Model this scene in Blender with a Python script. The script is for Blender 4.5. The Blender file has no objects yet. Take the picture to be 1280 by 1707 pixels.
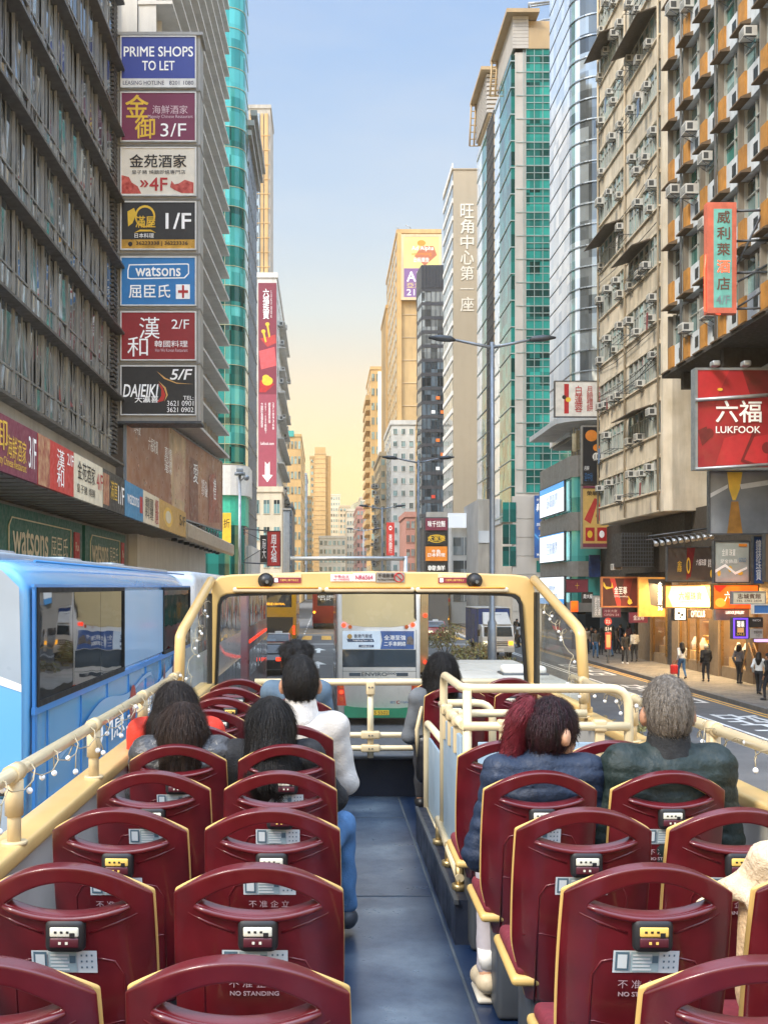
import bpy, bmesh, math, random
import numpy as np
from mathutils import Vector, Matrix
random.seed(7)
SC = bpy.context.scene
COL = SC.collection
R = math.radians
# ---------------------------------------------------------------- camera, sky, sun, exposure
F, VX, VY, ZC = 1900.0, 540.0, 979.0, 4.2      # focal length / vanishing point in photo pixels, eye height in metres
cam = bpy.data.cameras.new('camera'); co = bpy.data.objects.new('camera', cam); COL.objects.link(co)
co.location = (0, 0, ZC); co.rotation_euler = (R(90), 0, 0)
cam.sensor_fit = 'VERTICAL'; cam.sensor_height = 36; cam.lens = F/1707*36
cam.shift_x = (640-VX)/1707; cam.shift_y = (VY-853.5)/1707
cam.clip_start = 0.05; cam.clip_end = 6000
SC.camera = co
SC.view_settings.view_transform = 'Standard'; SC.view_settings.look = 'None'
SC.view_settings.exposure = 0.12; SC.view_settings.gamma = 1.0; SC.view_settings.use_curve_mapping = False

def lin(c):
    c = c/255.0
    return c/12.92 if c <= 0.04045 else ((c+0.055)/1.055)**2.4
def rgb(*a):
    if len(a) == 1:
        h = a[0].lstrip('#'); a = [int(h[i:i+2], 16) for i in (0, 2, 4)]
    return tuple(lin(x) for x in a)+(1.0,)

SUN_EL, SUN_AZ = 45.0, 232.0      # azimuth clockwise from +Y (the street), so behind the camera on its left
world = bpy.data.worlds.new('World'); SC.world = world; world.use_nodes = True
nt = world.node_tree; nt.nodes.clear()
def N(t, **k):
    n = nt.nodes.new(t)
    for a, b in k.items(): setattr(n, a, b)
    return n
wo = N('ShaderNodeOutputWorld'); bg = N('ShaderNodeBackground'); sky = N('ShaderNodeTexSky', sky_type='NISHITA')
sky.sun_disc = False; sky.sun_elevation = R(SUN_EL); sky.sun_rotation = R(SUN_AZ); sky.dust_density = 2.5; sky.air_density = 1.2
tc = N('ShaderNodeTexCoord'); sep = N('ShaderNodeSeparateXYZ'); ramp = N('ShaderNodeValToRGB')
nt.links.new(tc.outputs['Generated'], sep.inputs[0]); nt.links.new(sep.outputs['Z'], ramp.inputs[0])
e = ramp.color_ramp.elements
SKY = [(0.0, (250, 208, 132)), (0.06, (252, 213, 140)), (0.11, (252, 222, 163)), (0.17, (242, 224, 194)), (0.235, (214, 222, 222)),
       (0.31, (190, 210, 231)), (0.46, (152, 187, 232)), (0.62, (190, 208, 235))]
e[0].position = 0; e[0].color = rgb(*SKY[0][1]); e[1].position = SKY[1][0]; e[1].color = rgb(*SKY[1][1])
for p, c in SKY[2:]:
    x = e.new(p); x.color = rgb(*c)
# gain added overhead and behind the camera to light the street, plus the clear-sky model
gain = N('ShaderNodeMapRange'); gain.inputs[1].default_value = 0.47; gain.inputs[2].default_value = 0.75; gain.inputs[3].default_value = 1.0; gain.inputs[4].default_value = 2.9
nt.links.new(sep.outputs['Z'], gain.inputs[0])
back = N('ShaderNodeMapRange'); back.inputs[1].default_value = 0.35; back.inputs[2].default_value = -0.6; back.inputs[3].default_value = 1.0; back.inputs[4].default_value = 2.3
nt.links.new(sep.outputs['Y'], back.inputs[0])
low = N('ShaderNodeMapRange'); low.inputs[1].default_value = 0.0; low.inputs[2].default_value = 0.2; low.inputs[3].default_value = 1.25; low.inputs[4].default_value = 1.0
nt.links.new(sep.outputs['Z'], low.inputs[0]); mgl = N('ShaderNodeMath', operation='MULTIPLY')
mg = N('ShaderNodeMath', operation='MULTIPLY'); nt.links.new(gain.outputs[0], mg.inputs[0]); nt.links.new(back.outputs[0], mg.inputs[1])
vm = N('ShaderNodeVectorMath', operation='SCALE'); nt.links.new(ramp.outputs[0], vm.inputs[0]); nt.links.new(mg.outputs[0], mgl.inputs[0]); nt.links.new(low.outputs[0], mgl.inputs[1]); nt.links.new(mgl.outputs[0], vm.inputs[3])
cmap = N('ShaderNodeMapping'); cmap.inputs['Scale'].default_value = (1.5, 1.5, 6); cmap.inputs['Rotation'].default_value = (.1, .25, 0); nt.links.new(tc.outputs['Generated'], cmap.inputs[0])
cno = N('ShaderNodeTexNoise'); cno.inputs['Scale'].default_value = 2.2; cno.inputs['Detail'].default_value = 7; cno.inputs['Roughness'].default_value = .6; nt.links.new(cmap.outputs[0], cno.inputs[0])
cmr = N('ShaderNodeMapRange'); cmr.inputs[1].default_value = .42; cmr.inputs[2].default_value = .75; cmr.inputs[4].default_value = .2; nt.links.new(cno.outputs[0], cmr.inputs[0])
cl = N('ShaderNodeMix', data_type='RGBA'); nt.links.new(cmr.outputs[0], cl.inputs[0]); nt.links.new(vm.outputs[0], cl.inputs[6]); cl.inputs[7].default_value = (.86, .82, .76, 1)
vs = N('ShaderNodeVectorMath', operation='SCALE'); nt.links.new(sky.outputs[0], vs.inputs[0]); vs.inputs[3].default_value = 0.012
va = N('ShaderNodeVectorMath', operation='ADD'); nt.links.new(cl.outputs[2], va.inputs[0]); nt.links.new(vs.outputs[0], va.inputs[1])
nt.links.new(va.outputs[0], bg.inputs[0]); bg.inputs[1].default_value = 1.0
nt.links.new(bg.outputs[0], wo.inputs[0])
sl = bpy.data.lights.new('sun', 'SUN'); so = bpy.data.objects.new('sun', sl); COL.objects.link(so)
sl.energy = 4.2; sl.angle = R(14); sl.color = (1.0, 0.88, 0.7)
az = R(SUN_AZ); sd = Vector((math.sin(az)*math.cos(R(SUN_EL)), math.cos(az)*math.cos(R(SUN_EL)), math.sin(R(SUN_EL))))
so.rotation_euler = (-sd).to_track_quat('-Z', 'Y').to_euler()
SC.cycles.max_bounces = 7; SC.cycles.diffuse_bounces = 4; SC.cycles.glossy_bounces = 4; SC.cycles.transparent_max_bounces = 12
SC.cycles.use_denoising = True

# ---------------------------------------------------------------- materials
MATS = {}
def mat(name, color, rough=0.6, metal=0.0, var=0.12, scale=3.0, bump=0.0, bscale=None, stretch=(1, 1, 1), coat=0.0, emit=0.0, dirt=0.0, spec=0.5, color2=None):
    """Principled material, its base colour mottled with noise; dirt adds streaky grime."""
    if name in MATS: return MATS[name]
    m = bpy.data.materials.new(name); m.use_nodes = True; t = m.node_tree; b = t.nodes['Principled BSDF']
    c = rgb(color) if isinstance(color, str) else tuple(color)+(1.0,) if len(color) == 3 else color
    def nn(ty): return t.nodes.new(ty)
    tcn = nn('ShaderNodeTexCoord'); mp = nn('ShaderNodeMapping'); mp.inputs['Scale'].default_value = stretch
    t.links.new(tcn.outputs['Object'], mp.inputs[0])
    no = nn('ShaderNodeTexNoise'); no.inputs['Scale'].default_value = scale; no.inputs['Detail'].default_value = 3 if coat >= .25 else 5
    t.links.new(mp.outputs[0], no.inputs[0])
    mx = nn('ShaderNodeMix'); mx.data_type = 'RGBA'
    c2 = (rgb(color2) if isinstance(color2, str) else color2) if color2 else tuple(min(1, x*(1+var)) for x in c[:3])+(1,)
    c1 = c if color2 else tuple(x*(1-var) for x in c[:3])+(1,)
    cr = nn('ShaderNodeMapRange'); cr.inputs[1].default_value = 0.3; cr.inputs[2].default_value = 0.7
    t.links.new(no.outputs[0], cr.inputs[0]); t.links.new(cr.outputs[0], mx.inputs[0])
    mx.inputs[6].default_value = c1; mx.inputs[7].default_value = c2
    out = mx.outputs[2]
    if dirt:
        mp2 = nn('ShaderNodeMapping'); mp2.inputs['Scale'].default_value = (1, 1, 0.12)
        t.links.new(tcn.outputs['Object'], mp2.inputs[0])
        n2 = nn('ShaderNodeTexNoise'); n2.inputs['Scale'].default_value = 1.6; n2.inputs['Detail'].default_value = 8; n2.inputs['Roughness'].default_value = .65
        t.links.new(mp2.outputs[0], n2.inputs[0])
        mr = nn('ShaderNodeMapRange'); mr.inputs[1].default_value = 0.45; mr.inputs[2].default_value = 0.75; mr.inputs[4].default_value = dirt
        t.links.new(n2.outputs[0], mr.inputs[0])
        m2 = nn('ShaderNodeMix'); m2.data_type = 'RGBA'; t.links.new(mr.outputs[0], m2.inputs[0]); t.links.new(out, m2.inputs[6])
        m2.inputs[7].default_value = tuple(x*0.35 for x in c[:3])+(1,)
        out = m2.outputs[2]
    t.links.new(out, b.inputs['Base Color'])
    rn = nn('ShaderNodeTexNoise'); rn.inputs['Scale'].default_value = scale*2+1; rn.inputs['Detail'].default_value = 2; t.links.new(tcn.outputs['Object'], rn.inputs[0])
    rm = nn('ShaderNodeMapRange'); rm.inputs[1].default_value = .3; rm.inputs[2].default_value = .7; q_ = .3 if coat >= .25 else 1.0; rm.inputs[3].default_value = max(.04, rough-.1*q_); rm.inputs[4].default_value = min(1, rough+.14*q_)
    t.links.new(rn.outputs[0], rm.inputs[0]); t.links.new(rm.outputs[0], b.inputs['Roughness']); b.inputs['Metallic'].default_value = metal
    b.inputs['Coat Weight'].default_value = coat; b.inputs['Coat Roughness'].default_value = 0.08; b.inputs['Specular IOR Level'].default_value = spec
    if emit:
        t.links.new(out, b.inputs['Emission Color']); b.inputs['Emission Strength'].default_value = emit
    if bump:
        bn = nn('ShaderNodeTexNoise'); bn.inputs['Scale'].default_value = bscale or scale*8; bn.inputs['Detail'].default_value = 4
        t.links.new(mp.outputs[0], bn.inputs[0])
        bu = nn('ShaderNodeBump'); bu.inputs['Strength'].default_value = bump; bu.inputs['Distance'].default_value = 0.02
        t.links.new(bn.outputs[0], bu.inputs['Height']); t.links.new(bu.outputs[0], b.inputs['Normal'])
    MATS[name] = m
    return m
def clear_glass(name, tint=(1, 1, 1), refl=0.08, grime=0.0):
    if name in MATS: return MATS[name]
    m = bpy.data.materials.new(name); m.use_nodes = True; t = m.node_tree; t.nodes.clear()
    o = t.nodes.new('ShaderNodeOutputMaterial'); tr = t.nodes.new('ShaderNodeBsdfTransparent'); gl = t.nodes.new('ShaderNodeBsdfGlossy')
    gl.inputs['Roughness'].default_value = 0.03; tr.inputs[0].default_value = tuple(tint)+(1,)
    lw = t.nodes.new('ShaderNodeLayerWeight'); pw = t.nodes.new('ShaderNodeMath'); pw.operation = 'POWER'; pw.inputs[1].default_value = 4
    ml = t.nodes.new('ShaderNodeMath'); ml.operation = 'MULTIPLY_ADD'; ml.inputs[1].default_value = .5; ml.inputs[2].default_value = .012
    t.links.new(lw.outputs['Facing'], pw.inputs[0]); t.links.new(pw.outputs[0], ml.inputs[0])
    mx = t.nodes.new('ShaderNodeMixShader'); t.links.new(ml.outputs[0], mx.inputs[0]); t.links.new(tr.outputs[0], mx.inputs[1]); t.links.new(gl.outputs[0], mx.inputs[2])
    last = mx
    if grime:
        df = t.nodes.new('ShaderNodeBsdfDiffuse'); df.inputs[0].default_value = (.5, .47, .4, 1)
        no = t.nodes.new('ShaderNodeTexNoise'); no.inputs['Scale'].default_value = 5; no.inputs['Detail'].default_value = 8
        tcn = t.nodes.new('ShaderNodeTexCoord'); t.links.new(tcn.outputs['Object'], no.inputs[0])
        mr = t.nodes.new('ShaderNodeMapRange'); mr.inputs[1].default_value = .35; mr.inputs[2].default_value = .8; mr.inputs[3].default_value = grime*.4; mr.inputs[4].default_value = grime
        t.links.new(no.outputs[0], mr.inputs[0])
        m2 = t.nodes.new('ShaderNodeMixShader'); t.links.new(mr.outputs[0], m2.inputs[0]); t.links.new(mx.outputs[0], m2.inputs[1]); t.links.new(df.outputs[0], m2.inputs[2]); last = m2
    t.links.new(last.outputs[0], o.inputs[0]); MATS[name] = m
    return m
def window_glass(name, color, rough=0.06, metal=0.0, wob=0.25, wscale=0.6, light=None, spec=0.8, cell=(.93, .93, 1.27), base=.35):
    """Building glass: dark and mirror-like, slightly wavy so that reflections bend, with curtains or interiors as cells behind it."""
    if name in MATS: return MATS[name]
    m = bpy.data.materials.new(name); m.use_nodes = True; t = m.node_tree; b = t.nodes['Principled BSDF']
    c = rgb(color)
    tcn = t.nodes.new('ShaderNodeTexCoord')
    no = t.nodes.new('ShaderNodeTexNoise'); no.inputs['Scale'].default_value = 0.9; no.inputs['Detail'].default_value = 3
    t.links.new(tcn.outputs['Object'], no.inputs[0])
    sn = t.nodes.new('ShaderNodeVectorMath'); sn.operation = 'SNAP'; sn.inputs[1].default_value = cell; so_ = t.nodes.new('ShaderNodeVectorMath'); so_.operation = 'ADD'; so_.inputs[1].default_value = (.137, .171, .093)
    vo = t.nodes.new('ShaderNodeTexWhiteNoise'); t.links.new(tcn.outputs['Object'], so_.inputs[0]); t.links.new(so_.outputs[0], sn.inputs[0]); t.links.new(sn.outputs[0], vo.inputs[0])
    mx = t.nodes.new('ShaderNodeMix'); mx.data_type = 'RGBA'
    sp = t.nodes.new('ShaderNodeSeparateColor'); t.links.new(vo.outputs['Color'], sp.inputs[0])
    t.links.new(sp.outputs[0], mx.inputs[0]); mx.inputs[6].default_value = tuple(x*base for x in c[:3])+(1,)
    mx.inputs[7].default_value = rgb(light) if light else tuple(min(1, x*1.5) for x in c[:3])+(1,)
    t.links.new(mx.outputs[2], b.inputs['Base Color'])
    b.inputs['Roughness'].default_value = rough; b.inputs['Metallic'].default_value = metal; b.inputs['Specular IOR Level'].default_value = spec
    bn = t.nodes.new('ShaderNodeTexNoise'); bn.inputs['Scale'].default_value = wscale; bn.inputs['Detail'].default_value = 1
    t.links.new(tcn.outputs['Object'], bn.inputs[0])
    bu = t.nodes.new('ShaderNodeBump'); bu.inputs['Strength'].default_value = wob; bu.inputs['Distance'].default_value = 0.25
    t.links.new(bn.outputs[0], bu.inputs['Height']); t.links.new(bu.outputs[0], b.inputs['Normal'])
    MATS[name] = m
    return m
def glow(name, color, strength):
    return mat(name, color, rough=.4, emit=strength, var=.03)

# ---------------------------------------------------------------- mesh builder
class MB:
    def __init__(s): s.v = []; s.f = []; s.mi = []; s.m = 0; s.sm = []; s.smooth = False
    def add(s, vs, fs):
        o = len(s.v); s.v += [tuple(p) for p in vs]
        for f in fs: s.f.append(tuple(i+o for i in f)); s.mi.append(s.m); s.sm.append(s.smooth)
        return s
    def box(s, x0, x1, y0, y1, z0, z1):
        vs = [(x, y, z) for z in (z0, z1) for y in (y0, y1) for x in (x0, x1)]
        return s.add(vs, [(0, 2, 3, 1), (4, 5, 7, 6), (0, 1, 5, 4), (2, 6, 7, 3), (0, 4, 6, 2), (1, 3, 7, 5)])
    def quad(s, a, b, c, d): return s.add([a, b, c, d], [(0, 1, 2, 3)])
    def rbox(s, x0, x1, y0, y1, z0, z1, r, n=3):
        """box with rounded edges"""
        r = min(r, (x1-x0)/2-1e-4, (y1-y0)/2-1e-4, (z1-z0)/2-1e-4)
        bm = bmesh.new(); bmesh.ops.create_cube(bm, size=1)
        for v in bm.verts: v.co = Vector(((x0+x1)/2+v.co.x*(x1-x0), (y0+y1)/2+v.co.y*(y1-y0), (z0+z1)/2+v.co.z*(z1-z0)))
        bmesh.ops.bevel(bm, geom=bm.edges[:], offset=r, segments=n, profile=.5, affect='EDGES')
        return s.bm(bm, True)
    def bm(s, bm, smooth=False):
        bm.verts.index_update(); k = s.smooth; s.smooth = smooth
        s.add([v.co[:] for v in bm.verts], [[v.index for v in f.verts] for f in bm.faces]); s.smooth = k; bm.free(); return s
    def prism(s, poly, d):
        """poly: list of 3-D points in a plane, extruded by vector d"""
        n = len(poly); d = Vector(d); p = [Vector(q) for q in poly]
        return s.add(p+[q+d for q in p], [tuple(range(n))[::-1], tuple(range(n, 2*n))]+[(i, (i+1) % n, (i+1) % n+n, i+n) for i in range(n)])
    def tube(s, pts, r, seg=10, cap=True):
        pts = [Vector(p) for p in pts]; rs = r if isinstance(r, (list, tuple)) else [r]*len(pts); rings = []; pu = None
        for i, p in enumerate(pts):
            t = (pts[min(i+1, len(pts)-1)]-pts[max(i-1, 0)]).normalized()
            if pu is None: pu = t.orthogonal().normalized()
            pu = (pu-t*pu.dot(t)).normalized(); w = t.cross(pu)
            rings.append([p+(pu*math.cos(a)+w*math.sin(a))*rs[i] for a in [2*math.pi*k/seg for k in range(seg)]])
        vs = [q for ring in rings for q in ring]; fs = []
        for i in range(len(pts)-1):
            for k in range(seg): fs.append((i*seg+k, i*seg+(k+1) % seg, (i+1)*seg+(k+1) % seg, (i+1)*seg+k))
        k = s.smooth; s.smooth = True; s.add(vs, fs)
        if cap: s.smooth = False; o = len(s.v)-len(vs); s.f += [tuple(o+j for j in range(seg))[::-1], tuple(o+len(vs)-seg+j for j in range(seg))]; s.mi += [s.m]*2; s.sm += [False]*2
        s.smooth = k; return s
    def cyl(s, a, b, r, seg=16): return s.tube([a, b], r, seg)
    def ball(s, c, r, seg=12, ring=8):
        rx, ry, rz = r if isinstance(r, (tuple, list)) else (r, r, r); vs = []; fs = []
        for i in range(ring+1):
            th = math.pi*i/ring
            for j in range(seg):
                ph = 2*math.pi*j/seg; vs.append((c[0]+rx*math.sin(th)*math.cos(ph), c[1]+ry*math.sin(th)*math.sin(ph), c[2]+rz*math.cos(th)))
        for i in range(ring):
            for j in range(seg): fs.append((i*seg+j, (i+1)*seg+j, (i+1)*seg+(j+1) % seg, i*seg+(j+1) % seg))
        k = s.smooth; s.smooth = True; s.add(vs, fs); s.smooth = k; return s
    def build(s, name, mats, parent=None, loc=None, local=False, bevel=0, merge=False):
        me = bpy.data.meshes.new(name)
        off = Vector(loc) if loc is not None else (root_of(parent) if (parent is not None and not local) else Vector((0, 0, 0)))
        me.from_pydata([tuple(Vector(p)-off) for p in s.v], [], s.f)
        if not isinstance(mats, (list, tuple)): mats = [mats]
        for m in mats: me.materials.append(m)
        me.polygons.foreach_set('material_index', s.mi); me.polygons.foreach_set('use_smooth', s.sm)
        if merge:
            b = bmesh.new(); b.from_mesh(me); bmesh.ops.remove_doubles(b, verts=b.verts, dist=1e-4); bmesh.ops.recalc_face_normals(b, faces=b.faces); b.to_mesh(me); b.free()
        me.update()
        o = bpy.data.objects.new(name, me); COL.objects.link(o)
        if loc is not None: o.location = loc
        if parent is not None: o.parent = parent
        if bevel:
            bv = o.modifiers.new('bevel', 'BEVEL'); bv.width = bevel; bv.segments = 2; bv.limit_method = 'ANGLE'
        return o
def root_of(o):
    while o.parent is not None: o = o.parent
    return Vector(o.location)
def tag(o, label, cat, group=None, kind=None):
    o['label'] = label; o['category'] = cat
    if group: o['group'] = group
    if kind: o['kind'] = kind
    return o
def thing(name, label, cat, loc=(0, 0, 0), group=None, rz=0):
    o = bpy.data.objects.new(name, None); COL.objects.link(o); o.location = loc; o.rotation_euler = (0, 0, rz); o.empty_display_size = .2
    return tag(o, label, cat, group)
def structure(name, mb, m):
    o = mb.build(name, m); o['kind'] = 'structure'; return o
def kids(o): return [c for c in bpy.data.objects if c.parent == o]
def dup(o, loc, rz=None, label=None):
    """copy of a thing with copies of its parts and sub-parts"""
    def rec(s, par):
        c = s.copy(); COL.objects.link(c)
        if par is not None: c.parent = par
        for ch in list(s.children): rec(ch, c)
        return c
    n = rec(o, None); n.location = loc
    if rz is not None: n.rotation_euler = (0, 0, rz)
    if label: n['label'] = label
    return n
def P(px, py, Y): return Vector(((px-VX)*Y/F, Y, ZC-(py-VY)*Y/F))
def X_(px, Y): return (px-VX)*Y/F
def Z_(py, Y): return ZC-(py-VY)*Y/F
class Fr:
    """a frame on a facade: u along the wall as a viewer in the street reads it, v up, d outwards"""
    def __init__(s, o, ux): s.o = Vector(o); s.u = Vector(ux).normalized(); s.n = s.u.cross(Vector((0, 0, 1)))
    def p(s, u, v, d=0): return s.o+s.u*u+Vector((0, 0, v))+s.n*d
    def box(s, mb, u0, u1, v0, v1, d0, d1):
        vs = [s.p(u, v, d) for v in (v0, v1) for d in (d0, d1) for u in (u0, u1)]
        return mb.add(vs, [(0, 1, 3, 2), (4, 6, 7, 5), (0, 4, 5, 1), (2, 3, 7, 6), (0, 2, 6, 4), (1, 5, 7, 3)])
    def quad(s, mb, u0, u1, v0, v1, d, tilt=0.0):
        a, b = random.uniform(-tilt, tilt), random.uniform(-tilt, tilt)
        return mb.add([s.p(u0, v0, d+a), s.p(u1, v0, d+b), s.p(u1, v1, d-a), s.p(u0, v1, d-b)], [(0, 1, 2, 3)])
    def tube(s, mb, pts, r, seg=8): return mb.tube([s.p(*q) for q in pts], r, seg)
    def poly(s, mb, pts, d0, d1): return mb.prism([s.p(u, v, d0) for u, v in pts], s.n*(d1-d0))
# ---------------------------------------------------------------- lettering
def text_mesh(st, bold=0.0, shear=0.0):
    cu = bpy.data.curves.new('t', 'FONT'); cu.body = st; cu.align_x = 'CENTER'; cu.offset = bold; cu.resolution_u = 3; cu.space_line = 0.86 if '\n' in st else 1.0; cu.shear = shear
    ob = bpy.data.objects.new('t', cu); COL.objects.link(ob)
    bpy.context.view_layer.update()
    me = bpy.data.meshes.new_from_object(ob.evaluated_get(bpy.context.evaluated_depsgraph_get()))
    vs = np.array([v.co[:2] for v in me.vertices]) if len(me.vertices) else np.zeros((0, 2)); fs = [tuple(p.vertices) for p in me.polygons]
    bpy.data.objects.remove(ob); bpy.data.curves.remove(cu); bpy.data.meshes.remove(me)
    return vs, fs
def letters(mb, fr, st, u0, u1, v0, v1, d, bold=0.0, keep=False, shear=0.0):
    """write st so that it fills the box u0..u1 x v0..v1 of the frame (keep: keep its proportions, centred); \\n stacks lines"""
    cjk = any(ord(c) > 0x2E80 for c in st)
    vs, fs = text_mesh(st, 0, shear)
    if not len(vs): return mb
    lo, hi = vs.min(0), vs.max(0); sz = np.maximum(hi-lo, 1e-6)
    su, sv = (u1-u0)/sz[0], (v1-v0)/sz[1]
    if keep: su = sv = min(su, sv)
    cu, cv = (u0+u1)/2, (v0+v1)/2; c = (lo+hi)/2
    for k, (ex, ey) in enumerate(((0, 0), (.024, 0), (0, .02), (.024, .02)) if bold else ((0, 0),)):
        mb.add([fr.p(cu+(x-c[0]+ex)*su, cv+(y-c[1]+ey)*sv, d+.0012*k) for x, y in vs], fs)
    return mb
def vert(st): return '\n'.join(st)
def sign(name, label, cat, fr, w, h, depth, face, frame=None, fw=0.06, text=(), art=(), group=None, back=0.0, parts=()):
    """a sign board: body + frame + painted shapes + lettering. Texts and art are in fractions of the board from its top left."""
    root = thing(name, label, cat, fr.p(w/2, 0, 0), group)
    mb = MB(); fr.box(mb, 0, w, 0, h, back, depth); pan = mb.build('panel', face, root); pan = pan if frame is not None else root
    if frame is not None:
        mb = MB(); e = depth+0.03
        for a in ((-fw, w+fw, h, h+fw), (-fw, w+fw, -fw, 0), (-fw, 0, 0, h), (w, w+fw, 0, h)): fr.box(mb, a[0], a[1], a[2], a[3], back-.01, e)
        mb.build('frame', frame, root)
    k = 0
    for a in art:
        m, pts = a[0], a[1]; k += 1; mb = MB(); d = depth+0.004*k
        if pts[0] == 'disc':
            _, cx, cy, rx, ry = pts; q = [(w*(cx+rx*math.cos(t)), h*(1-cy+ry*math.sin(t))) for t in [2*math.pi*i/24 for i in range(24)]]
        elif pts[0] == 'rect':
            _, x0, y0, x1, y1 = pts; q = [(w*x0, h*(1-y1)), (w*x1, h*(1-y1)), (w*x1, h*(1-y0)), (w*x0, h*(1-y0))]
        else: q = [(w*x, h*(1-y)) for x, y in pts]
        mb.add([fr.p(u, v, d) for u, v in q], [tuple(range(len(q)))]); mb.build(a[2] if len(a) > 2 else 'panel_artwork', m, pan)
    for tx in text:
        st, x0, y0, x1, y1, m = tx[:6]; o = tx[6] if len(tx) > 6 else {}; mb = MB()
        letters(mb, fr, st, w*x0, w*x1, h*(1-y1), h*(1-y0), depth+0.012+0.004*k, **o); mb.build('lettering', m, pan)
    return root
# ---------------------------------------------------------------- smooth bodies from distance fields
def sdf_mesh(prims, res, k=0.03, disp=None):
    """surface nets over a smooth union. prims: ('c',p0,r0,p1,r1) tapered capsule, ('e',c,(rx,ry,rz),rotz,rotx) ellipsoid, '-e' carved"""
    lo = np.array([1e9]*3); hi = -lo
    for p in prims:
        if p[0] == 'c':
            for q, r in ((p[1], p[2]), (p[3], p[4])): lo = np.minimum(lo, np.array(q)-r); hi = np.maximum(hi, np.array(q)+r)
        elif p[0] == 'e': r = max(p[2]); lo = np.minimum(lo, np.array(p[1])-r); hi = np.maximum(hi, np.array(p[1])+r)
    lo -= res*3; hi += res*3; n = np.ceil((hi-lo)/res).astype(int)+1
    G = np.stack(np.meshgrid(*[lo[i]+res*np.arange(n[i]) for i in range(3)], indexing='ij'), -1)
    D = np.full(G.shape[:3], 1e3)
    for p in prims:
        if p[0] == 'c':
            a, b = np.array(p[1], float), np.array(p[3], float); ba = b-a; t = np.clip(((G-a)@ba)/max(ba@ba, 1e-9), 0, 1)
            d = np.linalg.norm(G-a-t[..., None]*ba, axis=-1)-(p[2]+(p[4]-p[2])*t)
        else:
            q = G-np.array(p[1], float)
            M = Matrix.Identity(3)
            if len(p) > 3: M = Matrix.Rotation(-p[3], 3, 'Z')
            if len(p) > 4: M = Matrix.Rotation(-p[4], 3, 'X') @ M
            q = q@np.array(M).T; r = np.array(p[2], float)
            k0 = np.linalg.norm(q/r, axis=-1); k1 = np.linalg.norm(q/(r*r), axis=-1); d = k0*(k0-1)/np.maximum(k1, 1e-6)
        if p[0] == '-e':
            D = np.maximum(D, -d); continue
        h = np.clip(0.5+0.5*(D-d)/k, 0, 1); D = d*h+D*(1-h)-k*h*(1-h) if k > 0 else np.minimum(D, d)
    if disp is not None: D = D+disp(G[..., 0], G[..., 1], G[..., 2])
    S = D < 0
    nx, ny, nz = S.shape
    c = np.zeros((nx-1, ny-1, nz-1), int)
    for dx in (0, 1):
        for dy in (0, 1):
            for dz in (0, 1): c += S[dx:nx-1+dx, dy:ny-1+dy, dz:nz-1+dz]
    act = (c > 0) & (c < 8); idx = np.full(act.shape, -1); ii = np.argwhere(act); idx[act] = np.arange(len(ii))
    acc = np.zeros((len(ii), 3)); cnt = np.zeros(len(ii))
    cor = [(0, 0, 0), (1, 0, 0), (0, 1, 0), (1, 1, 0), (0, 0, 1), (1, 0, 1), (0, 1, 1), (1, 1, 1)]
    for a in range(8):
        for b in range(a+1, 8):
            dd = [abs(cor[a][i]-cor[b][i]) for i in range(3)]
            if sum(dd) != 1: continue
            A = ii+cor[a]; B = ii+cor[b]; da = D[A[:, 0], A[:, 1], A[:, 2]]; db = D[B[:, 0], B[:, 1], B[:, 2]]
            x = (da < 0) != (db < 0); t = np.where(x, da/np.where(da == db, 1, da-db), 0)
            acc += np.where(x[:, None], A+t[:, None]*(B-A), 0); cnt += x
    V = lo+res*acc/np.maximum(cnt, 1)[:, None]
    fs = []
    for ax in range(3):
        e1, e2 = (ax+1) % 3, (ax+2) % 3
        sl0 = [slice(None)]*3; sl1 = [slice(None)]*3; sl0[ax] = slice(0, -1); sl1[ax] = slice(1, None)
        for sgn, E in ((1, S[tuple(sl0)] & ~S[tuple(sl1)]), (0, ~S[tuple(sl0)] & S[tuple(sl1)])):
            e = np.argwhere(E); e = e[(e[:, e1] > 0) & (e[:, e2] > 0)]
            d1 = np.zeros(3, int); d1[e1] = 1; d2 = np.zeros(3, int); d2[e2] = 1
            q = [idx[tuple((e-o).T)] for o in (d1*0, d1, d1+d2, d2)]
            Q = np.stack(q if sgn else q[::-1], 1); fs.append(Q[(Q >= 0).all(1)])
    fs = np.concatenate(fs)
    return V, fs
def body_part(name, prims, m, parent, res, k=0.03, disp=None, local=True):
    V, fs = sdf_mesh(prims, res, k, disp)
    me = bpy.data.meshes.new(name); off = np.zeros(3) if local else np.array(root_of(parent))
    me.from_pydata((V-off).tolist(), [], fs.tolist()); me.materials.append(m); me.polygons.foreach_set('use_smooth', [True]*len(me.polygons)); me.update()
    o = bpy.data.objects.new(name, me); COL.objects.link(o)
    if parent is not None: o.parent = parent
    return o
# ================================================================ setting: ground
M = dict(
    asphalt=mat('asphalt', '#5d5c5b', .8, var=.18, scale=.5, bump=.3, bscale=60, dirt=.25),
    pave=mat('paving', '#9a948b', .8, var=.15, scale=.8, bump=.3, bscale=20, dirt=.2),
    kerb=mat('kerb_stone', '#6d6a66', .8, dirt=.4),
    white=mat('road_paint_white', '#d8d6d0', .7, var=.2, scale=2),
    yellow=mat('road_paint_yellow', '#d8a23c', .7, var=.2, scale=2),
    steel=mat('grey_steel', '#8b9299', .4, .5, var=.1), dsteel=mat('dark_steel', '#4b4f54', .45, .4),
    gal=mat('galvanised', '#a9adb0', .4, .6), black=mat('black_paint', '#1b1b1d', .45), rubber=mat('rubber', '#161616', .8),
    conc=mat('grey_concrete', '#a6a49e', .8, var=.14, scale=.5, bump=.2, dirt=.45), wht=mat('white_paint', '#dcdad4', .5, var=.06, dirt=.15),
)
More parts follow.
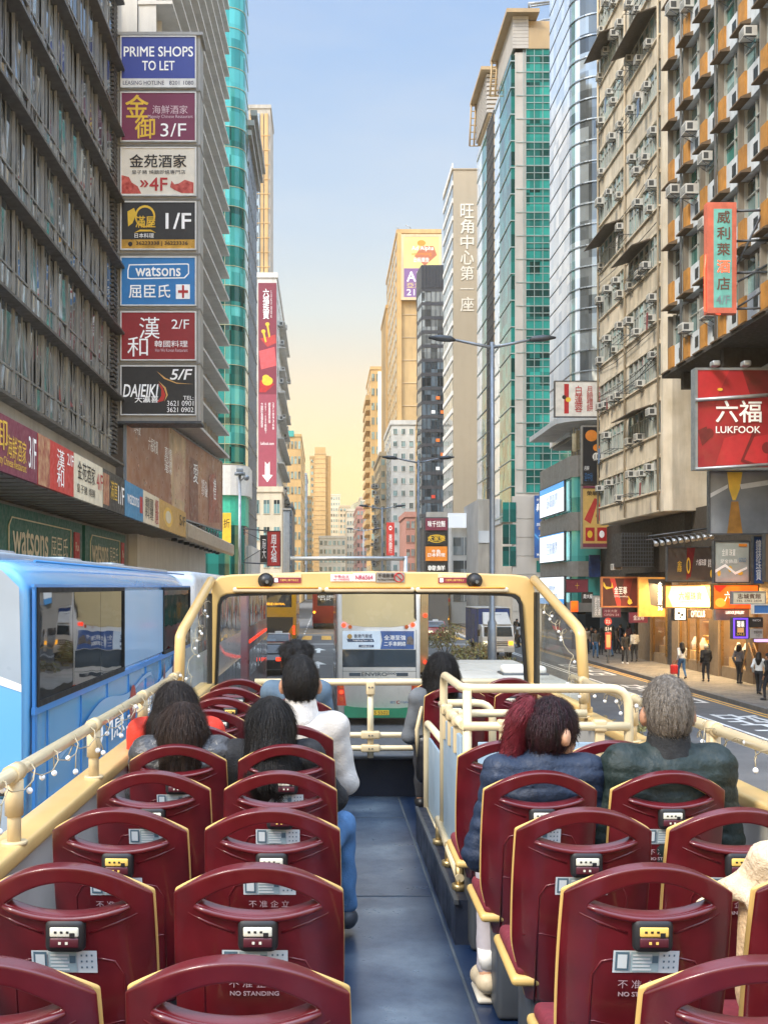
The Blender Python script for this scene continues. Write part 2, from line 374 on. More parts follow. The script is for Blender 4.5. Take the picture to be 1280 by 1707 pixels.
g = MB(); g.quad((-900, -60, 0), (900, -60, 0), (900, 4000, 0), (-900, 4000, 0)); structure('road', g, M['asphalt'])
g = MB(); g.box(-16, -6.45, -10, 420, -.1, .15); structure('pavement_left', g, M['pave'])
g = MB(); g.box(14.95, 26, -10, 420, -.1, .15); structure('pavement_right', g, mat('paving_brown', '#7f776c', .75, var=.18, scale=.9, bump=.3, bscale=20, dirt=.35))
g = MB(); g.box(-6.45, -6.2, -10, 420, -.1, .152); g.box(14.7, 14.95, -10, 420, -.1, .152); structure('kerb', g, M['kerb'])
g = MB()
for x in (12.2, 11.95): g.quad((x-.06, 8, .004), (x+.06, 8, .004), (x+.06, 400, .004), (x-.06, 400, .004))
for y in range(12, 300, 6):
    for x in (-1.75, 4.6): g.quad((x-.06, y, .004), (x+.06, y, .004), (x+.06, y+2.4, .004), (x-.06, y+2.4, .004))
for yy in (62, 76):
    x = -.35; g.add([(x-.12, yy-3, .005), (x+.12, yy-3, .005), (x+.12, yy, .005), (x+.5, yy, .005), (x, yy+2.6, .005), (x-.5, yy, .005), (x-.12, yy, .005)], [tuple(range(7))])
g.quad((-6, 84, .004), (14, 84, .004), (14, 84.5, .004), (-6, 84.5, .004))
class Gr:                       # the road surface as an oncoming driver reads it
    def __init__(s, x, y): s.x = x; s.y = y
    def p(s, u, v, d=0): return Vector((s.x-u, s.y-v, d))
for y in (62, 49, 37.6): letters(g, Gr(14.35, y), '巴\n士\n站', .25, 1.7, 0, 7.6, .006, bold=.02)
structure('road_lettering', g, M['white'])
g = MB()
for x in (14.3, 14.55): g.quad((x-.05, -10, .004), (x+.05, -10, .004), (x+.05, 400, .004), (x-.05, 400, .004))
for k in range(6): x = -5+k*1.6; g.quad((x, 91, .004), (x+.8, 91, .004), (x+.8, 98.5, .004), (x, 98.5, .004))
for k in range(7): x = 5.5+k*1.3; g.quad((x, 91, .004), (x+.6, 91, .004), (x+.6, 98.5, .004), (x, 98.5, .004))
for k in range(7): y = 104+k*2.2; g.quad((-5, y, .004), (14, y-5, .004), (14, y-4.7, .004), (-5, y+.3, .004))
structure('road_crossing_stripes', g, M['yellow'])
g = MB()
g.box(5.9, 7.7, 9, 66, 0, .3)
structure('median_kerb', g, M['conc'])
hp = []
for i in range(41):
    x = -260+i*20; hp.append((x, 1500+60*math.sin(i), 60+55*math.exp(-((x-70)/90.)**2)+10*math.sin(i*.9)))
g = MB()
for i in range(40): a, b = hp[i], hp[i+1]; g.quad((a[0], a[1]-150, 0), (b[0], b[1]-150, 0), (b[0], b[1], b[2]), (a[0], a[1], a[2]))
for i in range(40): a, b = hp[i], hp[i+1]; g.quad((a[0], a[1], a[2]), (b[0], b[1], b[2]), (b[0], b[1]+200, 0), (a[0], a[1]+200, 0))
structure('hill', g, mat('hazy_scrub', '#8f8b70', .9, var=.3, scale=.02))  # scrub colour with the distant haze put into it

def paved(m, w, h):
    t = m.node_tree; b = t.nodes['Principled BSDF']; old = b.inputs['Base Color'].links[0].from_socket
    br = t.nodes.new('ShaderNodeTexBrick'); br.inputs['Color1'].default_value = (1, 1, 1, 1); br.inputs['Color2'].default_value = (.78, .76, .74, 1); br.inputs['Mortar'].default_value = (.38, .37, .36, 1)
    br.inputs['Scale'].default_value = 1; br.inputs['Brick Width'].default_value = w; br.inputs['Row Height'].default_value = h; br.inputs['Mortar Size'].default_value = .012
    tcn = t.nodes.new('ShaderNodeTexCoord'); t.links.new(tcn.outputs['Object'], br.inputs[0]); mx = t.nodes.new('ShaderNodeMix'); mx.data_type = 'RGBA'; mx.blend_type = 'MULTIPLY'; mx.inputs[0].default_value = 1
    t.links.new(old, mx.inputs[6]); t.links.new(br.outputs[0], mx.inputs[7]); t.links.new(mx.outputs[2], b.inputs['Base Color'])
paved(M['pave'], .6, .3); paved(MATS['paving_brown'], .6, .3)
# ================================================================ buildings, left side of the street
G = dict(
    dark=window_glass('smoky_glass', '#7f8a91', .04, .8, wob=.1, wscale=.6, light='#98a3a9', base=.7, cell=(2.3, 2.3, 2.85)),
    green=window_glass('dark_green_glass', '#0d5a54', .07, .25, wob=.2, wscale=.5, light='#25867c'),
    aqua=window_glass('aqua_glass', '#35a39c', .1, .25, wob=.15, light='#63c6be', base=.7),
    aquad=window_glass('aqua_spandrel_glass', '#1f7f76', .14, .1, wob=.1, light='#319a8e', base=.8),
    grey=window_glass('grey_mirror_glass', '#8a9296', .06, .6, wob=.3, wscale=.5, light='#c0c8ca'),
    ink=window_glass('ink_glass', '#2f3d4a', .05, .35, wob=.2, wscale=.3, light='#71828f'),
    sky=window_glass('sky_toned_glass', '#cfdeee', .1, .25, wob=.08, wscale=.25, light='#e6eef6', base=.8),  # near-white base colour stands in for the mirrored sky
    flat=window_glass('apartment_glass', '#39464c', .08, .1, wob=.2, light='#8fb5b4'),
    teal=window_glass('teal_glass', '#11504f', .06, .2, wob=.2, wscale=.6, light='#2a857c'),
)
def ac_proto():
    mb = MB(); mb.m = 0; mb.box(-.36, .36, -.02, .52, 0, .46); mb.m = 1; mb.box(-.3, .3, .52, .528, .06, .4); mb.box(-.365, -.36, .2, .46, .08, .38); mb.box(.36, .365, .2, .46, .08, .38)
    mb.m = 0
    for k in range(6): mb.box(-.3, .3, .528, .536, .08+k*.055, .1+k*.055)
    mb.m = 2; mb.tube([(-.3, 0, -.04), (-.3, .55, -.04)], .02, 6); mb.tube([(.3, 0, -.04), (.3, .55, -.04)], .02, 6); mb.tube([(-.3, .5, -.04), (-.3, 0, -.35)], .015, 6); mb.tube([(.3, .5, -.04), (.3, 0, -.35)], .015, 6)
    return mb
AC_M = [mat('aircon_white', '#c9c7bf', .5, var=.12, dirt=.35), mat('aircon_grille', '#4a4b4a', .6), M['dsteel']]
AC_MESH = None
def aircon(root, fr, u, v, d, s=1.0):
    """a window air conditioner; its mesh is shared, its out direction (+Y in the mesh) turned along the facade's normal"""
    global AC_MESH
    if AC_MESH is None:
        o = ac_proto().build('air_conditioner', AC_M, local=True); AC_MESH = o.data
    else:
        o = bpy.data.objects.new('air_conditioner', AC_MESH); COL.objects.link(o)
    o.parent = root; o.location = fr.p(u, v, d)-root_of(root)
    o.rotation_euler = (0, 0, math.atan2(fr.n.y, fr.n.x)-math.pi/2+random.uniform(-.04, .04)); o.scale = (s, s*random.uniform(.9, 1.15), s)
    return o
# ---- dark office block
b = thing('office_building', 'dark bronze office block with deep horizontal ledges, left of the column of shop signs', 'building', (-9, 34, 0))
fr = Fr((-9, 14, 0), (0, 1, 0)); W = 35.3
bronze = mat('bronze_cladding', '#5c5853', .5, .2, var=.12, scale=1.5, dirt=.12); mull = mat('mullion_metal', '#8f8d89', .4, .5, var=.1)
mb = MB(); fr.box(mb, 0, W, .15, 34, -14, -.15); mb.build('wall', bronze, b)
mb = MB(); fr.box(mb, 0, W, 7.4, 9.4, -.15, .0); mb.build('plinth', M['conc'], b)
for k in range(9):
    z0 = 9.39+2.85*k
    mb = MB(); fr.poly(mb, [], 0, 0) if 0 else None
    pr = [(-.1, z0), (.4, z0+.04), (.4, z0+.13), (.05, z0+.3), (-.1, z0+.36)]
    mb.prism([fr.o+fr.u*0+fr.n*d+Vector((0, 0, z)) for d, z in pr], fr.u*W); mb.build('ledge', bronze, b)
    mb = MB(); mb.m = 0; u = 0.0; i = 0
    while u < W-1.0:
        w = (.5, .5, .72)[i % 3]; fr.quad(mb, u, u+w, z0+.36, z0+1.1, .0, .03); fr.quad(mb, u, u+w, z0+1.1, z0+2.85, .0, .05)
        mb.m = 1; t = .06 if i % 3 == 0 else .03; fr.box(mb, u-t/2, u+t/2, z0+.36, z0+2.85, 0, .09 if i % 3 == 0 else .04); fr.box(mb, u, u+w, z0+1.06, z0+1.12, 0, .05); mb.m = 0
        u += w; i += 1
    mb.build('window_band', [G['dark'], mull], b)
    mb = MB()
    for j in range(12): fr.box(mb, W-.95, W-.05, z0+.55+j*.19, z0+.66+j*.19, -.1, .1)
    mb.build('louvre_panel', bronze, b)
# ---- white block with a concrete sun-breaker grid
b = thing('sunbreaker_building', 'pale block behind the stacked shop signs with an egg-crate concrete sun-breaker over its street face', 'building', (-8.3, 64, 0))
fr = Fr((-8.5, 52, 0), (.025, 1, 0)); W = 24.2; pale = mat('pale_concrete', '#d3d0c8', .75, var=.08, scale=.6, dirt=.3)
mb = MB(); fr.box(mb, 0, W, .15, 52, -9, 0); mb.build('wall', pale, b)
mb = MB(); fr.box(mb, 0, W, 12.7, 50, 0, .02); mb.build('window_wall', G['dark'], b)
for k in range(26):
    z = 12.8+1.5*k
    mb = MB(); fr.box(mb, 0, W, z, z+.16, .02, 1.6); mb.build('horizontal_fin', pale, b)
for k in range(17):
    u = k*1.5+.05
    mb = MB(); fr.box(mb, u, u+.1, 12.96, 50, .03, .85); mb.build('vertical_fin', pale, b)
fr = Fr((-16, 51.9, 0), (1, 0, 0)); mb = MB(); mb.m = 0; fr.box(mb, 4.3, 6.6, 29.2, 31.6, 0, .02); mb.m = 1; fr.box(mb, 4.3, 6.6, 30.3, 30.38, .02, .06); fr.box(mb, 5.4, 5.46, 29.2, 31.6, .02, .06); mb.build('window', [G['ink'], M['dsteel']], b)
# ---- canopy over the left pavement
CX = -6.8
b = thing('shop_canopy', 'long grey canopy over the left pavement carrying a row of shop signs on its edge', 'canopy', (CX, 40, 0))
mb = MB(); mb.box(-9, CX-.02, 10, 56.4, 6.65, 7.8); mb.box(-9, CX-.02, 56.4, 84, 6.7, 7.0); mb.build('canopy_slab', mat('canopy_metal', '#98948c', .5, .2, dirt=.3), b)
mb = MB()
for k in range(46): mb.box(-9, CX-.1, 10.5+k*1.0, 10.56+k*1.0, 6.62, 6.655)
mb.build('soffit_panel', mat('soffit_metal', '#83807a', .45, .4, dirt=.3), b)
mb = MB(); mb.prism([(CX-.02, 56.4, 6.55), (CX+.1, 56.4, 6.7), (CX+.1, 56.4, 7.35), (CX-.02, 56.4, 7.45)], (-.1, 30, 0)); mb.build('eave', mat('beige_metal', '#b9ad98', .4, .3, dirt=.25), b)
for k in range(10):
    mb = MB(); mb.cyl((-7.6, 58+k*2.6, 6.55), (-7.6, 58+k*2.6, 6.7), .16, 12); mb.build('downlight', M['dsteel'], b)
fr = Fr((CX, 10, 6.6), (0, 1, 0))
def canopy_sign(label, p0, p1, face, text, art=()):
    y0, y1 = CX*F/(p0-VX), CX*F/(p1-VX)
    f2 = Fr((CX, y0, 6.62), (0, 1, 0)); return sign('canopy_sign', label, 'sign', f2, y1-y0-.06, 1.2, .1, face, None, text=text, art=art, group='signs along the canopy edge')
maroon = mat('maroon_sign', '#7a3347', .5); red = mat('red_sign', '#c23a34', .5); cream = mat('cream_sign', '#e2d8bd', .5); gold = mat('gold_lettering', '#e8bd3c', .4); wl = mat('white_lettering', '#f2f0ec', .5, emit=.12)
dk = mat('black_lettering', '#2a2422', .5); bl = mat('blue_sign', '#3f88b3', .5); bk = mat('black_sign', '#2b2a2a', .45); rl = mat('red_lettering', '#b5282b', .5); orange = mat('orange_sign', '#e2892f', .5)
grn = mat('green_sign', '#136053', .45); food = mat('food_print', '#c9a37a', .5, var=.5, scale=4, color2='#8f2f26'); pk = mat('duck_print', '#a02a22', .4, var=.5, scale=6, color2='#d9695a')
canopy_sign('purple-maroon canopy sign with gold and white Chinese lettering, nearest the camera', -60, 57, maroon, [('御', .28, .06, .5, .62, gold), ('海鮮酒家', .5, .3, .8, .72, gold), ('3/F', .84, .15, .97, .75, wl), ('Majesty Chinese Restaurant', .3, .72, .8, .92, gold)])
canopy_sign('red canopy sign with white brush lettering and 2/F', 57, 118, red, [('漢\n和', .48, .1, .7, .9, wl), ('2/F', .78, .1, .98, .35, wl)], [(food, ('rect', 0, 0, .3, 1))])
canopy_sign('cream canopy sign with dark Chinese lettering and red 4F', 118, 167, cream, [('金苑酒家', .1, .12, .7, .55, dk), ('皇子豬 燒鵝', .08, .65, .7, .85, dk), ('4/F', .76, .2, .98, .6, rl)])
canopy_sign('dark canopy sign with food pictures and 1/F', 167, 204, bk, [('滿屋', .3, .2, .62, .7, gold), ('1/F', .66, .25, .95, .75, wl)], [(food, ('rect', 0, .1, .26, .9))])
canopy_sign('blue canopy sign with white lettering and red cross badge', 204, 235, bl, [('watsons', .1, .3, .72, .62, wl)], [(rl, ('rect', .8, .25, .97, .75))])
canopy_sign('pale canopy sign with brown text columns', 235, 262, cream, [('韓國\n料理', .1, .15, .6, .85, dk), ('優\n惠', .7, .1, .95, .9, rl)])
canopy_sign('ochre canopy sign with a yellow round emblem', 262, 307, mat('ochre_sign', '#c9a258', .5), [('5/F', .72, .2, .96, .6, dk)], [(gold, ('disc', .3, .5, .16, .35)), (cream, ('disc', .3, .5, .1, .22))])
# shops under the canopy
b = thing('pharmacy_shopfront', 'green shop frontage under the canopy behind the blue bus, with shutters and glass below', 'shopfront', (-8.9, 35, 0))
mb = MB(); mb.box(-9.3, -8.9, 14, 52, .15, 6.6); mb.build('wall', mat('shop_wall', '#8c8a84', .6, dirt=.3), b)
mb = MB(); mb.box(-8.9, -8.86, 14, 30, .3, 4.2); mb.build('glass_front', G['ink'], b)
def gsign(label, p0, p1, z0, z1):
    X = -8.75; y0, y1 = X*F/(p0-VX), X*F/(p1-VX); f2 = Fr((X, y0, z0), (0, 1, 0)); w = y1-y0; h = z1-z0
    r = sign('shop_sign', label, 'sign', f2, w, h, .12, grn, None, text=[('watsons', .14, .34, .52, .78, cream, dict(bold=.01)), ('屈臣氏', .56, .36, .78, .74, cream)], group='green shop signs under the canopy')
    mb = MB(); e = .14
    u0, u1, v0, v1 = .1*w, .82*w, .14*h, .82*h
    pts = [(u0, v0, e), (u1-.3, v0, e), (u1, v0+.25, e), (u1, v1, e), (u0+.3, v1, e), (u0, v1-.25, e), (u0, v0, e)]
    f2.tube(mb, pts, .022, 6); mb.build('outline', cream, r)
    mb = MB(); f2.box(mb, w*.87, w*.95, h*.2, h*.8, .12, .15); mb.build('red_badge', rl, r)
    mb = MB(); letters(mb, f2, 'Rx', w*.885, w*.935, h*.42, h*.6, .156); mb.build('lettering', cream, r)
gsign('large green shop sign with pale rounded outline, at the left edge of the photo', -12, 132, 4.75, 6.45)
gsign('smaller green shop sign with pale outline further along the canopy', 137, 205, 4.75, 6.45)
# ---- stacked sign tower
YT = 49.4
b = thing('sign_tower', 'tall grey panelled pylon carrying seven shop signs, standing over the canopy', 'sign pylon', (X_(264, YT), YT, 11.4))
tw = mat('pylon_panel', '#a5a39d', .5, .15, var=.07, scale=1.2, dirt=.35)
x0, x1 = X_(186, YT), X_(334, YT)
mb = MB(); mb.box(x0, x1, YT, YT+1.3, Z_(702, YT), Z_(60, YT)); mb.build('pylon_body', tw, b)
mb = MB(); mb.box(x0-.12, x1+.12, YT-.12, YT+1.4, Z_(60, YT), Z_(55, YT)); mb.build('cap', tw, b)
mb = MB(); mb.box(x0-.05, x1+.05, YT-.08, YT+1.35, Z_(706, YT), Z_(702, YT)); mb.build('base_edge', M['dsteel'], b)
for y in (151.5, 242.5, 332.5, 423.5, 515.5, 606):
    mb = MB(); mb.box(x0-.02, x1+.02, YT-.05, YT+1.32, Z_(y+1.2, YT), Z_(y-1.2, YT)); mb.build('joint_rail', mat('joint_metal', '#7f7d77', .5, .3), b)
for px in (201, 330): mb = MB(); mb.box(X_(px-.5, YT), X_(px+.5, YT), YT-.04, YT, Z_(702, YT), Z_(60, YT)); mb.build('joint_rail', MATS['joint_metal'], b)
wf = mat('white_frame', '#dedcd6', .4)
def tsign(label, y0, y1, face, text, art=()):
    f2 = Fr((X_(204, YT), YT, Z_(y1-2, YT)), (1, 0, 0)); return sign('pylon_sign', label, 'sign', f2, X_(326, YT)-X_(204, YT), Z_(y0+2, YT)-Z_(y1-2, YT), .12, face, wf, .05, text=text, art=art, group='signs stacked on the grey pylon')
tsign('royal blue letting sign, topmost on the pylon, with white capital lettering', 62, 148, mat('royal_blue_sign', '#3d4a96', .4, var=.03), [('PRIME SHOPS', .03, .2, .97, .4, wl, dict(bold=.012)), ('TO LET', .28, .49, .72, .68, wl, dict(bold=.012)), ('LEASING HOTLINE', .02, .89, .58, .97, mat('navy_lettering', '#2f3350', .5)), ('8201 1080', .65, .89, .98, .97, mat('navy_lettering', '#2f3350', .5))], [(wf, ('rect', 0, .84, 1, 1))])
tsign('maroon sign with large gold characters and 3/F', 155, 238, mat('maroon_sign2', '#7a2f4c', .4, var=.1, scale=.8), [('金', .05, .05, .36, .52, gold, dict(bold=.02)), ('御', .18, .52, .45, .96, gold, dict(bold=.02)), ('海鮮酒家', .42, .26, .9, .44, mat('pink_lettering', '#dcc0c4', .5)), ('Majesty Chinese Restaurant', .36, .46, .97, .55, mat('pink_lettering', '#dcc0c4', .5)), ('3/F', .53, .64, .88, .92, wl)])
tsign('cream restaurant sign with roast duck pictures and red 4F', 247, 328, mat('cream_sign2', '#e6ddca', .4, var=.06), [('金苑酒家', .11, .14, .88, .42, dk, dict(bold=.015)), ('皇子豬 燒鵝即燒專門店', .14, .47, .87, .56, dk), ('4F', .38, .64, .62, .92, rl, dict(bold=.03)), ('»', .25, .7, .36, .84, rl, dict(bold=.03))],
      [(pk, [(0, .58), (.1, .62), (.14, .74), (.22, .82), (.27, .98), (0, .98)]), (pk, [(.98, .74), (.86, .68), (.78, .76), (.72, .78), (.68, .7), (.66, .84), (.72, .9), (.82, .97), (.98, .97)])])
tsign('black and gold Japanese restaurant sign with a fish emblem and 1/F', 337, 418, bk, [('滿屋', .19, .3, .46, .55, gold, dict(bold=.02)), ('日本料理', .18, .67, .44, .77, wl), ('1/F', .6, .24, .94, .58, wl, dict(bold=.04)), ('36223338 | 36223336', .2, .845, .9, .945, dk, dict(bold=.01))],
      [(mat('gold_band', '#c8983f', .35, .3, var=.25), ('rect', 0, .8, 1, 1)), (gold, ('disc', .32, .3, .14, .24)), (bk, ('disc', .32, .31, .115, .2)), (gold, [(.08, .2), (.17, .12), (.2, .25), (.15, .45), (.09, .52)]), (gold, [(.17, .66), (.25, .59), (.4, .59), (.47, .66), (.4, .63), (.25, .63)]), (dk, ('disc', .12, .9, .03, .05))])
tsign('bright blue pharmacy sign with white lettering and a red cross badge', 429, 511, mat('sky_blue_sign', '#2f7cb8', .4, var=.05), [('watsons', .19, .2, .8, .4, wl, dict(bold=.015)), ('屈臣氏', .1, .58, .66, .86, wl, dict(bold=.02)), ('+', .77, .6, .9, .86, rl, dict(bold=.05))],
      [(wl, [(.1, .14), (.9, .12), (.92, .14), (.92, .34), (.86, .44), (.12, .46), (.08, .44), (.08, .26)], 'outline'), (MATS['sky_blue_sign'], [(.115, .165), (.885, .145), (.905, .16), (.905, .33), (.85, .415), (.125, .435), (.095, .42), (.095, .27)]), (wl, ('rect', .74, .57, .93, .88)), (wl, ('rect', .745, .575, .925, .875))])
tsign('dark red Korean restaurant sign with white brush characters and 2/F', 520, 602, mat('dark_red_sign', '#93252b', .4, var=.08), [('漢', .24, .1, .52, .56, wl), ('和', .08, .52, .36, .94, wl), ('2/F', .68, .15, .92, .35, wl), ('韓國料理', .45, .6, .9, .74, wl), ('Han Wo Korean Restaurant', .46, .77, .9, .84, mat('pink_lettering', '#dcc0c4', .5))])
tsign('black sign at the foot of the pylon with swirl emblem and 5/F', 610, 693, bk, [('DAIEIKI', .02, .38, .5, .64, wl, dict(bold=.03, shear=.2)), ('大瀛喜', .18, .62, .5, .76, wl, dict(bold=.02)), ('5/F', .66, .06, .96, .28, wl, dict(bold=.04, shear=.2)), ('TEL:', .84, .62, .98, .7, wl), ('3621 0901', .62, .72, .98, .83, wl), ('3621 0902', .62, .86, .98, .96, wl)],
      [(mat('swirl_red', '#c2342c', .4), [(.5, .34), (.56, .44), (.6, .6), (.57, .72), (.48, .76), (.54, .62), (.54, .48)]), (mat('swirl_gold', '#d9a860', .4), [(.5, .3), (.6, .44), (.63, .6), (.58, .74), (.61, .6), (.58, .46)]), (mat('swirl_gold', '#d9a860', .4), [(.48, .1), (.58, .26), (.75, .36), (.98, .37), (.75, .34), (.6, .24)])])
# ---- wide brown billboard under the pylon
p0, p1 = P(207, 790, 49.8), P(368, 897, 76.0); ux = Vector((p1.x-p0.x, p1.y-p0.y, 0)); w = ux.length
fr = Fr((p0.x, p0.y, 8.0), ux)
tan = mat('billboard_print', '#8a4f3a', .35, var=.35, scale=.25, color2='#b57f5c')
bb = sign('billboard', 'wide brown picture billboard with faint white lettering above the canopy', 'billboard', fr, w, 4.5, .1, tan, M['steel'], .08,
     text=[('周年慶', .05, .15, .1, .3, wl), ('六福珠寶', .16, .25, .24, .4, wl), ('真情\n璀璨', .3, .25, .37, .55, wl), ('愛', .6, .25, .66, .5, wl), ('恒久\n珍藏', .7, .4, .78, .62, wl), ('禮', .86, .3, .9, .6, wl)],
     art=[(mat('print_light', '#c9ab84', .35, var=.4, scale=.6), [(.34, 0), (.52, .02), (.5, 1), (.38, 1)]), (mat('print_skin', '#b57d62', .35, var=.4, scale=.9, color2='#e0c3a0'), [(.38, .3), (.46, .2), (.52, .4), (.5, .8), (.4, .8)]), (mat('print_dark', '#7a3f2e', .35, var=.3, scale=.9), [(.56, .2), (.66, .2), (.66, 1), (.56, 1)]), (mat('print_red', '#95422f', .35, var=.3, scale=.9), [(.8, .3), (.9, .2), (.96, .9), (.8, .95)])])
mb = MB()
n = 26
for k in range(n):
    u0, u1 = w*k/n, w*(k+1)/n
    for v0, v1 in ((4.6, 5.5), (-.6, -.1)):
        fr.tube(mb, [(u0, v0, -.1), ((u0+u1)/2, v1, -.1), (u1, v0, -.1)], .035, 5)
for v in (5.5, -.6, 4.6): fr.tube(mb, [(0, v, -.1), (w, v, -.1)], .05, 5)
mb.build('truss', M['gal'], bb)
# ---- curtain-wall towers following a plan outline
def wrap(mb, plan, z0, z1):
    for a, c in zip(plan[:-1], plan[1:]): mb.quad((a[0], a[1], z0), (c[0], c[1], z0), (c[0], c[1], z1), (a[0], a[1], z1))
def offset(plan, d):
    out = []
    for i, p in enumerate(plan):
        a = Vector(plan[max(i-1, 0)]+(0,)); c = Vector(plan[min(i+1, len(plan)-1)]+(0,)); t = (c-a).normalized(); n = t.cross(Vector((0, 0, 1))); out.append((p[0]+n.x*d, p[1]+n.y*d))
    return out
def line_band(mb, plan, z, h, d): 
    o = offset(plan, d); i = plan
    for k in range(len(plan)-1):
        a, c, a2, c2 = i[k], i[k+1], o[k], o[k+1]
        mb.add([(a2[0], a2[1], z), (c2[0], c2[1], z), (c2[0], c2[1], z+h), (a2[0], a2[1], z+h), (a[0], a[1], z), (c[0], c[1], z), (c[0], c[1], z+h), (a[0], a[1], z+h)], [(0, 1, 2, 3), (4, 0, 3, 7), (0, 4, 5, 1), (3, 2, 6, 7), (1, 5, 6, 2)])
def arc(cx, cy, r, a0, a1, n): return [(cx+r*math.cos(R(a0+(a1-a0)*k/n)), cy+r*math.sin(R(a0+(a1-a0)*k/n))) for k in range(n+1)]
b = thing('green_glass_tower', 'green mirrored glass tower with a rounded corner and thin gold joints, left of the sky', 'building', (-9, 103, 0))
plan = [(-16, 99), (-11, 99), (-9.6, 99)]+arc(-8.6, 100.7, 1.7, -90, 0, 6)+[(-6.9, 103.4), (-6.9, 104)]
mb = MB(); mb.prism([(x, y, .15) for x, y in offset(plan, -.15)]+[(-16, 104, .15)], (0, 0, 64)); mb.build('core', M['conc'], b)
goldj = mat('gold_joint', '#b7b08c', .35, .3)
for k in range(14):
    z = 14.9+3.45*k
    mb = MB(); wrap(mb, plan, z, z+1.75); mb.build('window_band', G['green'] if k < 9 else G['aqua'], b)  # upper bands paler: reflected sky put into the glass colour
    mb = MB(); wrap(mb, plan, z+1.75, z+3.45); mb.build('spandrel_band', G['aqua'], b)
    mb = MB(); line_band(mb, plan, z, .05, .04); line_band(mb, plan, z+1.75, .05, .04)
    for p in plan[1:4]: mb.box(p[0]-.02, p[0]+.02, p[1]-.03, p[1], z+.06, z+3.45)
    mb.build('joint', goldj, b)
mb = MB(); line_band(mb, plan, 12.2, 2.6, .35); mb.build('white_band', M['wht'], b)
mb = MB(); wrap(mb, offset(plan, .05), 9.6, 12.2); mb.build('fascia_panel', mat('mint_panel', '#44bfa0', .4), b)
mb = MB(); wrap(mb, offset(plan, .0), .15, 9.6); mb.build('base_glazing', G['green'], b)
fr = Fr((X_(371, 98.6), 98.6, Z_(905, 98.6)), (1, 0, 0)); sign('wall_sign', 'yellow poster on the foot of the green glass tower', 'sign', fr, .75, 2.6, .08, gold, None, text=[('折', .15, .2, .85, .5, dk)])
b = thing('mirror_building', 'slim grey mirrored block between the green glass tower and the long maroon banner', 'building', (-8, 110, 0))
plan = [(-11, 104.3), (-6.9, 104.3), (-6.9, 117.5)]
mb = MB(); mb.box(-11, -7.05, 104.4, 117.4, .15, 47); mb.build('core', M['conc'], b)
for k in range(12):
    z = 8+3.2*k; mb = MB(); mb.m = 0; wrap(mb, plan, z, z+3.1); mb.m = 1; line_band(mb, plan, z+3.1, .1, .06)
    for j in range(8): mb.box(-6.9, -6.84, 105+j*1.6, 105.08+j*1.6, z, z+3.1)
    mb.build('window_band', [G['grey'], M['steel']], b)
mb = MB(); mb.box(-11, -6.6, 104.2, 118, .2, 8); mb.build('podium', MATS['pale_concrete'], b)
for k in range(3): mb = MB(); mb.box(-7.2+k*.25, -6.6+k*.25, 104.1, 119, 45.5+k*.9, 46.0+k*.9); mb.build('cornice', M['conc'], b)
# ---- generic slab tower seen end-on and along one side
def tower(name, label, x0, x1, top, Y, depth, wall, front=(0, 0), side=None, win=(.55, .5), glass=None, base=0.15, group=None, y0=None, sidewin=(0, 0), frame=None, cap=True, zb=None):
    """x0..x1 and top are photo pixels of the front face at distance Y; side 'L'/'R' = which flank faces the street"""
    X0, X1, Zt = X_(x0, Y), X_(x1, Y), Z_(top, Y); glass = glass or G['flat']
    t = thing(name, label, 'building', ((X0+X1)/2, Y+depth/2, 0), group)
    mb = MB(); mb.box(X0, X1, Y, Y+depth, base, Zt); mb.build('wall', wall, t)
    if cap: mb = MB(); mb.box(X0-.15, X1+.15, Y-.15, Y+depth+.15, Zt, Zt+.7); mb.build('parapet', wall, t)
    z0 = zb if zb is not None else Z_(955, Y)
    cnt = 0; rest = MB()
    def grid(fr, w, nc, nr):
        nonlocal cnt
        if not nc: return
        for r in reversed(range(nr)):
            for c in range(nc):
                cw, chh = w/nc, (Zt-z0)/nr; ww, wh = cw*win[0], chh*win[1]; u = cw*(c+.5); v = z0+chh*(r+.45)
                mb = MB() if cnt < 96 else rest
                mb.m = 1; fr.box(mb, u-ww/2-.07, u+ww/2+.07, v-wh/2-.07, v+wh/2+.07, -.05, .07); mb.m = 0; fr.box(mb, u-ww/2, u-.03, v-wh/2, v+wh/2, 0, .08); fr.box(mb, u+.03, u+ww/2, v-wh/2, v+wh/2, 0, .08)
                if cnt < 96: mb.build('window', [glass, frame or wall], t)
                cnt += 1
    grid(Fr((X0, Y, 0), (1, 0, 0)), X1-X0, *front)
    if side == 'R': grid(Fr((X1, Y, 0), (0, 1, 0)), depth, *sidewin)
    if side == 'L': grid(Fr((X0, Y+depth, 0), (0, -1, 0)), depth, *sidewin)
    if rest.f: o = rest.build('window', [glass, frame or wall], t); o['kind'] = 'stuff'
    return t
def ribs(t, x0, x1, y0, y1, z0, z1, n, m, d=.12, name='floor_band'):
    for k in range(n): mb = MB(); z = z0+(z1-z0)*k/n; mb.box(x0-d, x1+d, y0-d, y1+d, z, z+(z1-z0)/n*.18); mb.build(name, m, t)
gwall = mat('gold_wall', '#bb9c6c', .7, var=.15, scale=.2, dirt=.3); bwall = mat('beige_wall', '#c9b391', .75, var=.15, scale=.2, dirt=.35); owall = mat('ochre_wall', '#c3a06a', .7, var=.15, scale=.2, dirt=.25); cwall = mat('cream_wall', '#cfc3aa', .7, var=.1, scale=.2, dirt=.25)  # gold and ochre tones carry some of the golden light on far blocks
wwall = mat('white_wall', '#d8d5cc', .7, var=.08, scale=.4, dirt=.3); pwall = mat('pink_brick', '#b08073', .75, var=.15, scale=.5, dirt=.2)
t = tower('slim_tower', 'tall slim tower with gold and grey vertical stripes rising behind the long maroon banner', 414, 451, 181, 215, 12, M['conc'], (1, 1), win=(.05, .05))
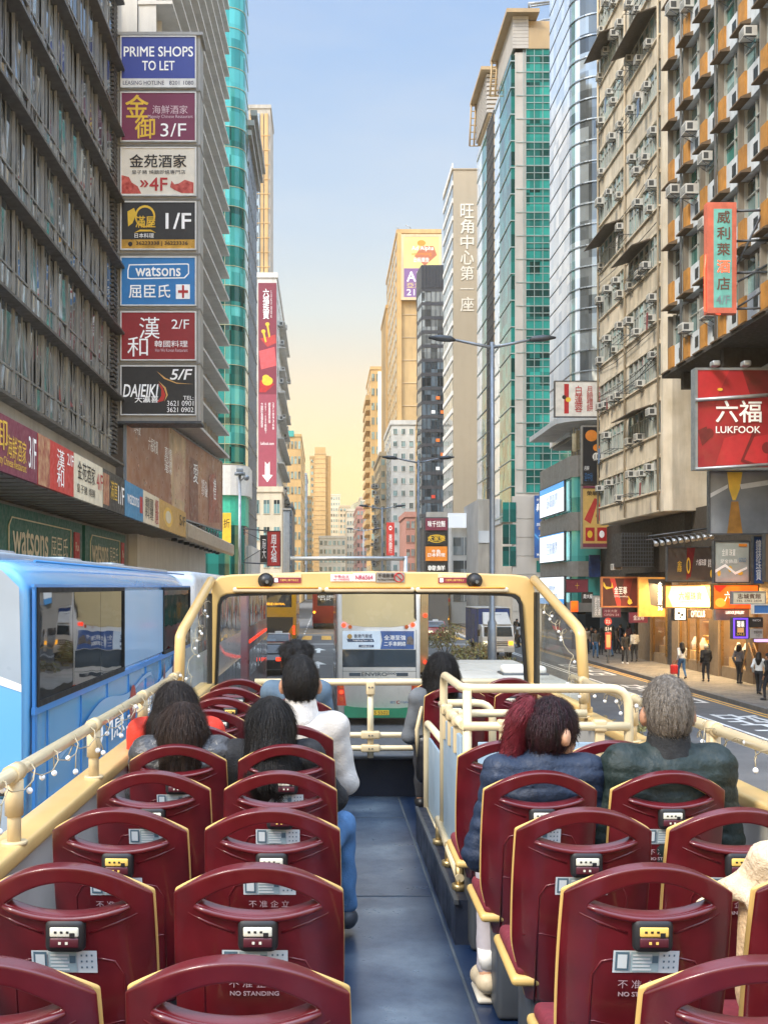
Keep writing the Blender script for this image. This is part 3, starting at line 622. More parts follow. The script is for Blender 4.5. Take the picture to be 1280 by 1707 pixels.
for k, (a, c, m) in enumerate(((417, 424, gwall), (426, 433, G['grey']), (435, 439, gwall), (441, 447, gwall))): 
    mb = MB(); mb.box(X_(a, 215), X_(c, 215), 214.7, 215, 20, Z_(190, 215)); mb.build('facade_strip', m, t)
mb = MB()
for k in range(24): mb.box(X_(414, 215), X_(451, 215), 214.62, 214.7, 26+2.75*k, 26.12+2.75*k)
o = mb.build('floor_line', gwall, t)
# banner building
t = tower('apartment_building', 'pale apartment block whose blank end wall carries the long maroon banner', 429, 461.5, 463, 160, 46, MATS['pale_concrete'], side='R', sidewin=(9, 12), win=(.5, .5))
fr = Fr((X_(461.5, 160), 160, 0), (0, 1, 0))
for k in range(40): aircon(t, fr, random.uniform(1, 44), random.uniform(6, 46), 0, 1.3)
for k in range(11): mb = MB(); fr.box(mb, 3+random.random()*6, 30+random.random()*14, 8+3.5*k, 8.15+3.5*k, 0, .9); mb.build('balcony', MATS['pale_concrete'], t)
f2 = Fr((X_(431, 159.8), 159.8, Z_(816, 159.8)), (1, 0, 0)); w, h = X_(461, 159.8)-X_(431, 159.8), Z_(472, 159.8)-Z_(816, 159.8)
mrn = mat('maroon_banner', '#7d2f40', .5, var=.08); mrl = mat('rose_banner', '#9b4656', .5, var=.06)
sign('long_banner', 'very tall maroon jewellery banner with white vertical characters and a white down arrow', 'banner', f2, w, h, .15, mrn, None, text=[(vert('六福珠寶'), .25, .03, .6, .175, wl, dict(bold=.02)), ('LUKFOOK', .68, .03, .78, .17, wl) if 0 else (vert('LUKFOOK'), .68, .035, .76, .17, wl), (vert('力龍旺角彌敦道'), .14, .58, .26, .7, wl), (vert('687-689號地下'), .34, .58, .46, .73, wl), (vert('顧客服務熱線'), .56, .58, .68, .68, wl), (vert('27109368'), .78, .58, .88, .71, wl), ('lukfook.com', .12, .77, .86, .785, wl)],
     art=[(mrl, ('rect', 0, .54, 1, 1)), (mat('banner_red', '#b8403c', .5), [(.1, .27), (.95, .25), (1, .29), (.5, .31)]), (mat('banner_coral', '#d0565a', .5), [(.03, .33), (.9, .31), (1, .4), (.15, .42)]), (rl, [(.1, .47), (.9, .49), (.4, .53), (.05, .53)]), (gold, ('disc', .5, .475, .3, .022)), (gold, ('disc', .42, .46, .2, .015)), (gold, [(.44, .2), (.54, .195), (.66, .26), (.58, .265)]), (gold, ('disc', .5, .2, .12, .009)), (gold, [(.22, .235), (.32, .23), (.46, .285), (.38, .29)]), (gold, ('disc', .28, .235, .12, .009)), (wl, [(.37, .865), (.5, .88), (.63, .865), (.63, .93), (.8, .93), (.5, .965), (.2, .93), (.37, .93)])])
mb = MB(); mb.box(X_(430, 159), X_(462, 159), 158.2, 160, Z_(828, 160), Z_(819, 160)); mb.build('banner_ledge', M['steel'], t)
t = tower('ochre_building', 'ochre apartment block past the banner building with a turquoise roof edge', 478, 502, 728, 300, 60, owall, (4, 9), 'R', sidewin=(8, 9)); mb = MB(); mb.box(X_(480, 300), X_(490, 300), 299.7, 306, Z_(728, 300), Z_(718, 300)); mb.build('roof_tank', mat('turquoise_roof', '#3f9f96', .5), t)
tower('hazy_block', 'hazy blue-grey block beyond the ochre apartment block', 500, 511, 792, 372, 30, mat('blue_grey_wall', '#8d9aa5', .7), (2, 8))
tower('grey_slab_building', 'grey slab building low behind the red vertical jewellery sign', 462, 487, 846, 205, 20, mat('slate_wall', '#8e959c', .6, dirt=.3), (3, 6))
tower('pale_podium', 'cream podium block under the long maroon banner', 419, 470, 820, 150, 8, cwall, (3, 3))
t = tower('tower_block', 'tall golden tower block standing alone at the end of the street', 517, 551, 763, 420, 34, gwall, (5, 19), win=(.5, .5))
X0, X1 = X_(525, 420), X_(543, 420); mb = MB(); mb.box(X0, X1, 418.8, 430, 10, Z_(746, 420)); mb.build('centre_bay', owall, t); ribs(t, X0, X1, 418.8, 424, 10, Z_(750, 420), 26, gwall, .1)
mb = MB(); mb.box(X_(540, 420), X_(551.5, 420), 419.4, 420, 10, Z_(762, 420)); mb.build('shaded_side', mat('shaded_gold_wall', '#a98550', .75, dirt=.3), t)  # browner right half: the tower's shaded side put into its colour
tower('twin_tower_block', 'pale twin tower block right of the lone golden tower', 551, 567, 826, 520, 30, cwall, (4, 14)); tower('far_tower_block', 'beige tower block with dark windows beside the hill', 566, 583, 845, 500, 30, bwall, (3, 12))
tower('white_lowrise', 'bright white low building at the foot of the golden tower', 532, 576, 897, 330, 20, cwall, (6, 4), win=(.6, .5)); tower('left_lowrise', 'golden low block to the left of the lone tower', 506, 520, 830, 390, 20, owall, (3, 10))
tower('cream_block', 'cream block standing before the hill', 578, 596, 852, 400, 30, cwall, (4, 8)); tower('pink_block', 'dusty pink brick block at the end of the right side', 595, 617, 848, 350, 40, pwall, (4, 8), 'L', sidewin=(4, 8)); tower('hilltop_block', 'small cream block high in front of the hill', 600, 613, 831, 450, 20, cwall, (3, 9))
# ================================================================ buildings, right side of the street, far to near
t = tower('balcony_building', 'narrow golden block with stacked balconies at the far right of the street', 618, 641, 616, 260, 26, owall, (3, 14), 'L', sidewin=(3, 18)); fr = Fr((X_(618, 260), 286, 0), (0, -1, 0))
for k in range(15): mb = MB(); fr.box(mb, 2, 22, 14+2.4*k, 15.1+2.4*k, 0, 1.0); mb.build('balcony', gwall, t)
mb = MB(); mb.box(X_(630, 259), X_(641, 259), 259.4, 260, 20, Z_(620, 260)); mb.build('white_panel', M['wht'], t)
t = tower('gold_slab', 'golden slab tower left of the rooftop advertising tower', 644, 664, 514, 230, 20, owall, (1, 20), win=(.15, .4)); mb = MB(); mb.box(X_(648, 230), X_(656, 230), 233, 237, Z_(514, 230), Z_(509, 230)); mb.build('roof_room', gwall, t)
adt = tower('advert_tower', 'tall golden-beige tower with a huge advert high on its end wall', 662, 734, 389, 200, 34, gwall, (0, 0), 'L', sidewin=(7, 22))
mb = MB(); mb.box(X_(662, 200), X_(669, 200), 199.5, 200, 8, Z_(389, 200)); mb.build('corner_pilaster', owall, adt)
for k in range(12): mb = MB(); z = 20+4*k; mb.box(X_(670, 200), X_(734, 200), 199.9, 200, z, z+.1); mb.build('joint', bwall, adt)
mb = MB(); mb.tube([(X_(664, 200), 200, Z_(389, 200)), (X_(664, 200), 200, Z_(380, 200)), (X_(660, 200), 200, Z_(380, 200))], .08, 6); mb.tube([(X_(684, 200), 200, Z_(389, 200)), (X_(684, 200), 200, Z_(379, 200)), (X_(676, 200), 200, Z_(375, 200))], .1, 6); mb.build('roof_bracket', M['steel'], adt)
f2 = Fr((X_(673, 199.5), 199.5, Z_(496, 199.5)), (1, 0, 0)); w, h = X_(731, 199.5)-X_(673, 199.5), Z_(396, 199.5)-Z_(496, 199.5); ylw = mat('pale_yellow_print', '#d8c47e', .5, var=.1, scale=.3)
sign('wall_advert', 'yellow and purple advert board high on the golden-beige tower', 'advert', f2, w, h, .3, ylw, bwall, .5, text=[('Ad Alpha', .22, .15, .85, .24, wl), ('advertising', .22, .25, .78, .32, orange), ('出租廣告', .28, .34, .72, .42, wl), ('AD', .08, .58, .6, .74, wl, dict(bold=.04)), ('亞洲', .08, .76, .5, .85, ylw), ('2151', .08, .87, .6, .97, wl)],
     art=[(mat('brown_print', '#a9664a', .5), [(.5, .15), (.85, .15), (.95, .3), (.6, .48), (.3, .32)]), (mat('purple_print', '#7a5a8c', .5), ('rect', 0, .52, 1, 1)), (orange, ('disc', .5, .1, .12, .05))])
tower('white_apartment_block', 'white apartment block with rows of small square windows, below the advert tower', 652, 692, 708, 176, 20, wwall, (3, 12), 'L', sidewin=(4, 12), win=(.42, .42))
tower('brown_apartment_block', 'weathered brown apartment block left of the white one', 634, 652, 760, 190, 24, bwall, (2, 10), 'L', sidewin=(6, 10)); 
t = bpy.data.objects[[o.name for o in bpy.data.objects if o.name.startswith('brown_apartment_block')][0]]; fr = Fr((X_(634, 190), 214, 0), (0, -1, 0))
for k in range(24): aircon(t, fr, random.uniform(1, 23), random.uniform(8, 24), 0, 1.2)
tower('low_corner_building', 'low pinkish corner building under the lamp arms', 676, 692, 862, 150, 12, pwall, (2, 4))
# dark glass office with coloured panels
Y = 170; t = thing('dark_glass_tower', 'dark glass office tower with scattered orange, red and white panels', 'building', (X_(720, Y), Y+8, 0)); cap = mat('charcoal_cladding', '#3c3e44', .45, .2)
plan = [(X_(694.5, 182), 182), (X_(695.5, 174), 174), (X_(703, Y), Y), (X_(741, Y), Y)]
mb = MB(); mb.prism([(x, y, .15) for x, y in offset(plan, -.2)]+[(X_(741, Y), 184, .15)], (0, 0, Z_(444, Y)-.15)); mb.build('core', cap, t)
nz = 17; zt = Z_(480, Y); zb = Z_(880, Y); cols = [mat('panel_orange', '#d9722e', .4), mat('panel_red', '#c4412f', .4), mat('panel_white', '#dfe2e2', .4)]
for k in range(nz):
    z = zb+(zt-zb)*k/nz; hh = (zt-zb)/nz
    mb = MB(); mb.m = 0; wrap(mb, plan, z, z+hh-.5); mb.m = 1; line_band(mb, plan, z+hh-.5, .5, .06)
    fr = Fr((plan[2][0], Y, 0), (1, 0, 0))
    for j in range(6): fr.box(mb, j*.68-.04, j*.68+.04, z, z+hh-.5, 0, .08)
    mb.build('window_band', [G['ink'] if k < 12 else G['grey'], cap], t)
    if k < 11 and random.random() < .7:
        for j in random.sample(range(5), random.choice((1, 1, 2))): mb = MB(); fr.box(mb, j*.68+.06, j*.68+.62, z+.2, z+.68, 0, .07); mb.build('colour_panel', random.choice(cols), t)
mb = MB(); line_band(mb, plan, zt, Z_(442, Y)-zt, .1)
for j in range(8): mb.box(plan[2][0]+j*.48, plan[2][0]+j*.48+.05, Y-.25, Y-.1, zt, Z_(442, Y))
mb.build('plant_screen', cap, t)
# beige tower with tall white characters
Y = 140; t = thing('lettered_tower', 'plain beige tower whose blank end wall carries seven tall white Chinese characters', 'building', (X_(776, Y), Y+5, 0)); x0, x1 = X_(755, Y), X_(800, Y)
taupe = mat('taupe_wall', '#a99c86', .7, var=.08, scale=.08, dirt=.12); mb = MB(); mb.box(x0, x1+4, Y, Y+11, .15, Z_(283, Y)); mb.build('wall', taupe, t)
mb = MB(); mb.box(x0-.1, x1+4.1, Y-.1, Y+11.1, Z_(283, Y), Z_(281, Y)); mb.build('parapet', taupe, t)
fr = Fr((x0, Y+11, 0), (0, -1, 0))
for k in range(22):
    z = 9+2.15*k; mb = MB(); mb.m = 0; fr.quad(mb, 0, 11, z, z+1.6, .03); mb.m = 1; fr.box(mb, 0, 11, z+1.6, z+2.15, 0, .12); mb.build('window_band', [G['ink'] if k < 4 else G['grey'], M['wht']], t)
fr = Fr((x0, Y, 0), (1, 0, 0)); mb = MB()
for i, ch in enumerate('旺角中心第一座'):
    yc = 352+25.9*i; mb = MB(); hgt = .5 if ch == '一' else 1.75; zc = Z_(yc, Y); letters(mb, fr, ch, X_(767, Y)-x0, X_(789, Y)-x0, zc-(.06 if ch == '一' else .86), zc+(.06 if ch == '一' else .86), .06, bold=.006 if ch != '一' else 0)
    mb.build('wall_lettering', mat('pale_lettering', '#ded7c6', .6), t)
# ---- teal tower
Y = 105; stone = mat('tower_stone', '#a9a49c', .6, var=.08, scale=.5, dirt=.2); tanst = mat('tan_stone', '#a8906b', .6, var=.1, scale=.5, dirt=.2)
t = thing('teal_tower', 'stone and teal glass tower with stepped louvred crowns, left of the white curved glass tower', 'building', (20, 112, 0)); x0 = X_(858, Y); zt = Z_(82, Y)
mb = MB(); mb.box(x0, 27, Y, 131, .15, zt); mb.build('core', stone, t)
fr = Fr((x0, Y, 0), (1, 0, 0)); cw = 14*Y/F; u0 = X_(876, Y)-x0; nst = 19; zb = Z_(822, Y); hh = (zt-zb)/nst
for k in range(nst):
    z = zb+k*hh
    mb = MB(); mb.m = 0; fr.quad(mb, u0, 8, z, z+hh*.4, .05); mb.build('spandrel_band', G['aquad'], t)
    mb = MB(); mb.m = 0
    for j in range(10):
        for q in (0, 1): fr.quad(mb, u0+j*cw, u0+(j+1)*cw, z+hh*(.4+.3*q), z+hh*(.7+.3*q), .05, .01)
    mb.m = 1
    for v in (.4, .7, 1.0, .02): fr.box(mb, u0, 8, z+hh*v-.03, z+hh*v+.03, .05, .1)
    for j in range(11): fr.box(mb, u0+j*cw-.024, u0+j*cw+.024, z+.04, z+hh-.04, .05, .1)
    mb.build('window_band', [G['teal'] if k % 3 else G['green'], mat('pale_mullion', '#98a5a0', .4, .4)], t)
    mb = MB(); fr.box(mb, .1, u0-.05, z, z+.07, 0, .05); fr.box(mb, .75, .82, z+.07, z+hh, 0, .04); mb.build('pier_joint', MATS['pale_mullion'], t)
mb = MB(); fr.box(mb, 0, 8, zt, zt+1.9, -.3, .15); fr.box(mb, 0.6, 8, zt+1.9, zt+2.9, -1.5, -.6); mb.build('parapet', tanst, t)
# street flank: glass bay, tan grid, white curved glass
fl = Fr((x0, 131, 0), (0, -1, 0)); A = lambda px: 131-x0*F/(px-VX)
for (p0, p1, m, step, zz, nm) in ((838.5, 858, G['green'], 2.45, 110, 'glass_bay'), (826, 838.5, G['sky'], 2.45, 160, 'glass_strip'), (814, 826, tanst, 1.2, 200, 'tan_grid'), (805, 814, G['green'], 2.45, 230, 'glass_strip'), (797, 805, G['sky'], 2.45, 350, 'glass_strip')):
    ua, ub = A(p0), A(p1); zz_ = zt-.5
    mb = MB(); mb.m = 0; fl.box(mb, ua+.05, ub-.05, 10.5, zz_, 0, .35 if 'bay' in nm else .12); mb.m = 1; z = 11.
    while z < zz_: fl.box(mb, ua, ub, z, z+.1, 0, .42 if 'bay' in nm else .2); z += step
    if nm == 'tan_grid':
        for j in range(8): fl.box(mb, ua+(ub-ua)*j/8, ua+(ub-ua)*j/8+.1, 10.5, zz_, .12, .2)
    mb.build(nm, [m, M['dsteel'] if nm == 'tan_grid' else MATS['pale_mullion']], t)
for (ya_, yb_, pt, pbm) in ((105, 114.5, 28, 84), (122, 130.5, 122, 188)):
    yy = ya_; xa, xb = x0, x0+1.1; za, zb_ = max(zt, Z_(pbm, yy)) if ya_ < 110 else Z_(pbm, yy), Z_(pt, yy); mb = MB(); mb.box(xa, xb, yy, yb_, za-.3, zb_-.2)
    mb.build('crown_block', tanst, t)
    for k in range(9): mb = MB(); z = za+(zb_-za)*k/9; mb.box(xa-.22, xb+.1, yy-.2, yb_, z, z+.3); mb.build('crown_louvre', stone, t)
    mb = MB(); mb.prism([(xa-.9, yy-.9, zb_), (xb+1.0, yy-.9, zb_), (xb+1.0, yb_, zb_), (xa-.9, yb_, zb_)], (0, 0, .35))
    mb.tube([(xa-.8, yb_-.6, zb_), (xa-1.0, yb_-.6, za-.5)], .1, 6); mb.tube([(xa-.3, yb_-.6, zb_), (xa-.5, yb_-.6, za-.5)], .1, 6)
    for k in range(7): z = za-.5+(zb_-za+.5)*k/6; q = (z-za+.5)/(zb_-za+.5); mb.tube([(xa-1.0+.2*q, yb_-.6, z), (xa, yb_-.6, z)], .06, 6)
    mb.build('crown_canopy', tanst, t)
mb = MB(); mb.tube([P(882, 13, 112), P(880, 6, 112), P(922, 2, 112)], .14, 6); mb.tube([P(882, 11, 112), P(922, 5, 112)], .1, 6); mb.tube([P(888, 40, 112), P(905, 33, 112), P(925, 31, 112)], .1, 6); mb.tube([P(883, 40, 112), P(883, 8, 112)], .12, 6); mb.build('roof_crane', M['steel'], t)
mb = MB(); fr.box(mb, -.3, 8, .15, Z_(828, Y), 0, .5)
mb.build('stone_base', stone, t)
for k in range(6): mb = MB(); fr.box(mb, -.32, 8, 2+k*1.7, 2.06+k*1.7, .5, .53); mb.build('base_joint', M['conc'], t)
for (pa, pb, pt, pbm) in ((836, 858, 838, 948), (892, 920, 935, 958), (892, 920, 962, 985)):
    for r in range(3 if pt < 900 else 1):
        hh_ = (pbm-pt)/(3 if pt < 900 else 1); mb = MB(); mb.m = 0; fr.box(mb, X_(pa, Y)-x0, X_(pb, Y)-x0, Z_(pt+hh_*(r+1)-4, Y), Z_(pt+hh_*r, Y), .5, .56); mb.m = 1; fr.box(mb, (X_(pa, Y)+X_(pb, Y))/2-x0-.03, (X_(pa, Y)+X_(pb, Y))/2-x0+.03, Z_(pt+hh_*(r+1)-4, Y), Z_(pt+hh_*r, Y), .56, .6); mb.build('base_window', [G['teal'], MATS['pale_mullion']], t)
mb = MB(); mb.box(X_(797, 118), x0-.3, 118, 130, .15, Z_(832, 118)); mb.build('podium', M['conc'], t)
mb = MB(); mb.box(X_(797, 118), x0-.3, 117.9, 118, Z_(905, 118), Z_(885, 118)); mb.build('podium_window', G['sky'], t)
f2 = Fr((X_(890, 104.2), 104.2, Z_(930, 104.2)), (1, 0, 0)); blu = mat('deep_blue_banner', '#1f3f7e', .4, var=.4, scale=.5, color2='#2f6fb0')
sign('blue_banner', 'deep blue vertical banner with white Chinese headline on the base of the teal tower', 'banner', f2, X_(924, 104.2)-X_(890, 104.2), Z_(826, 104.2)-Z_(930, 104.2), .15, blu, None, text=[('轉數快', .08, .13, .95, .26, wl, dict(bold=.03, shear=.15)), ('要留意', .35, .28, .95, .4, wl, dict(bold=.03, shear=.15)), ('網上優惠', .1, .05, .8, .09, wl), ('虛擬銀行儲蓄戶口', .1, .44, .9, .49, wl), ('自動增值網上銀行', .2, .5, .9, .55, gold), ('立即申請', .2, .63, .8, .68, wl), ('www.', .1, .93, .6, .97, wl)], art=[(mat('banner_light', '#4f9ad2', .4), [(0, .6), (.4, .75), (1, .82), (1, .84), (.4, .78), (0, .64)])])
# white glazed podium left of it
Y = 128; t = thing('white_podium_building', 'white framed glass podium between the lettered tower and the lamp post', 'building', (X_(770, Y), Y+5, 0)); x0 = X_(752, Y); mb = MB(); mb.box(x0, X_(800, Y), Y, Y+10, .15, Z_(866, Y)); mb.build('wall', wwall, t)
fr = Fr((x0, Y, 0), (1, 0, 0)); 
for k in range(3): mb = MB(); fr.box(mb, .2, 1.4, 2.6+2.6*k, 4.6+2.6*k, 0, .06); fr.box(mb, 1.5, 3.0, 2.6+2.6*k, 4.6+2.6*k, 0, .06); mb.build('window_band', G['grey'], t)
mb = MB(); mb.box(x0-.4, X_(776, Y), Y-.6, Y, Z_(880, Y), Z_(856, Y)); mb.build('light_box', glow('pale_lightbox', '#e8ecee', .5), t)
# stacked restaurant signs
t = thing('sign_column', 'dark stack of four restaurant signs on a corner, under the dark glass tower', 'sign pylon', (X_(726, 112), 112.5, 0)); mb = MB(); mb.box(X_(706, 112), X_(747, 112), 112, 113.5, .15, Z_(862, 112)); mb.build('column_body', mat('slate_panel', '#4d5054', .5), t)
mb = MB(); mb.box(X_(711, 112.3), X_(745, 112.3), 112.3, 113, Z_(862, 112), Z_(853, 112)); mb.build('roof_plant', M['conc'], t)
def csign(label, y0, y1, m, txt, lm, art=()):
    f2 = Fr((X_(709, 111.9), 111.9, Z_(y1, 111.9)), (1, 0, 0)); sign('restaurant_sign', label, 'sign', f2, X_(745, 111.9)-X_(709, 111.9), Z_(y0, 111.9)-Z_(y1, 111.9), .12, m, None, text=[(txt, .1, .22, .9, .72, lm, dict(bold=.02))], art=art, group='signs stacked on the dark column')
csign('maroon noodle shop sign, topmost on the dark column', 864, 884, maroon, '味千拉麵', wl); csign('dark sign with a gold oval and gold characters on the dark column', 888, 908, bk, '大家樂', gold, [(gold, ('disc', .5, .5, .38, .34)), (bk, ('disc', .5, .5, .34, .27))]); csign('bright orange sign with white lettering, third on the dark column', 911, 935, orange, '牛角\n日本料理', wl); csign('black sign with grey lettering, lowest on the dark column', 939, 956, bk, '韓鮮', wl)
f2 = Fr((X_(644, 140), 140, Z_(926, 140)), (1, 0, 0)); sign('vertical_sign', 'orange-red vertical bank sign in front of the white apartment block', 'sign', f2, X_(657, 140)-X_(644, 140), Z_(871, 140)-Z_(926, 140), .3, red, None, text=[(vert('東亞銀行'), .28, .36, .72, .93, wl)], art=[(wl, ('disc', .5, .17, .2, .07)), (red, ('disc', .5, .17, .12, .04))])
# ---- white curved glass tower
t = thing('curved_glass_tower', 'white mirrored tower with a rounded corner and dark joints, beside the weathered beige apartments', 'building', (19, 80, 0))
plan = [(17, 86), (17, 79.2)]+arc(19.0, 79.0, 2.0, 180, 270, 7)+[(21, 77), (26, 77)]
mb = MB(); mb.prism([(x, y, 14.5) for x, y in offset(plan, -.2)]+[(26, 86, 14.5)], (0, 0, 50)); mb.build('core', M['conc'], t)
silver = mat('silver_joint', '#aab2b8', .3, .7); 
for k in range(34):
    z = 14.6+1.42*k
    mb = MB(); mb.m = 0; wrap(mb, plan[:3], z, z+1.42); mb.m = 1; wrap(mb, plan[2:5], z, z+1.42); mb.m = 0; wrap(mb, plan[4:6], z, z+1.42); mb.m = 1; wrap(mb, plan[5:], z, z+1.42)  # pale and grey strips put the reflections into the glass colour
    mb.m = 2; line_band(mb, plan[:3], z, .06, .03); mb.m = 3; line_band(mb, plan[2:], z, .08, .09); mb.build('window_band', [G['sky'], G['grey'], M['dsteel'], silver], t)
# ---- podium with glowing screens
t = thing('screen_podium', 'low corner building with stacked glowing screens and a curved roof slab with antennas', 'building', (19, 77, 0)); slab = mat('ribbed_grey', '#8f8a80', .6, dirt=.3)
X = 16.2; mb = MB(); mb.box(X+.3, 25, 74.4, 85, .15, 12.6); mb.build('core', M['conc'], t)
plan = [(X, 85), (X, 74.6)]+[(X+.3, 74.2), (26, 74.2)]
for z0, z1 in ((11.4, 12.8), (7.9, 9.1), (4.9, 5.9), (2.6, 3.2)): mb = MB(); line_band(mb, plan, z0, z1-z0, .1); mb.build('slab_band', slab, t)
for z0, z1 in ((9.1, 11.4), (5.9, 7.9), (3.2, 4.9)): mb = MB(); wrap(mb, plan, z0, z1); mb.build('glass_band', G['aqua'], t)
mb = MB(); wrap(mb, plan, .15, 2.6); mb.build('shop_glass', G['ink'], t)
mb = MB(); o = offset([(X-.9, 85), (X-.9, 77)]+arc(X+1.6, 76.0, 2.5, 180, 270, 6)+[(26, 73.5)], 0); mb.prism([(x, y, 15.0) for x, y in o]+[(26, 85, 15.0)], (0, 0, .35)); mb.build('roof_slab', MATS['pale_concrete'], t)
mb = MB(); mb.box(X+2.0, 25, 76, 84, 12.8, 15); mb.build('rooftop_room', M['dsteel'], t)
for k in range(6):
    x, y = X+.2+.32*k, 74.8+.45*(k % 2); mb = MB(); mb.rbox(x-.13, x+.13, y-.08, y+.08, 13.1+.2*(k % 3), 14.3+.25*(k % 2), .04); mb.cyl((x, y+.15, 12.8), (x, y+.15, 14.7), .04, 6); mb.build('antenna', mat('antenna_beige', '#c3b592', .5), t)
fl = Fr((X-.12, 84.5, 0), (0, -1, 0)); scr = glow('screen_white', '#eef5fb', 1.0); scb = glow('screen_blue', '#4a9fe0', .8); sct = mat('screen_text', '#3c74a8', .5)
for i, (y0, y1, tx) in enumerate((((9.3, 11.3), 0, '全港首間\n虛擬銀行'), ((6.0, 7.9), 0, '存款優惠\n立即開戶'), ((3.0, 4.9), 0, '理財\n服務 citi'))):
    z0, z1 = y0; f2 = Fr((X-.12, 84.4, z0), (0, -1, 0))
    sign('led_screen', ('glowing screen with a blue top edge, uppermost on the corner podium', 'plain white glowing screen, middle one on the corner podium', 'glowing screen with a blue bottom band, lowest on the corner podium')[i], 'screen', f2, 8.6, z1-z0, .12, scr, M['dsteel'], .06, text=[(tx, .3, .3, .75, .75, sct)], art=[(scb, ('rect', 0, 0, 1, .2) if i == 0 else ('rect', 0, .78, 1, 1) if i == 2 else ('rect', 0, .0, 1, .04))], group='glowing screens on the corner podium')
def psign(name, label, x0, x1, y0, y1, Y, face, frame=None, fw=.06, depth=.25, cat='sign', text=(), art=(), back=0.0, group=None):
    f2 = Fr((X_(x0, Y), Y+depth, Z_(y1, Y)), (1, 0, 0)); return sign(name, label, cat, f2, X_(x1, Y)-X_(x0, Y), Z_(y0, Y)-Z_(y1, Y), depth, face, frame, fw, text=text, art=art, back=back, group=group)
bkp = mat('black_poster', '#26262c', .4)
psign('poster_board', 'black poster with floating orange mooncake discs above the red sausage poster', 971, 1012, 712, 807, 72.6, bkp, slab, .1, text=[('月餅', .05, .68, .25, .76, wl), ('迎中秋', .06, .8, .4, .95, sct)], art=[(orange, ('disc', .35, .15, .25, .1)), (orange, ('disc', .55, .36, .14, .06)), (red, ('disc', .8, .48, .2, .08)), (wl, ('disc', .55, .52, .16, .07)), (orange, ('disc', .85, .64, .16, .06)), (bkp, ('disc', .55, .52, .1, .04))])
psign('poster_board', 'yellow and red food poster with two red packets under the black mooncake poster', 971, 1014, 810, 912, 72.6, mat('straw_poster', '#d9b163', .45, var=.1), slab, .1, text=[('榮華臘腸', .15, .08, .95, .16, dk, dict(bold=.02))], art=[(red, [(.05, .55), (.45, .2), (.6, .22), (.3, .62)]), (red, [(.5, .5), (.7, .2), (.85, .22), (.7, .6)]), (rl, ('rect', .82, .18, 1, .62)), (rl, ('rect', .1, .68, .45, .9)), (rl, ('rect', .55, .68, .92, .9)), (gold, ('disc', .27, .79, .1, .06)), (wl, ('disc', .73, .79, .1, .06)), (maroon, ('rect', 0, .94, 1, 1)), (maroon, ('rect', 0, 0, 1, .04))])
psign('projecting_sign', 'white cake shop sign with red vertical characters, jutting out before the curved glass tower', 925, 1012, 636, 694, 69, mat('ivory_sign', '#dedad0', .45, dirt=.1), M['dsteel'], .05, text=[(vert('白蓮蓉'), .37, .12, .52, .88, rl), (vert('月餅禮餅'), .6, .14, .72, .86, rl), (vert('生曬臘腸'), .82, .14, .94, .86, rl)], art=[(rl, ('rect', .17, .07, .26, .92)), (gold, ('disc', .25, .52, .05, .07)), (dk, ('disc', .17, .45, .04, .06))])
# ---- weathered beige apartments
X, YN, YF = 16.5, 55.5, 68.3; stain = mat('stained_render', '#d3c9b6', .85, var=.18, scale=.7, bump=.25, dirt=.65, color2='#b5a890'); stain2 = mat('stained_band', '#c6b9a2', .85, var=.2, scale=.9, dirt=.8)
t = thing('beige_apartment_block', 'weathered beige apartment block hung with air conditioners above the lit jewellery shops', 'building', (19, 62, 0))
mb = MB(); mb.box(X+.22, 26, YN+.3, YF, 7.95, 66); mb.build('core', stain, t)
mb = MB(); mb.prism([(X, YF, 7.9), (X, YN+.35, 7.9), (X+.12, YN+.1, 7.9), (X+.4, YN, 7.9), (24, YN, 7.9), (24, YN+.3, 7.9), (X+.22, YN+.3, 7.9), (X+.22, YN+.6, 7.9), (X+.22, YF, 7.9)], (0, 0, .01)); 
fr = Fr((X, YF, 0), (0, -1, 0)); W = YF-YN; frame_m = mat('window_frame_grey', '#b0b1aa', .5, .3, dirt=.2); awn = mat('awning_rust', '#5e5347', .7, .2, dirt=.4)
mb.build('soffit_edge', stain, t)
mb = MB(); fr.box(mb, W-.42, W-.0, 7.92, 66, -.22, 0); mb.prism([(X, YN+.0, 7.92), (X+.35, YN-.28, 7.92), (24, YN-.28, 7.92), (24, YN, 7.92)], (0, 0, 58)); mb.build('end_wall', stain, t)
fl_h = 2.8
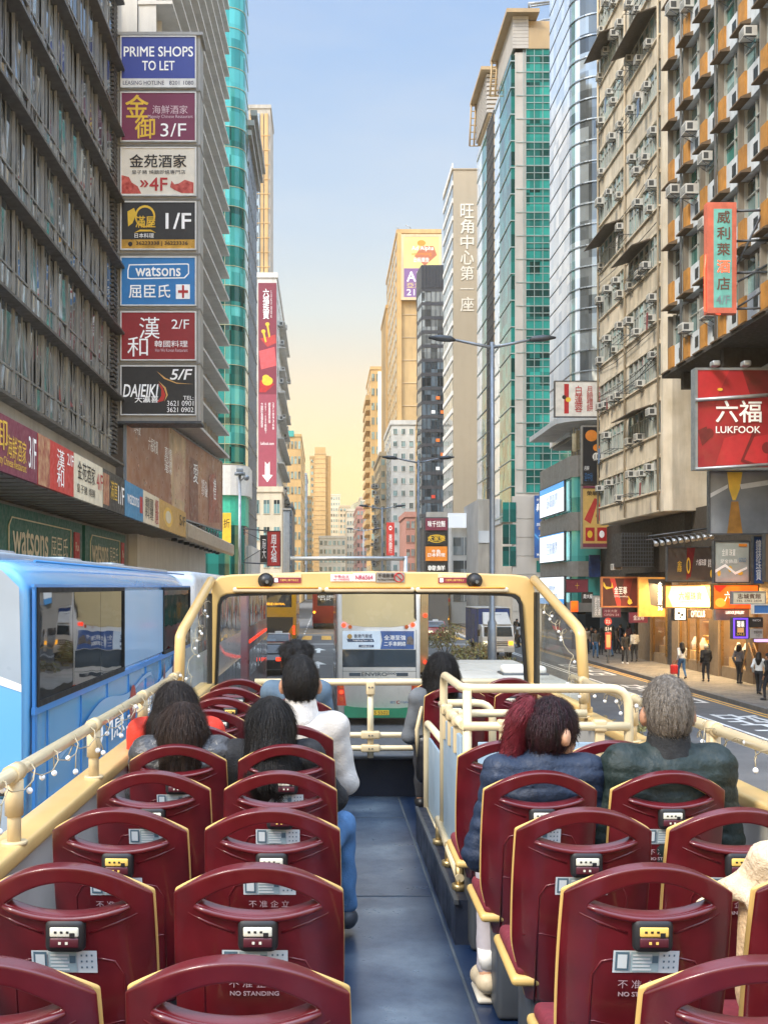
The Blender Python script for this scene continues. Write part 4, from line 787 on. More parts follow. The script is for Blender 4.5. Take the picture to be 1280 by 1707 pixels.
for k in range(20):
    z = 7.95+fl_h*k
    mb = MB(); fr.box(mb, 0, W-.42, z, z+1.02, -.22, .0); fr.box(mb, 0, W-.42, z+.96, z+1.04, 0, .1); mb.build('spandrel', stain if k % 2 else stain2, t)
    mb = MB(); fr.box(mb, 0, W-.42, z+2.62, z+fl_h, -.22, .05); mb.build('lintel', stain2, t)
    for (ua, ub) in ((.1, 5.7), (6.5, 12.2)):
        n = 6
        for j in range(n):
            if k > 15: break
            a, c = ua+(ub-ua)*j/n, ua+(ub-ua)*(j+1)/n; mb = MB(); mb.m = 0; fr.quad(mb, a, c, z+1.03, z+2.62, -.08, .02); mb.m = 1
            fr.box(mb, a, a+.06, z+1.03, z+2.62, -.1, .0); fr.box(mb, c-.06, c, z+1.03, z+2.62, -.1, .0); fr.box(mb, a+.06, c-.06, z+2.1, z+2.15, -.1, -.02); fr.box(mb, (a+c)/2-.02, (a+c)/2+.02, z+1.03, z+2.1, -.1, -.02)
            if random.random() < .3: mb.m = 2; fr.box(mb, a+.06, c-.06, z+1.04, z+1.9, -.078, -.05)
            w_ = mb.build('window', [G['flat'], frame_m, mat('curtain_cloth', '#9fa59c', .8)], t)
    mb = MB(); fr.box(mb, 5.7, 6.5, z+1.02, z+2.62, -.22, 0); mb.build('pier', stain, t)
    if k < 15:
        for u in [.5+random.random()*.5, 1.9+random.random(), 3.4+random.random(), 4.9+random.random()*.5, 7.0+random.random()*.6, 8.5+random.random(), 10.2+random.random(), 11.5]:
            if random.random() < .85: aircon(t, fr, u, z+(2.05 if random.random() < .6 else 1.1)+random.uniform(-.1, .1), -.02, random.uniform(.66, .84))
    if random.random() < .5: u = random.choice((0.2, 6.6)); mb = MB(); mb.prism([fr.p(u, z+2.7, 0), fr.p(u, z+2.35, 1.0), fr.p(u, z+2.3, 1.0), fr.p(u, z+2.62, 0)], fr.u*random.uniform(2.5, 5.4)); mb.build('awning', awn, t)
    if random.random() < .6:
        mb = MB(); u = random.uniform(0, 9)
        for q in range(3): fr.tube(mb, [(u, z+1.1-.0*q, .25+.25*q), (u+2.4, z+1.1, .25+.25*q)], .018, 5)
        for uu in (u, u+2.4): fr.tube(mb, [(uu, z+1.1, 0), (uu, z+1.1, .8)], .018, 5)
        mb.build('drying_rack', M['dsteel'], t)
for k in range(14):
    z = 8.5+2.8*random.randint(0, 8)+.95; u = random.uniform(.4, 11.5); mb = MB(); w_ = random.uniform(.3, .5); h_ = random.uniform(.5, .9); d_ = random.uniform(.3, .7)
    mb.prism([fr.p(u, z-h_, d_), fr.p(u+w_, z-h_+random.uniform(-.06, .06), d_+.03), fr.p(u+w_*.95, z, d_), fr.p(u+.05, z, d_)], fr.n*.02); mb.build('hanging_laundry', mat('laundry_%d' % (k % 4), ('#5d6f86', '#b8b2a6', '#7a3a3a', '#3d4440')[k % 4], .85), t)
for k in range(6):
    mb = MB(); z = random.uniform(9, 26); fr.tube(mb, [(0, z, .1), (4, z-.25, .14), (8, z-.2, .13), (12.3, z+random.uniform(-.4, .6), .1)], .02, 5); mb.build('cable', M['black'], t)
for u in (6.1, .05, 12.3): mb = MB(); fr.tube(mb, [(u, 8, .12), (u, 60, .12)], .06, 8); mb.build('drain_pipe', stain2, t)
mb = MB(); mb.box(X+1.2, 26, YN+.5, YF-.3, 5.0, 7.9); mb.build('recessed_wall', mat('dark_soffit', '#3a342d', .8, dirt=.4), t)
# ---- nearer block with ochre panels
X, YF, YN = 15.5, 51.3, 30; t = thing('ochre_panel_block', 'grey apartment block with ochre panels and sloping brown ledges at the upper right', 'building', (20, 42, 13.6))
gpan = mat('grey_panel', '#c3c8c9', .7, var=.15, scale=1.2, dirt=.55); och = mat('ochre_panel', '#b27c34', .65, var=.2, scale=2, dirt=.5); brn = mat('brown_ledge', '#67523a', .7, var=.2, scale=2, dirt=.5); gd = mat('grime_concrete', '#7f786d', .85, var=.2, scale=1, dirt=.7)
fr = Fr((X, YF, 0), (0, -1, 0)); W = YF-YN; bay = 2.16; fh = 2.7
mb = MB(); fr.box(mb, 0, W, 13.7, 62, -9, -.35); mb.build('core', gd, t)
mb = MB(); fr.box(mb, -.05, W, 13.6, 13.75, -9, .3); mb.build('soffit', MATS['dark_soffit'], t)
for k in range(13):
    z = 13.75+fh*k+(.15 if k else 0)
    for j in range(6):
        u = .15+bay*j
        mb = MB(); fr.box(mb, u, u+bay-.12, z+.0, z+1.15, -.35, .0); mb.m = 1; fr.box(mb, u+1.35, u+1.75, z+.45, z+.9, -.02, .015); mb.build('grey_spandrel', [gpan, M['black']], t) if j < 6 else None
        mb = MB(); fr.box(mb, u+.05, u+.72, z+.22, z+1.15, 0, .09); mb.build('ochre_panel', och, t)
        mb = MB(); mb.prism([fr.p(u-.05, z+.2, 0), fr.p(u-.05, z+.04, .38), fr.p(u-.05, z-.02, .38), fr.p(u-.05, z+.0, 0)], fr.u*(1.15)); mb.build('sloping_ledge', brn, t)
        mb = MB(); mb.m = 0; fr.quad(mb, u+.1, u+1.05, z+1.2, z+2.6, -.25, .02); fr.quad(mb, u+1.1, u+bay-.15, z+1.2, z+2.6, -.25, .02); mb.m = 1; fr.box(mb, u+.0, u+.1, z+1.15, z+2.65, -.3, -.15); fr.box(mb, u+1.04, u+1.1, z+1.2, z+2.6, -.26, -.18); fr.box(mb, u+.1, u+bay-.15, z+2.0, z+2.05, -.26, -.18); mb.build('window', [G['flat'] if random.random() < .6 else G['teal'], frame_m], t)
        if random.random() < .42: aircon(t, fr, u+random.uniform(.7, 1.5), z+random.choice((1.2, 1.25, 2.0)), 0.0, random.uniform(.75, .9))
        if k == 0 or True: mb = MB(); fr.box(mb, u-.12, u+.02, z-.1, z+fh-.1, -.35, .06); mb.build('column', gd, t)
for j in (1, 3): mb = MB(); fr.tube(mb, [(.1+bay*j, 13.8, .16), (.1+bay*j, 58, .16)], .06, 8); mb.build('drain_pipe', M['gal'], t)
mb = MB(); fr.box(mb, 5.8, 6.2, 27, 62, 0, .4) if 0 else fr.box(mb, 12.9, 14.0, 14, 62, -.35, .35); mb.build('column', gd, t)
mb = MB(); mb.box(18.2, 26, 38, YF, 7.95, 13.6); mb.build('lower_wall', gd, t)
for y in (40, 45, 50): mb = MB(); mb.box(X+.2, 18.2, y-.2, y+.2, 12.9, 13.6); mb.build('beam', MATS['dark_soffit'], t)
# neon hotel sign
neon = glow('neon_red', '#ff5a3c', 1.6); sal = mat('salmon_sign', '#c9684f', .6, var=.15, scale=3, dirt=.4); aqs = mat('aqua_sign', '#6fb3a6', .6, var=.15, scale=3, dirt=.4); bro = mat('brown_lettering', '#6a4a3c', .6)
t = psign('neon_sign', 'salmon and aqua vertical hotel sign with one character lit red', 1178, 1227, 337, 522, 40, sal, None, depth=.35, text=[('威', .33, .08, .76, .19, bro, dict(bold=.02)), ('利', .33, .225, .76, .335, bro, dict(bold=.02)), ('萊', .33, .37, .76, .48, bro, dict(bold=.02)), ('酒', .33, .525, .76, .635, neon, dict(bold=.03)), ('店', .33, .68, .76, .79, bro, dict(bold=.02)), ('4/F', .3, .84, .76, .92, M['steel'])], art=[(aqs, ('rect', .22, .06, .84, .95))])
mb = MB(); mb.tube([P(1176, 425, 40.1), P(1174, 450, 40.1), P(1174, 518, 40.1), P(1200, 524, 40.1)], .03, 6); mb.build('neon_tube', neon, t)
mb = MB()
for y in (352, 402, 455, 515): mb.tube([P(1227, y, 40.3), P(1310, y-3, 40.3)], .045, 6); mb.tube([P(1180, y-4, 40.5), P(1227, y, 40.5)], .03, 6)
mb.tube([P(1229, 440, 40.3), P(1270, 355, 40.3)], .04, 6); mb.tube([P(1229, 470, 40.3), P(1280, 440, 40.3)], .04, 6); mb.tube([P(1229, 512, 40.3), P(1285, 475, 40.3)], .04, 6); mb.build('bracket', M['dsteel'], t)
# large red jewellery sign
rb = mat('red_poster', '#a01a26', .4, var=.2, scale=.8); rd = mat('crimson_print', '#6e1119', .4, var=.3, scale=2); rbr = mat('bright_red_print', '#b8232c', .4, var=.1)
t = psign('jewellery_sign', 'very large red sign with white LUKFOOK lettering hanging over the right pavement', 1162, 1310, 617, 779, 43, rb, M['steel'], .09, .5, text=[('六福', .2, .32, .71, .54, wl, dict(bold=.03)), ('LUKFOOK', .2, .58, .7, .65, wl, dict(bold=.035))],
     art=[(rbr, [(.0, .0), (.36, .0), (.18, .35), (0, .3)]), (rd, [(.5, 0), (.95, 0), (1, .2), (.6, .28)]), (rbr, [(.3, .7), (.62, .62), (.5, .98), (.2, .98)]), (rd, [(.0, .62), (.1, .58), (.14, .7), (.05, .78)]), (rd, ('disc', .13, .65, .05, .05)), (rbr, [(.56, .7), (.8, .66), (.78, .96), (.52, .95)]), (rd, [(.62, .63), (.66, .64), (.52, .92), (.68, .97), (.67, .99), (.48, .94)]), (rd, ('disc', .78, .8, .06, .06)), (gold, ('disc', .25, .2, .03, .015))])
mb = MB(); mb.tube([P(1158, 667, 42.9), P(1330, 655, 42.9)], .07, 8); mb.tube([P(1158, 782, 42.9), P(1330, 771, 42.9)], .06, 8)
mb.tube([P(1270, 615, 43.2), P(1400, 540, 43.2)], .08, 8); mb.build('bracket', M['gal'], t)
for px in (1190, 1241): mb = MB(); mb.rbox(X_(px-7, 42.8), X_(px+6, 42.8), 42.5, 42.9, Z_(612, 42.8), Z_(603, 42.8), .05); mb.cyl(P(px, 612, 43), P(px, 617, 43), .03); mb.build('floodlight', M['gal'], t)
psign('poster_board', 'silver and gold perfume-like poster behind the big red sign', 1183, 1300, 787, 889, 44.5, mat('silver_print', '#8f9499', .4, var=.4, scale=.6, color2='#5c6064'), M['dsteel'], .05, art=[(gold, [(.24, 0), (.46, 0), (.42, .28), (.36, .46), (.32, .46), (.27, .28)]), (mat('amber_print', '#b07a2e', .4, var=.3, scale=2), [(.3, .48), (.4, .48), (.46, 1), (.24, 1)]), (mat('silver_light', '#c8ccd0', .4), [(0, .35), (.25, .2), (.25, .26), (0, .42)]), (MATS['silver_light'], [(.42, .2), (1, .1), (1, .18), (.44, .28)])])
drk = mat('charcoal_poster', '#4a423b', .45, var=.15)
psign('poster_board', 'charcoal jewellery poster with a gold bangle, under the row of spotlights', 1113, 1188, 913, 967, 51, drk, M['dsteel'], .05, text=[('金\n緣', .2, .4, .3, .75, gold), ('六福珠寶', .62, .35, .84, .55, wl), ('獻禮', .88, .35, .95, .6, wl)], art=[(rd, [(.42, 0), (.6, 0), (.5, .9), (.4, 1)]), (gold, ('disc', .45, .55, .045, .25)), (drk, ('disc', .45, .55, .025, .17)), (gold, ('disc', .96, .8, .03, .12))])
psign('poster_board', 'pale grey poster with yellow ornaments beside the charcoal jewellery poster', 1191, 1247, 903, 970, 47, mat('grey_poster', '#a9b2b0', .45, var=.1), M['dsteel'], .05, text=[('金庫 珠寶', .2, .18, .6, .36, wl), ('足金飾品', .15, .44, .65, .54, wl), ('GOLD', .7, .4, .92, .5, sct)], art=[(gold, ('disc', .12, .78, .05, .08)), (gold, ('disc', .45, .68, .06, .08)), (gold, ('disc', .75, .78, .08, .05)), (wl, [(0, .7), (.3, .55), (.6, .75), (.95, .62), (.95, .68), (.6, .82), (.3, .62), (0, .78)]), (orange, ('rect', .7, .05, .95, .12))])
psign('vertical_sign', 'narrow blue vertical sign with white characters at the right edge', 1256, 1271, 895, 972, 45.5, mat('navy_sign', '#2c4f8a', .4), M['dsteel'], .03, text=[(vert('鐘錶珠寶'), .2, .06, .8, .94, wl)])
psign('poster_board', 'brown poster cut by the right edge of the photo', 1275, 1300, 890, 968, 44, mat('brown_poster', '#6b5844', .45, var=.2), M['dsteel'], .04)
for k in range(10):
    px, py = 1092+k*10.2, 905-k*1.35; p = P(px, py, 50.6); tt = thing('spotlight', 'small silver spotlight on an arm in the row above the shop posters', 'spotlight', p, 'spotlights above the posters')
    mb = MB(); mb.tube([p+Vector((0, .15, .06)), p+Vector((0, -.1, -.02)), p+Vector((0, -.16, -.1))], [.05, .09, .11], 10); mb.build('lamp_head', M['gal'], tt); mb = MB(); mb.tube([p+Vector((0, .1, .04)), p+Vector((0, .6, .2)), p+Vector((0, 1.5, .2))], .02, 6); mb.build('arm', M['dsteel'], tt)
mb = MB(); mb.tube([P(1080, 894, 52), P(1200, 878, 52)], .04, 6); 
tag(mb.build('lamp_rail', M['dsteel'], loc=P(1140, 886, 52)), 'thin dark rail carrying the row of silver spotlights', 'rail')
# ---- shops at street level, right
XS = 18.0; SU = lambda px: XS*F/(px-VX); ZS = lambda px, py: ZC-(py-VY)*SU(px)/F
warm = lambda n, c, s, c2: mat(n, c, .4, var=.3, scale=3.5, emit=s, color2=c2)
wl_a = warm('gold_display', '#c9802a', 2.2, '#ffd078'); wl_b = warm('amber_display', '#a85a14', 2.0, '#ffb848'); wl_c = warm('cream_display', '#ffe2a2', 2.2, '#d99a3a'); stonep = mat('shop_stone', '#8f7a60', .5, var=.1, scale=1.5, dirt=.2); dkin = mat('dark_interior', '#2c2622', .7)
b = thing('shop_row', 'row of brightly lit jewellery shops in stone frontages at street level on the right', 'shopfront', (18.4, 55, 0)); fr = Fr((XS, 80, .15), (0, -1, 0))
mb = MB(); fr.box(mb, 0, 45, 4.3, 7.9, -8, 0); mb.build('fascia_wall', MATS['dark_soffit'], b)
mb = MB(); fr.box(mb, 0, 45, 0, 4.3, -8, -2.2); mb.build('back_wall', dkin, b)
edges = [(1066, 1080, 'p'), (1080, 1086, 'p'), (1089, 1110, 'a'), (1110, 1122, 'd'), (1122, 1133, 'p'), (1134, 1146, 'b'), (1147, 1162, 'c'), (1163, 1183, 'a'), (1184, 1200, 'p'), (1203, 1245, 'c'), (1247, 1258, 'p'), (1260, 1300, 'a'), (1302, 1320, 'p')]
for pa, pb, kd in edges:
    ua, ub = 80-SU(pa), 80-SU(pb)
    if kd == 'p': mb = MB(); fr.box(mb, ua, ub, 0, 4.3, -2, .1); mb.build('stone_pier', stonep, b); continue
    if kd == 'd': mb = MB(); fr.box(mb, ua, ub, 0, 3.6, -.5, -.05); mb.build('shutter', M['dsteel'], b); continue
    mm = dict(a=wl_a, b=wl_b, c=wl_c)[kd]
    mb = MB(); fr.box(mb, ua, ub, .5, 3.9, -1.6, -1.55); mb.build('lit_backdrop', mm, b)
    mb = MB(); fr.box(mb, ua, ub, 0, .5, -1.6, .02); mb.build('stall_riser', stonep, b)
    mb = MB(); fr.box(mb, ua, ub, .5, .9, -1.5, -.3); mb.m = 1
    for q in range(16): u = random.uniform(ua+.1, ub-.1); mb.rbox(*sorted((fr.p(u, 0, -1).x-.08, fr.p(u, 0, -1).x+.08)), *sorted((fr.p(u, 0).y-.08, fr.p(u, 0).y+.08)), 1.05, 1.05+random.uniform(.15, .7), .02)
    mb.build('display_plinth', [mat('display_cloth', '#d8b070', .6), mat('display_gold', '#e6b24a', .3, .6)], b)
    for q in range(max(2, int((ub-ua)/.9))):
        u = ua+.4+q*.9
        if u < ub-.2: mb = MB(); c = fr.p(u, 3.88, -.8); mb.tube([c, c+Vector((0, 0, -.05))], .09, 10); mb.build('display_lamp', glow('display_lamp', '#fff0cf', 9), b); mb = MB(); c = fr.p(u, .95, -.6); mb.tube([c, c+Vector((0, 0, .35)), c+Vector((0, 0, .5)), c+Vector((0, 0, .62))], [.16, .2, .1, .06], 8); mb.build('necklace_bust', mat('bust_cream', '#e9dcc4', .6), b)
    for q in range(3): mb = MB(); fr.box(mb, ua+.05, ub-.05, 1.6+.7*q, 1.63+.7*q, -1.5, -1.1); mb.build('shelf', MATS['display_cloth'], b)
    mb = MB(); fr.quad(mb, ua, ub, .5, 3.9, -.01); mb.build('shop_window', clear_glass('shop_glass'), b)
    mb = MB(); fr.box(mb, ua-.05, ua+.03, .4, 3.95, -.05, .06); fr.box(mb, ub-.03, ub+.05, .4, 3.95, -.05, .06); fr.box(mb, ua, ub, 3.9, 4.3, -.5, .05); mb.build('window_frame', mat('brass_frame', '#8a6a3c', .35, .6), b)
pl = bpy.data.lights.new('shop_fill_light', 'AREA'); pl.shape = 'RECTANGLE'; pl.size = 14; pl.size_y = 1.2; pl.energy = 2200; pl.color = (1, .72, .36)  # added fill with no lamp there, warms the pavement like shop glow
po = bpy.data.objects.new('shop_fill_light', pl); COL.objects.link(po); po.location = (17.9, 54, 4.2); po.rotation_euler = (0, R(-25), R(90)); po.rotation_euler = Vector((-.35, 0, -1)).to_track_quat('-Z', 'Y').to_euler()
lit_y = glow('lit_cream', '#ffe9b0', 1.15); lit_o = mat('lit_orange', '#ff7a1e', .4, var=.3, scale=1.5, emit=1.0, color2='#ff4a16'); lit_w = glow('lit_white', '#fff6e6', 1.3); ltg = mat('ochre_lettering', '#c79236', .5)
psign('lit_sign', 'glowing cream sign with ochre characters over the jewellery shops', 1109, 1186, 977, 1012, 51.2, lit_y, MATS['brass_frame'], .05, .3, text=[('六福珠寶', .28, .28, .78, .66, ltg), ('LUKFOOK JEWELLERY', .3, .72, .76, .8, ltg)], art=[(mat('lit_gold', '#f2c766', .4, emit=.8), [(0, 0), (.12, 0), (.05, .5), (.15, 1), (0, 1)]), (MATS['lit_gold'], [(.85, 0), (1, 0), (1, .9), (.92, .5)])])
psign('lit_sign', 'glowing orange-red sign with white characters right of the cream one', 1189, 1262, 976, 1014, 46.3, lit_o, MATS['brass_frame'], .05, .3, text=[('六福珠寶', .24, .25, .9, .7, lit_w)], art=[(mat('lit_red', '#ff2a12', .4, emit=.8), [(0, 0), (.3, 0), (.14, .3), (.05, .2)]), (mat('lit_amber', '#ffae3a', .4, emit=.8), ('disc', .15, .75, .12, .2))])
psign('shop_name_sign', 'white lit optician lettering on a brown fascia', 1149, 1186, 1016, 1031, 52, mat('brown_fascia', '#6a5038', .5), None, text=[('OPTICLUB', .05, .15, .68, .85, lit_w, dict(bold=.03))]); psign('shop_name_sign', 'white lit jewellery name over the shop left of the purple screen', 1192, 1248, 1016, 1034, 47, mat('silver_fascia', '#8a8784', .5), None, text=[('LUKFOOK JEWELLERY', .3, .15, .85, .5, lit_w, dict(bold=.03))])
psign('cube_sign', 'white glowing square sign with black eye-shaped dots', 1124, 1142, 1014, 1033, 53, lit_w, M['black'], .05, .4, art=[(M['black'], ('disc', .38, .42, .16, .1)), (M['black'], ('disc', .68, .58, .14, .1)), (M['black'], ('rect', .45, .7, .6, .85))])
psign('shop_sign', 'dark red jewellery sign with gold ribbons and white characters 金至尊', 1004, 1063, 964, 1010, 61, mat('dark_red_poster', '#4a1218', .45, var=.3, scale=1.2), mat('copper_frame', '#b5764f', .4, .4), .08, text=[('金至尊', .32, .3, .68, .58, wl, dict(bold=.02)), ('3DG Jewellery', .32, .62, .7, .7, wl)], art=[(red, [(.2, 0), (.34, 0), (.55, 1), (.4, 1)]), (rd, [(.6, 0), (.85, 0), (.7, 1), (.5, 1)]), (gold, [(.02, .12), (.1, .3), (.24, .32), (.26, .14), (.3, .34), (.1, .4), (.02, .28)]), (gold, ('disc', .76, .85, .06, .1)), (gold, [(.7, .65), (.73, .66), (.84, .9), (.8, .92)])])
psign('shop_sign', 'small maroon sign with the white characters 金至尊 at an entrance', 1049, 1079, 1021, 1038, 61, maroon, None, text=[('金至尊', .2, .25, .8, .75, wl)])
psign('shop_sign', 'maroon signboard with a faint gold cross left of the framed red jewellery sign', 943, 979, 966, 987, 68, mat('dusty_maroon', '#7e3440', .5), M['dsteel'], .04, text=[('十', .42, .25, .6, .75, gold)])
psign('shop_sign', 'black sign with white characters 周大 under the dusty maroon board', 970, 988, 987, 1005, 66, bk, None, text=[('周大福', .1, .2, .92, .6, wl, dict(bold=.03))])
psign('shop_sign', 'grey vertical plate with faint characters beside the framed red sign', 988, 1003, 993, 1029, 64, M['conc'], None, text=[('君悅\n足浴\n皮膚', .15, .08, .85, .92, wl)])
psign('shop_sign', 'red and pink double sign hanging over the crowded corner', 1004, 1034, 1014, 1029, 64, maroon, None, text=[('冷氣大廈', .08, .15, .8, .45, mat('pink_lettering', '#dcc0c4', .5)), ('OPEN 24', .08, .6, .9, .85, mat('pink_lettering', '#dcc0c4', .5))])
psign('shop_sign', 'small glowing orange sign over the far end of the shops', 952, 963, 1002, 1020, 70, lit_o, None); psign('shop_sign', 'tall dark entrance board lettered vertically in white beside the lit cream sign', 1064, 1108, 962, 1028, 60, mat('amber_wall', '#c98a3e', .5, emit=.25, var=.2), None, text=[(vert('金生珠寶'), .72, .12, .88, .7, lit_w, dict(bold=.03)), ('36', .72, .74, .9, .84, lit_w)], art=[(drk, [(.35, .05), (1, .05), (1, .8), (.45, .7)])])
psign('shop_sign', 'cream guesthouse sign with brown characters in front of the orange sign', 1221, 1274, 987, 1006, 45, cream, M['steel'], .04, text=[('志城賓館', .14, .15, .86, .58, bro, dict(bold=.02)), ('TEL 2782 2838', .1, .68, .9, .85, bro)])
psign('lit_sign', 'purple-edged glowing poster screen below the guesthouse sign', 1221, 1246, 1030, 1064, 45.5, glow('purple_glow', '#7a4cf0', 1.0), M['dsteel'], .03, text=[('開業\n優惠', .25, .15, .75, .45, lit_w), ('SALE', .22, .74, .78, .86, gold)], art=[(mat('poster_dark', '#3a2440', .5), ('rect', .13, .08, .87, .92)), (mat('poster_warm', '#d09a60', .5, emit=.4), ('rect', .28, .48, .72, .72))])
psign('shop_sign', 'small black notice board beside the purple screen', 1249, 1271, 1029, 1046, 45.5, bk, None, text=[('WATCH', .2, .2, .8, .4, wl)]); psign('shop_sign', 'small grey notice with tiny writing under the black notice board', 1249, 1271, 1048, 1064, 45.5, M['conc'], None, text=[('營業時間\n11-21', .3, .2, .9, .8, dk)]); psign('shop_sign', 'lilac strip light sign at the right edge', 1260, 1300, 1066, 1070, 44.5, glow('lilac_strip', '#b9a0ff', 1.4), None)
psign('shop_sign', 'blue and white awning board at the right edge under the guesthouse sign', 1256, 1300, 1009, 1022, 44, mat('blue_awning', '#3b6fae', .5), M['wht'], .03)
psign('shop_sign', 'dark hanging sign with a blue display at the crowded corner', 982, 1000, 925, 962, 73.5, mat('navy_panel', '#1f3a6a', .4, var=.4), None)
t = thing('metal_cage', 'dark slatted metal cage box under the beige apartment block', 'cage', P(1060, 925, 60)); mb = MB(); x0, x1, z0, z1 = X_(1035, 60), X_(1088, 60), Z_(945, 60), Z_(888, 60); mb.box(x0, x1, 60, 62, z0, z1); mb.build('box', mat('soot_metal', '#2f2b27', .7), t)
mb = MB()
for k in range(9): mb.box(x0-.03, x1+.03, 59.94, 60, z0+(z1-z0)*k/9, z0+(z1-z0)*k/9+.05)
for k in range(12): mb.box(x0+(x1-x0)*k/12, x0+(x1-x0)*k/12+.03, 59.92, 59.94, z0, z1)
mb.build('slat_grille', M['dsteel'], t)
for k in range(5): aircon(t, Fr((X_(1015, 62), 62, 0), (1, 0, 0)), .3+.1*k, Z_(950-10*k, 62), .1, .7) if k < 2 else None
# ---- left: red vertical sign
t = psign('vertical_sign', 'red vertical jewellery sign with white characters hanging over the left pavement', 446, 467, 886, 943, 84, red, M['dsteel'], .06, .3, text=[(vert('周大福'), .28, .1, .72, .9, wl, dict(bold=.03))]); mb = MB(); mb.tube([P(446, 885, 84.2), P(405, 881, 84.2)], .05, 6); mb.tube([P(446, 940, 84.2), P(405, 938, 84.2)], .05, 6); mb.tube([P(446, 905, 84.2), P(405, 885, 84.2)], .03, 6); mb.tube([P(446, 910, 84.2), P(405, 935, 84.2)], .03, 6); mb.build('bracket', M['dsteel'], t)
psign('vertical_sign', 'dark side board with large white character left of the red vertical sign', 434, 446, 892, 938, 86, bk, None, text=[('周\n大', .25, .15, .8, .85, wl)])
# ================================================================ vehicles
VG = window_glass('vehicle_glass', '#20262b', .04, .2, wob=.15, wscale=.8, light='#46525a'); tyre = M['rubber']; hub = M['gal']
tail = glow('tail_lamp_red', '#ff3a1a', 2.2); tail_off = mat('tail_lamp_amber', '#c8541c', .3); lampw = glow('head_lamp', '#fff2c8', 1.2); plate_y = mat('plate_yellow', '#e0b428', .5); amber_on = glow('amber_lamp', '#ffae2a', 2.5)
def wheels(t, xs, ys, r=.48, w=.3):
    for y in ys:
        for x in xs:
            mb = MB(); mb.tube([(x-w/2, y, r), (x+w/2, y, r)], r, 20); wh = mb.build('wheel', tyre, t); mb = MB(); mb.tube([(x-w/2-.01, y, r), (x+w/2+.01, y, r)], r*.55, 14); mb.build('rim', hub, wh)
def coach_body(x0, x1, y0, y1, z0, z1, rc=.18):
    """a bus shell: rounded section swept along the length"""
    mb = MB(); sec = []
    for cx, cz, a0 in ((x1-rc, z1-rc, 0), (x0+rc, z1-rc, 90)):
        for k in range(6): a = R(a0+90*k/5); sec.append((cx+rc*math.cos(a), cz+rc*math.sin(a)))
    sec = [(x1, z0)]+sec+[(x0, z0)]
    n = len(sec); rings = []
    for y, s in ((y0, .94), (y0+.05, .975), (y0+.16, 1), (y1-.16, 1), (y1, .95)):
        rings.append([((x0+x1)/2+(x-(x0+x1)/2)*s, y, z0+(z-z0)*(1-(1-s)*.6)) for x, z in sec])
    vs = [q for r_ in rings for q in r_]; fs = []
    for i in range(4):
        for k in range(n): fs.append((i*n+k, i*n+(k+1) % n, (i+1)*n+(k+1) % n, (i+1)*n+k))
    fs += [tuple(range(n))[::-1], tuple(4*n+k for k in range(n))]; mb.smooth = True; mb.add(vs, fs); return mb
def rear_fr(x0, y, z0): return Fr((x0, y, z0), (1, 0, 0))
# ---- blue bus alongside
bx0, bx1, by0, by1 = -4.88, -2.36, 9.15, 20.2
b = thing('double_decker_bus', 'sky blue double-decker bus with dark mirrored upper windows, alongside on the left', 'bus', ((bx0+bx1)/2, 14, 0))
skyb = mat('bus_blue', '#4690c6', .22, .0, var=.16, scale=.35, coat=.5, color2='#6aa9d6'); dblue = mat('bus_deep_blue', '#2f7fc4', .4, coat=.25, var=.02, scale=.5); pale_b = mat('bus_pale', '#8d9aa6', .3, coat=.5, var=.06); lblue = mat('bus_light_blue', '#84aed2', .35, coat=.3, var=.08, scale=.5)
m = coach_body(bx0, bx1, by0, by1, .3, 4.47, .3); o = m.build('body', skyb, b); o.modifiers.new('ss', 'SUBSURF').levels = 1 if False else 0
mb = MB(); mb.rbox(bx0+.35, bx1-.35, by0+.3, by1-.4, 4.42, 4.5, .03); mb.build('roof_panel', pale_b, b)
s = Fr((bx1, by0, 0), (0, 1, 0)); L = by1-by0
for (u0, u1) in ((.22, 4.2), (7.6, 10.8)):
    mb = MB(); n = 3; 
    for k in range(n): a, c = u0+(u1-u0)*k/n, u0+(u1-u0)*(k+1)/n; s.box(mb, a, c-.012, 3.26, 4.16, -.02, .008)
    mb.build('upper_window', window_glass('bus_mirror_glass', '#101416', .02, .1, wob=.018, wscale=1.3, light='#181c20'), b)
for (u0, u1) in ((.22, 4.2), (7.6, 10.8)):
    mb = MB()
    for a in ((u0-.05, u1+.05, 3.215, 3.265), (u0-.05, u1+.05, 4.155, 4.2), (u0-.05, u0+.01, 3.265, 4.155), (u1-.01, u1+.05, 3.265, 4.155)): s.box(mb, *a, -.02, .024)
    mb.build('window_seal', M['rubber'], b)
for k in range(8):
    mb = MB(); u = .6+k*1.35; s.box(mb, u, u+.012, 2.1, 3.15, -.012, .005); mb.build('panel_joint', dblue, b)
for k in range(3): mb = MB(); mb.rbox(bx0+.7, bx1-.7, by0+1.2+k*3.1, by0+2.2+k*3.1, 4.49, 4.56, .03); mb.build('roof_vent', pale_b, b)
mb = MB(); mb.tube([(bx1-.06, by0+.4, 4.42), (bx1-.06, by1-.5, 4.42)], .012, 6); mb.build('gutter', dblue, b)
mb = MB(); s.box(mb, 4.26, 7.55, 3.26, 4.16, -.02, .006); mb.build('side_panel', lblue, b)
mb = MB(); s.box(mb, .1, L-.15, 3.16, 3.22, -.012, .02); s.box(mb, .1, L-.15, 4.2, 4.225, -.012, .012); mb.build('waist_rail', dblue, b)
mb = MB(); s.box(mb, .12, .2, .6, 4.2, -.012, .012); mb.build('corner_strip', dblue, b)
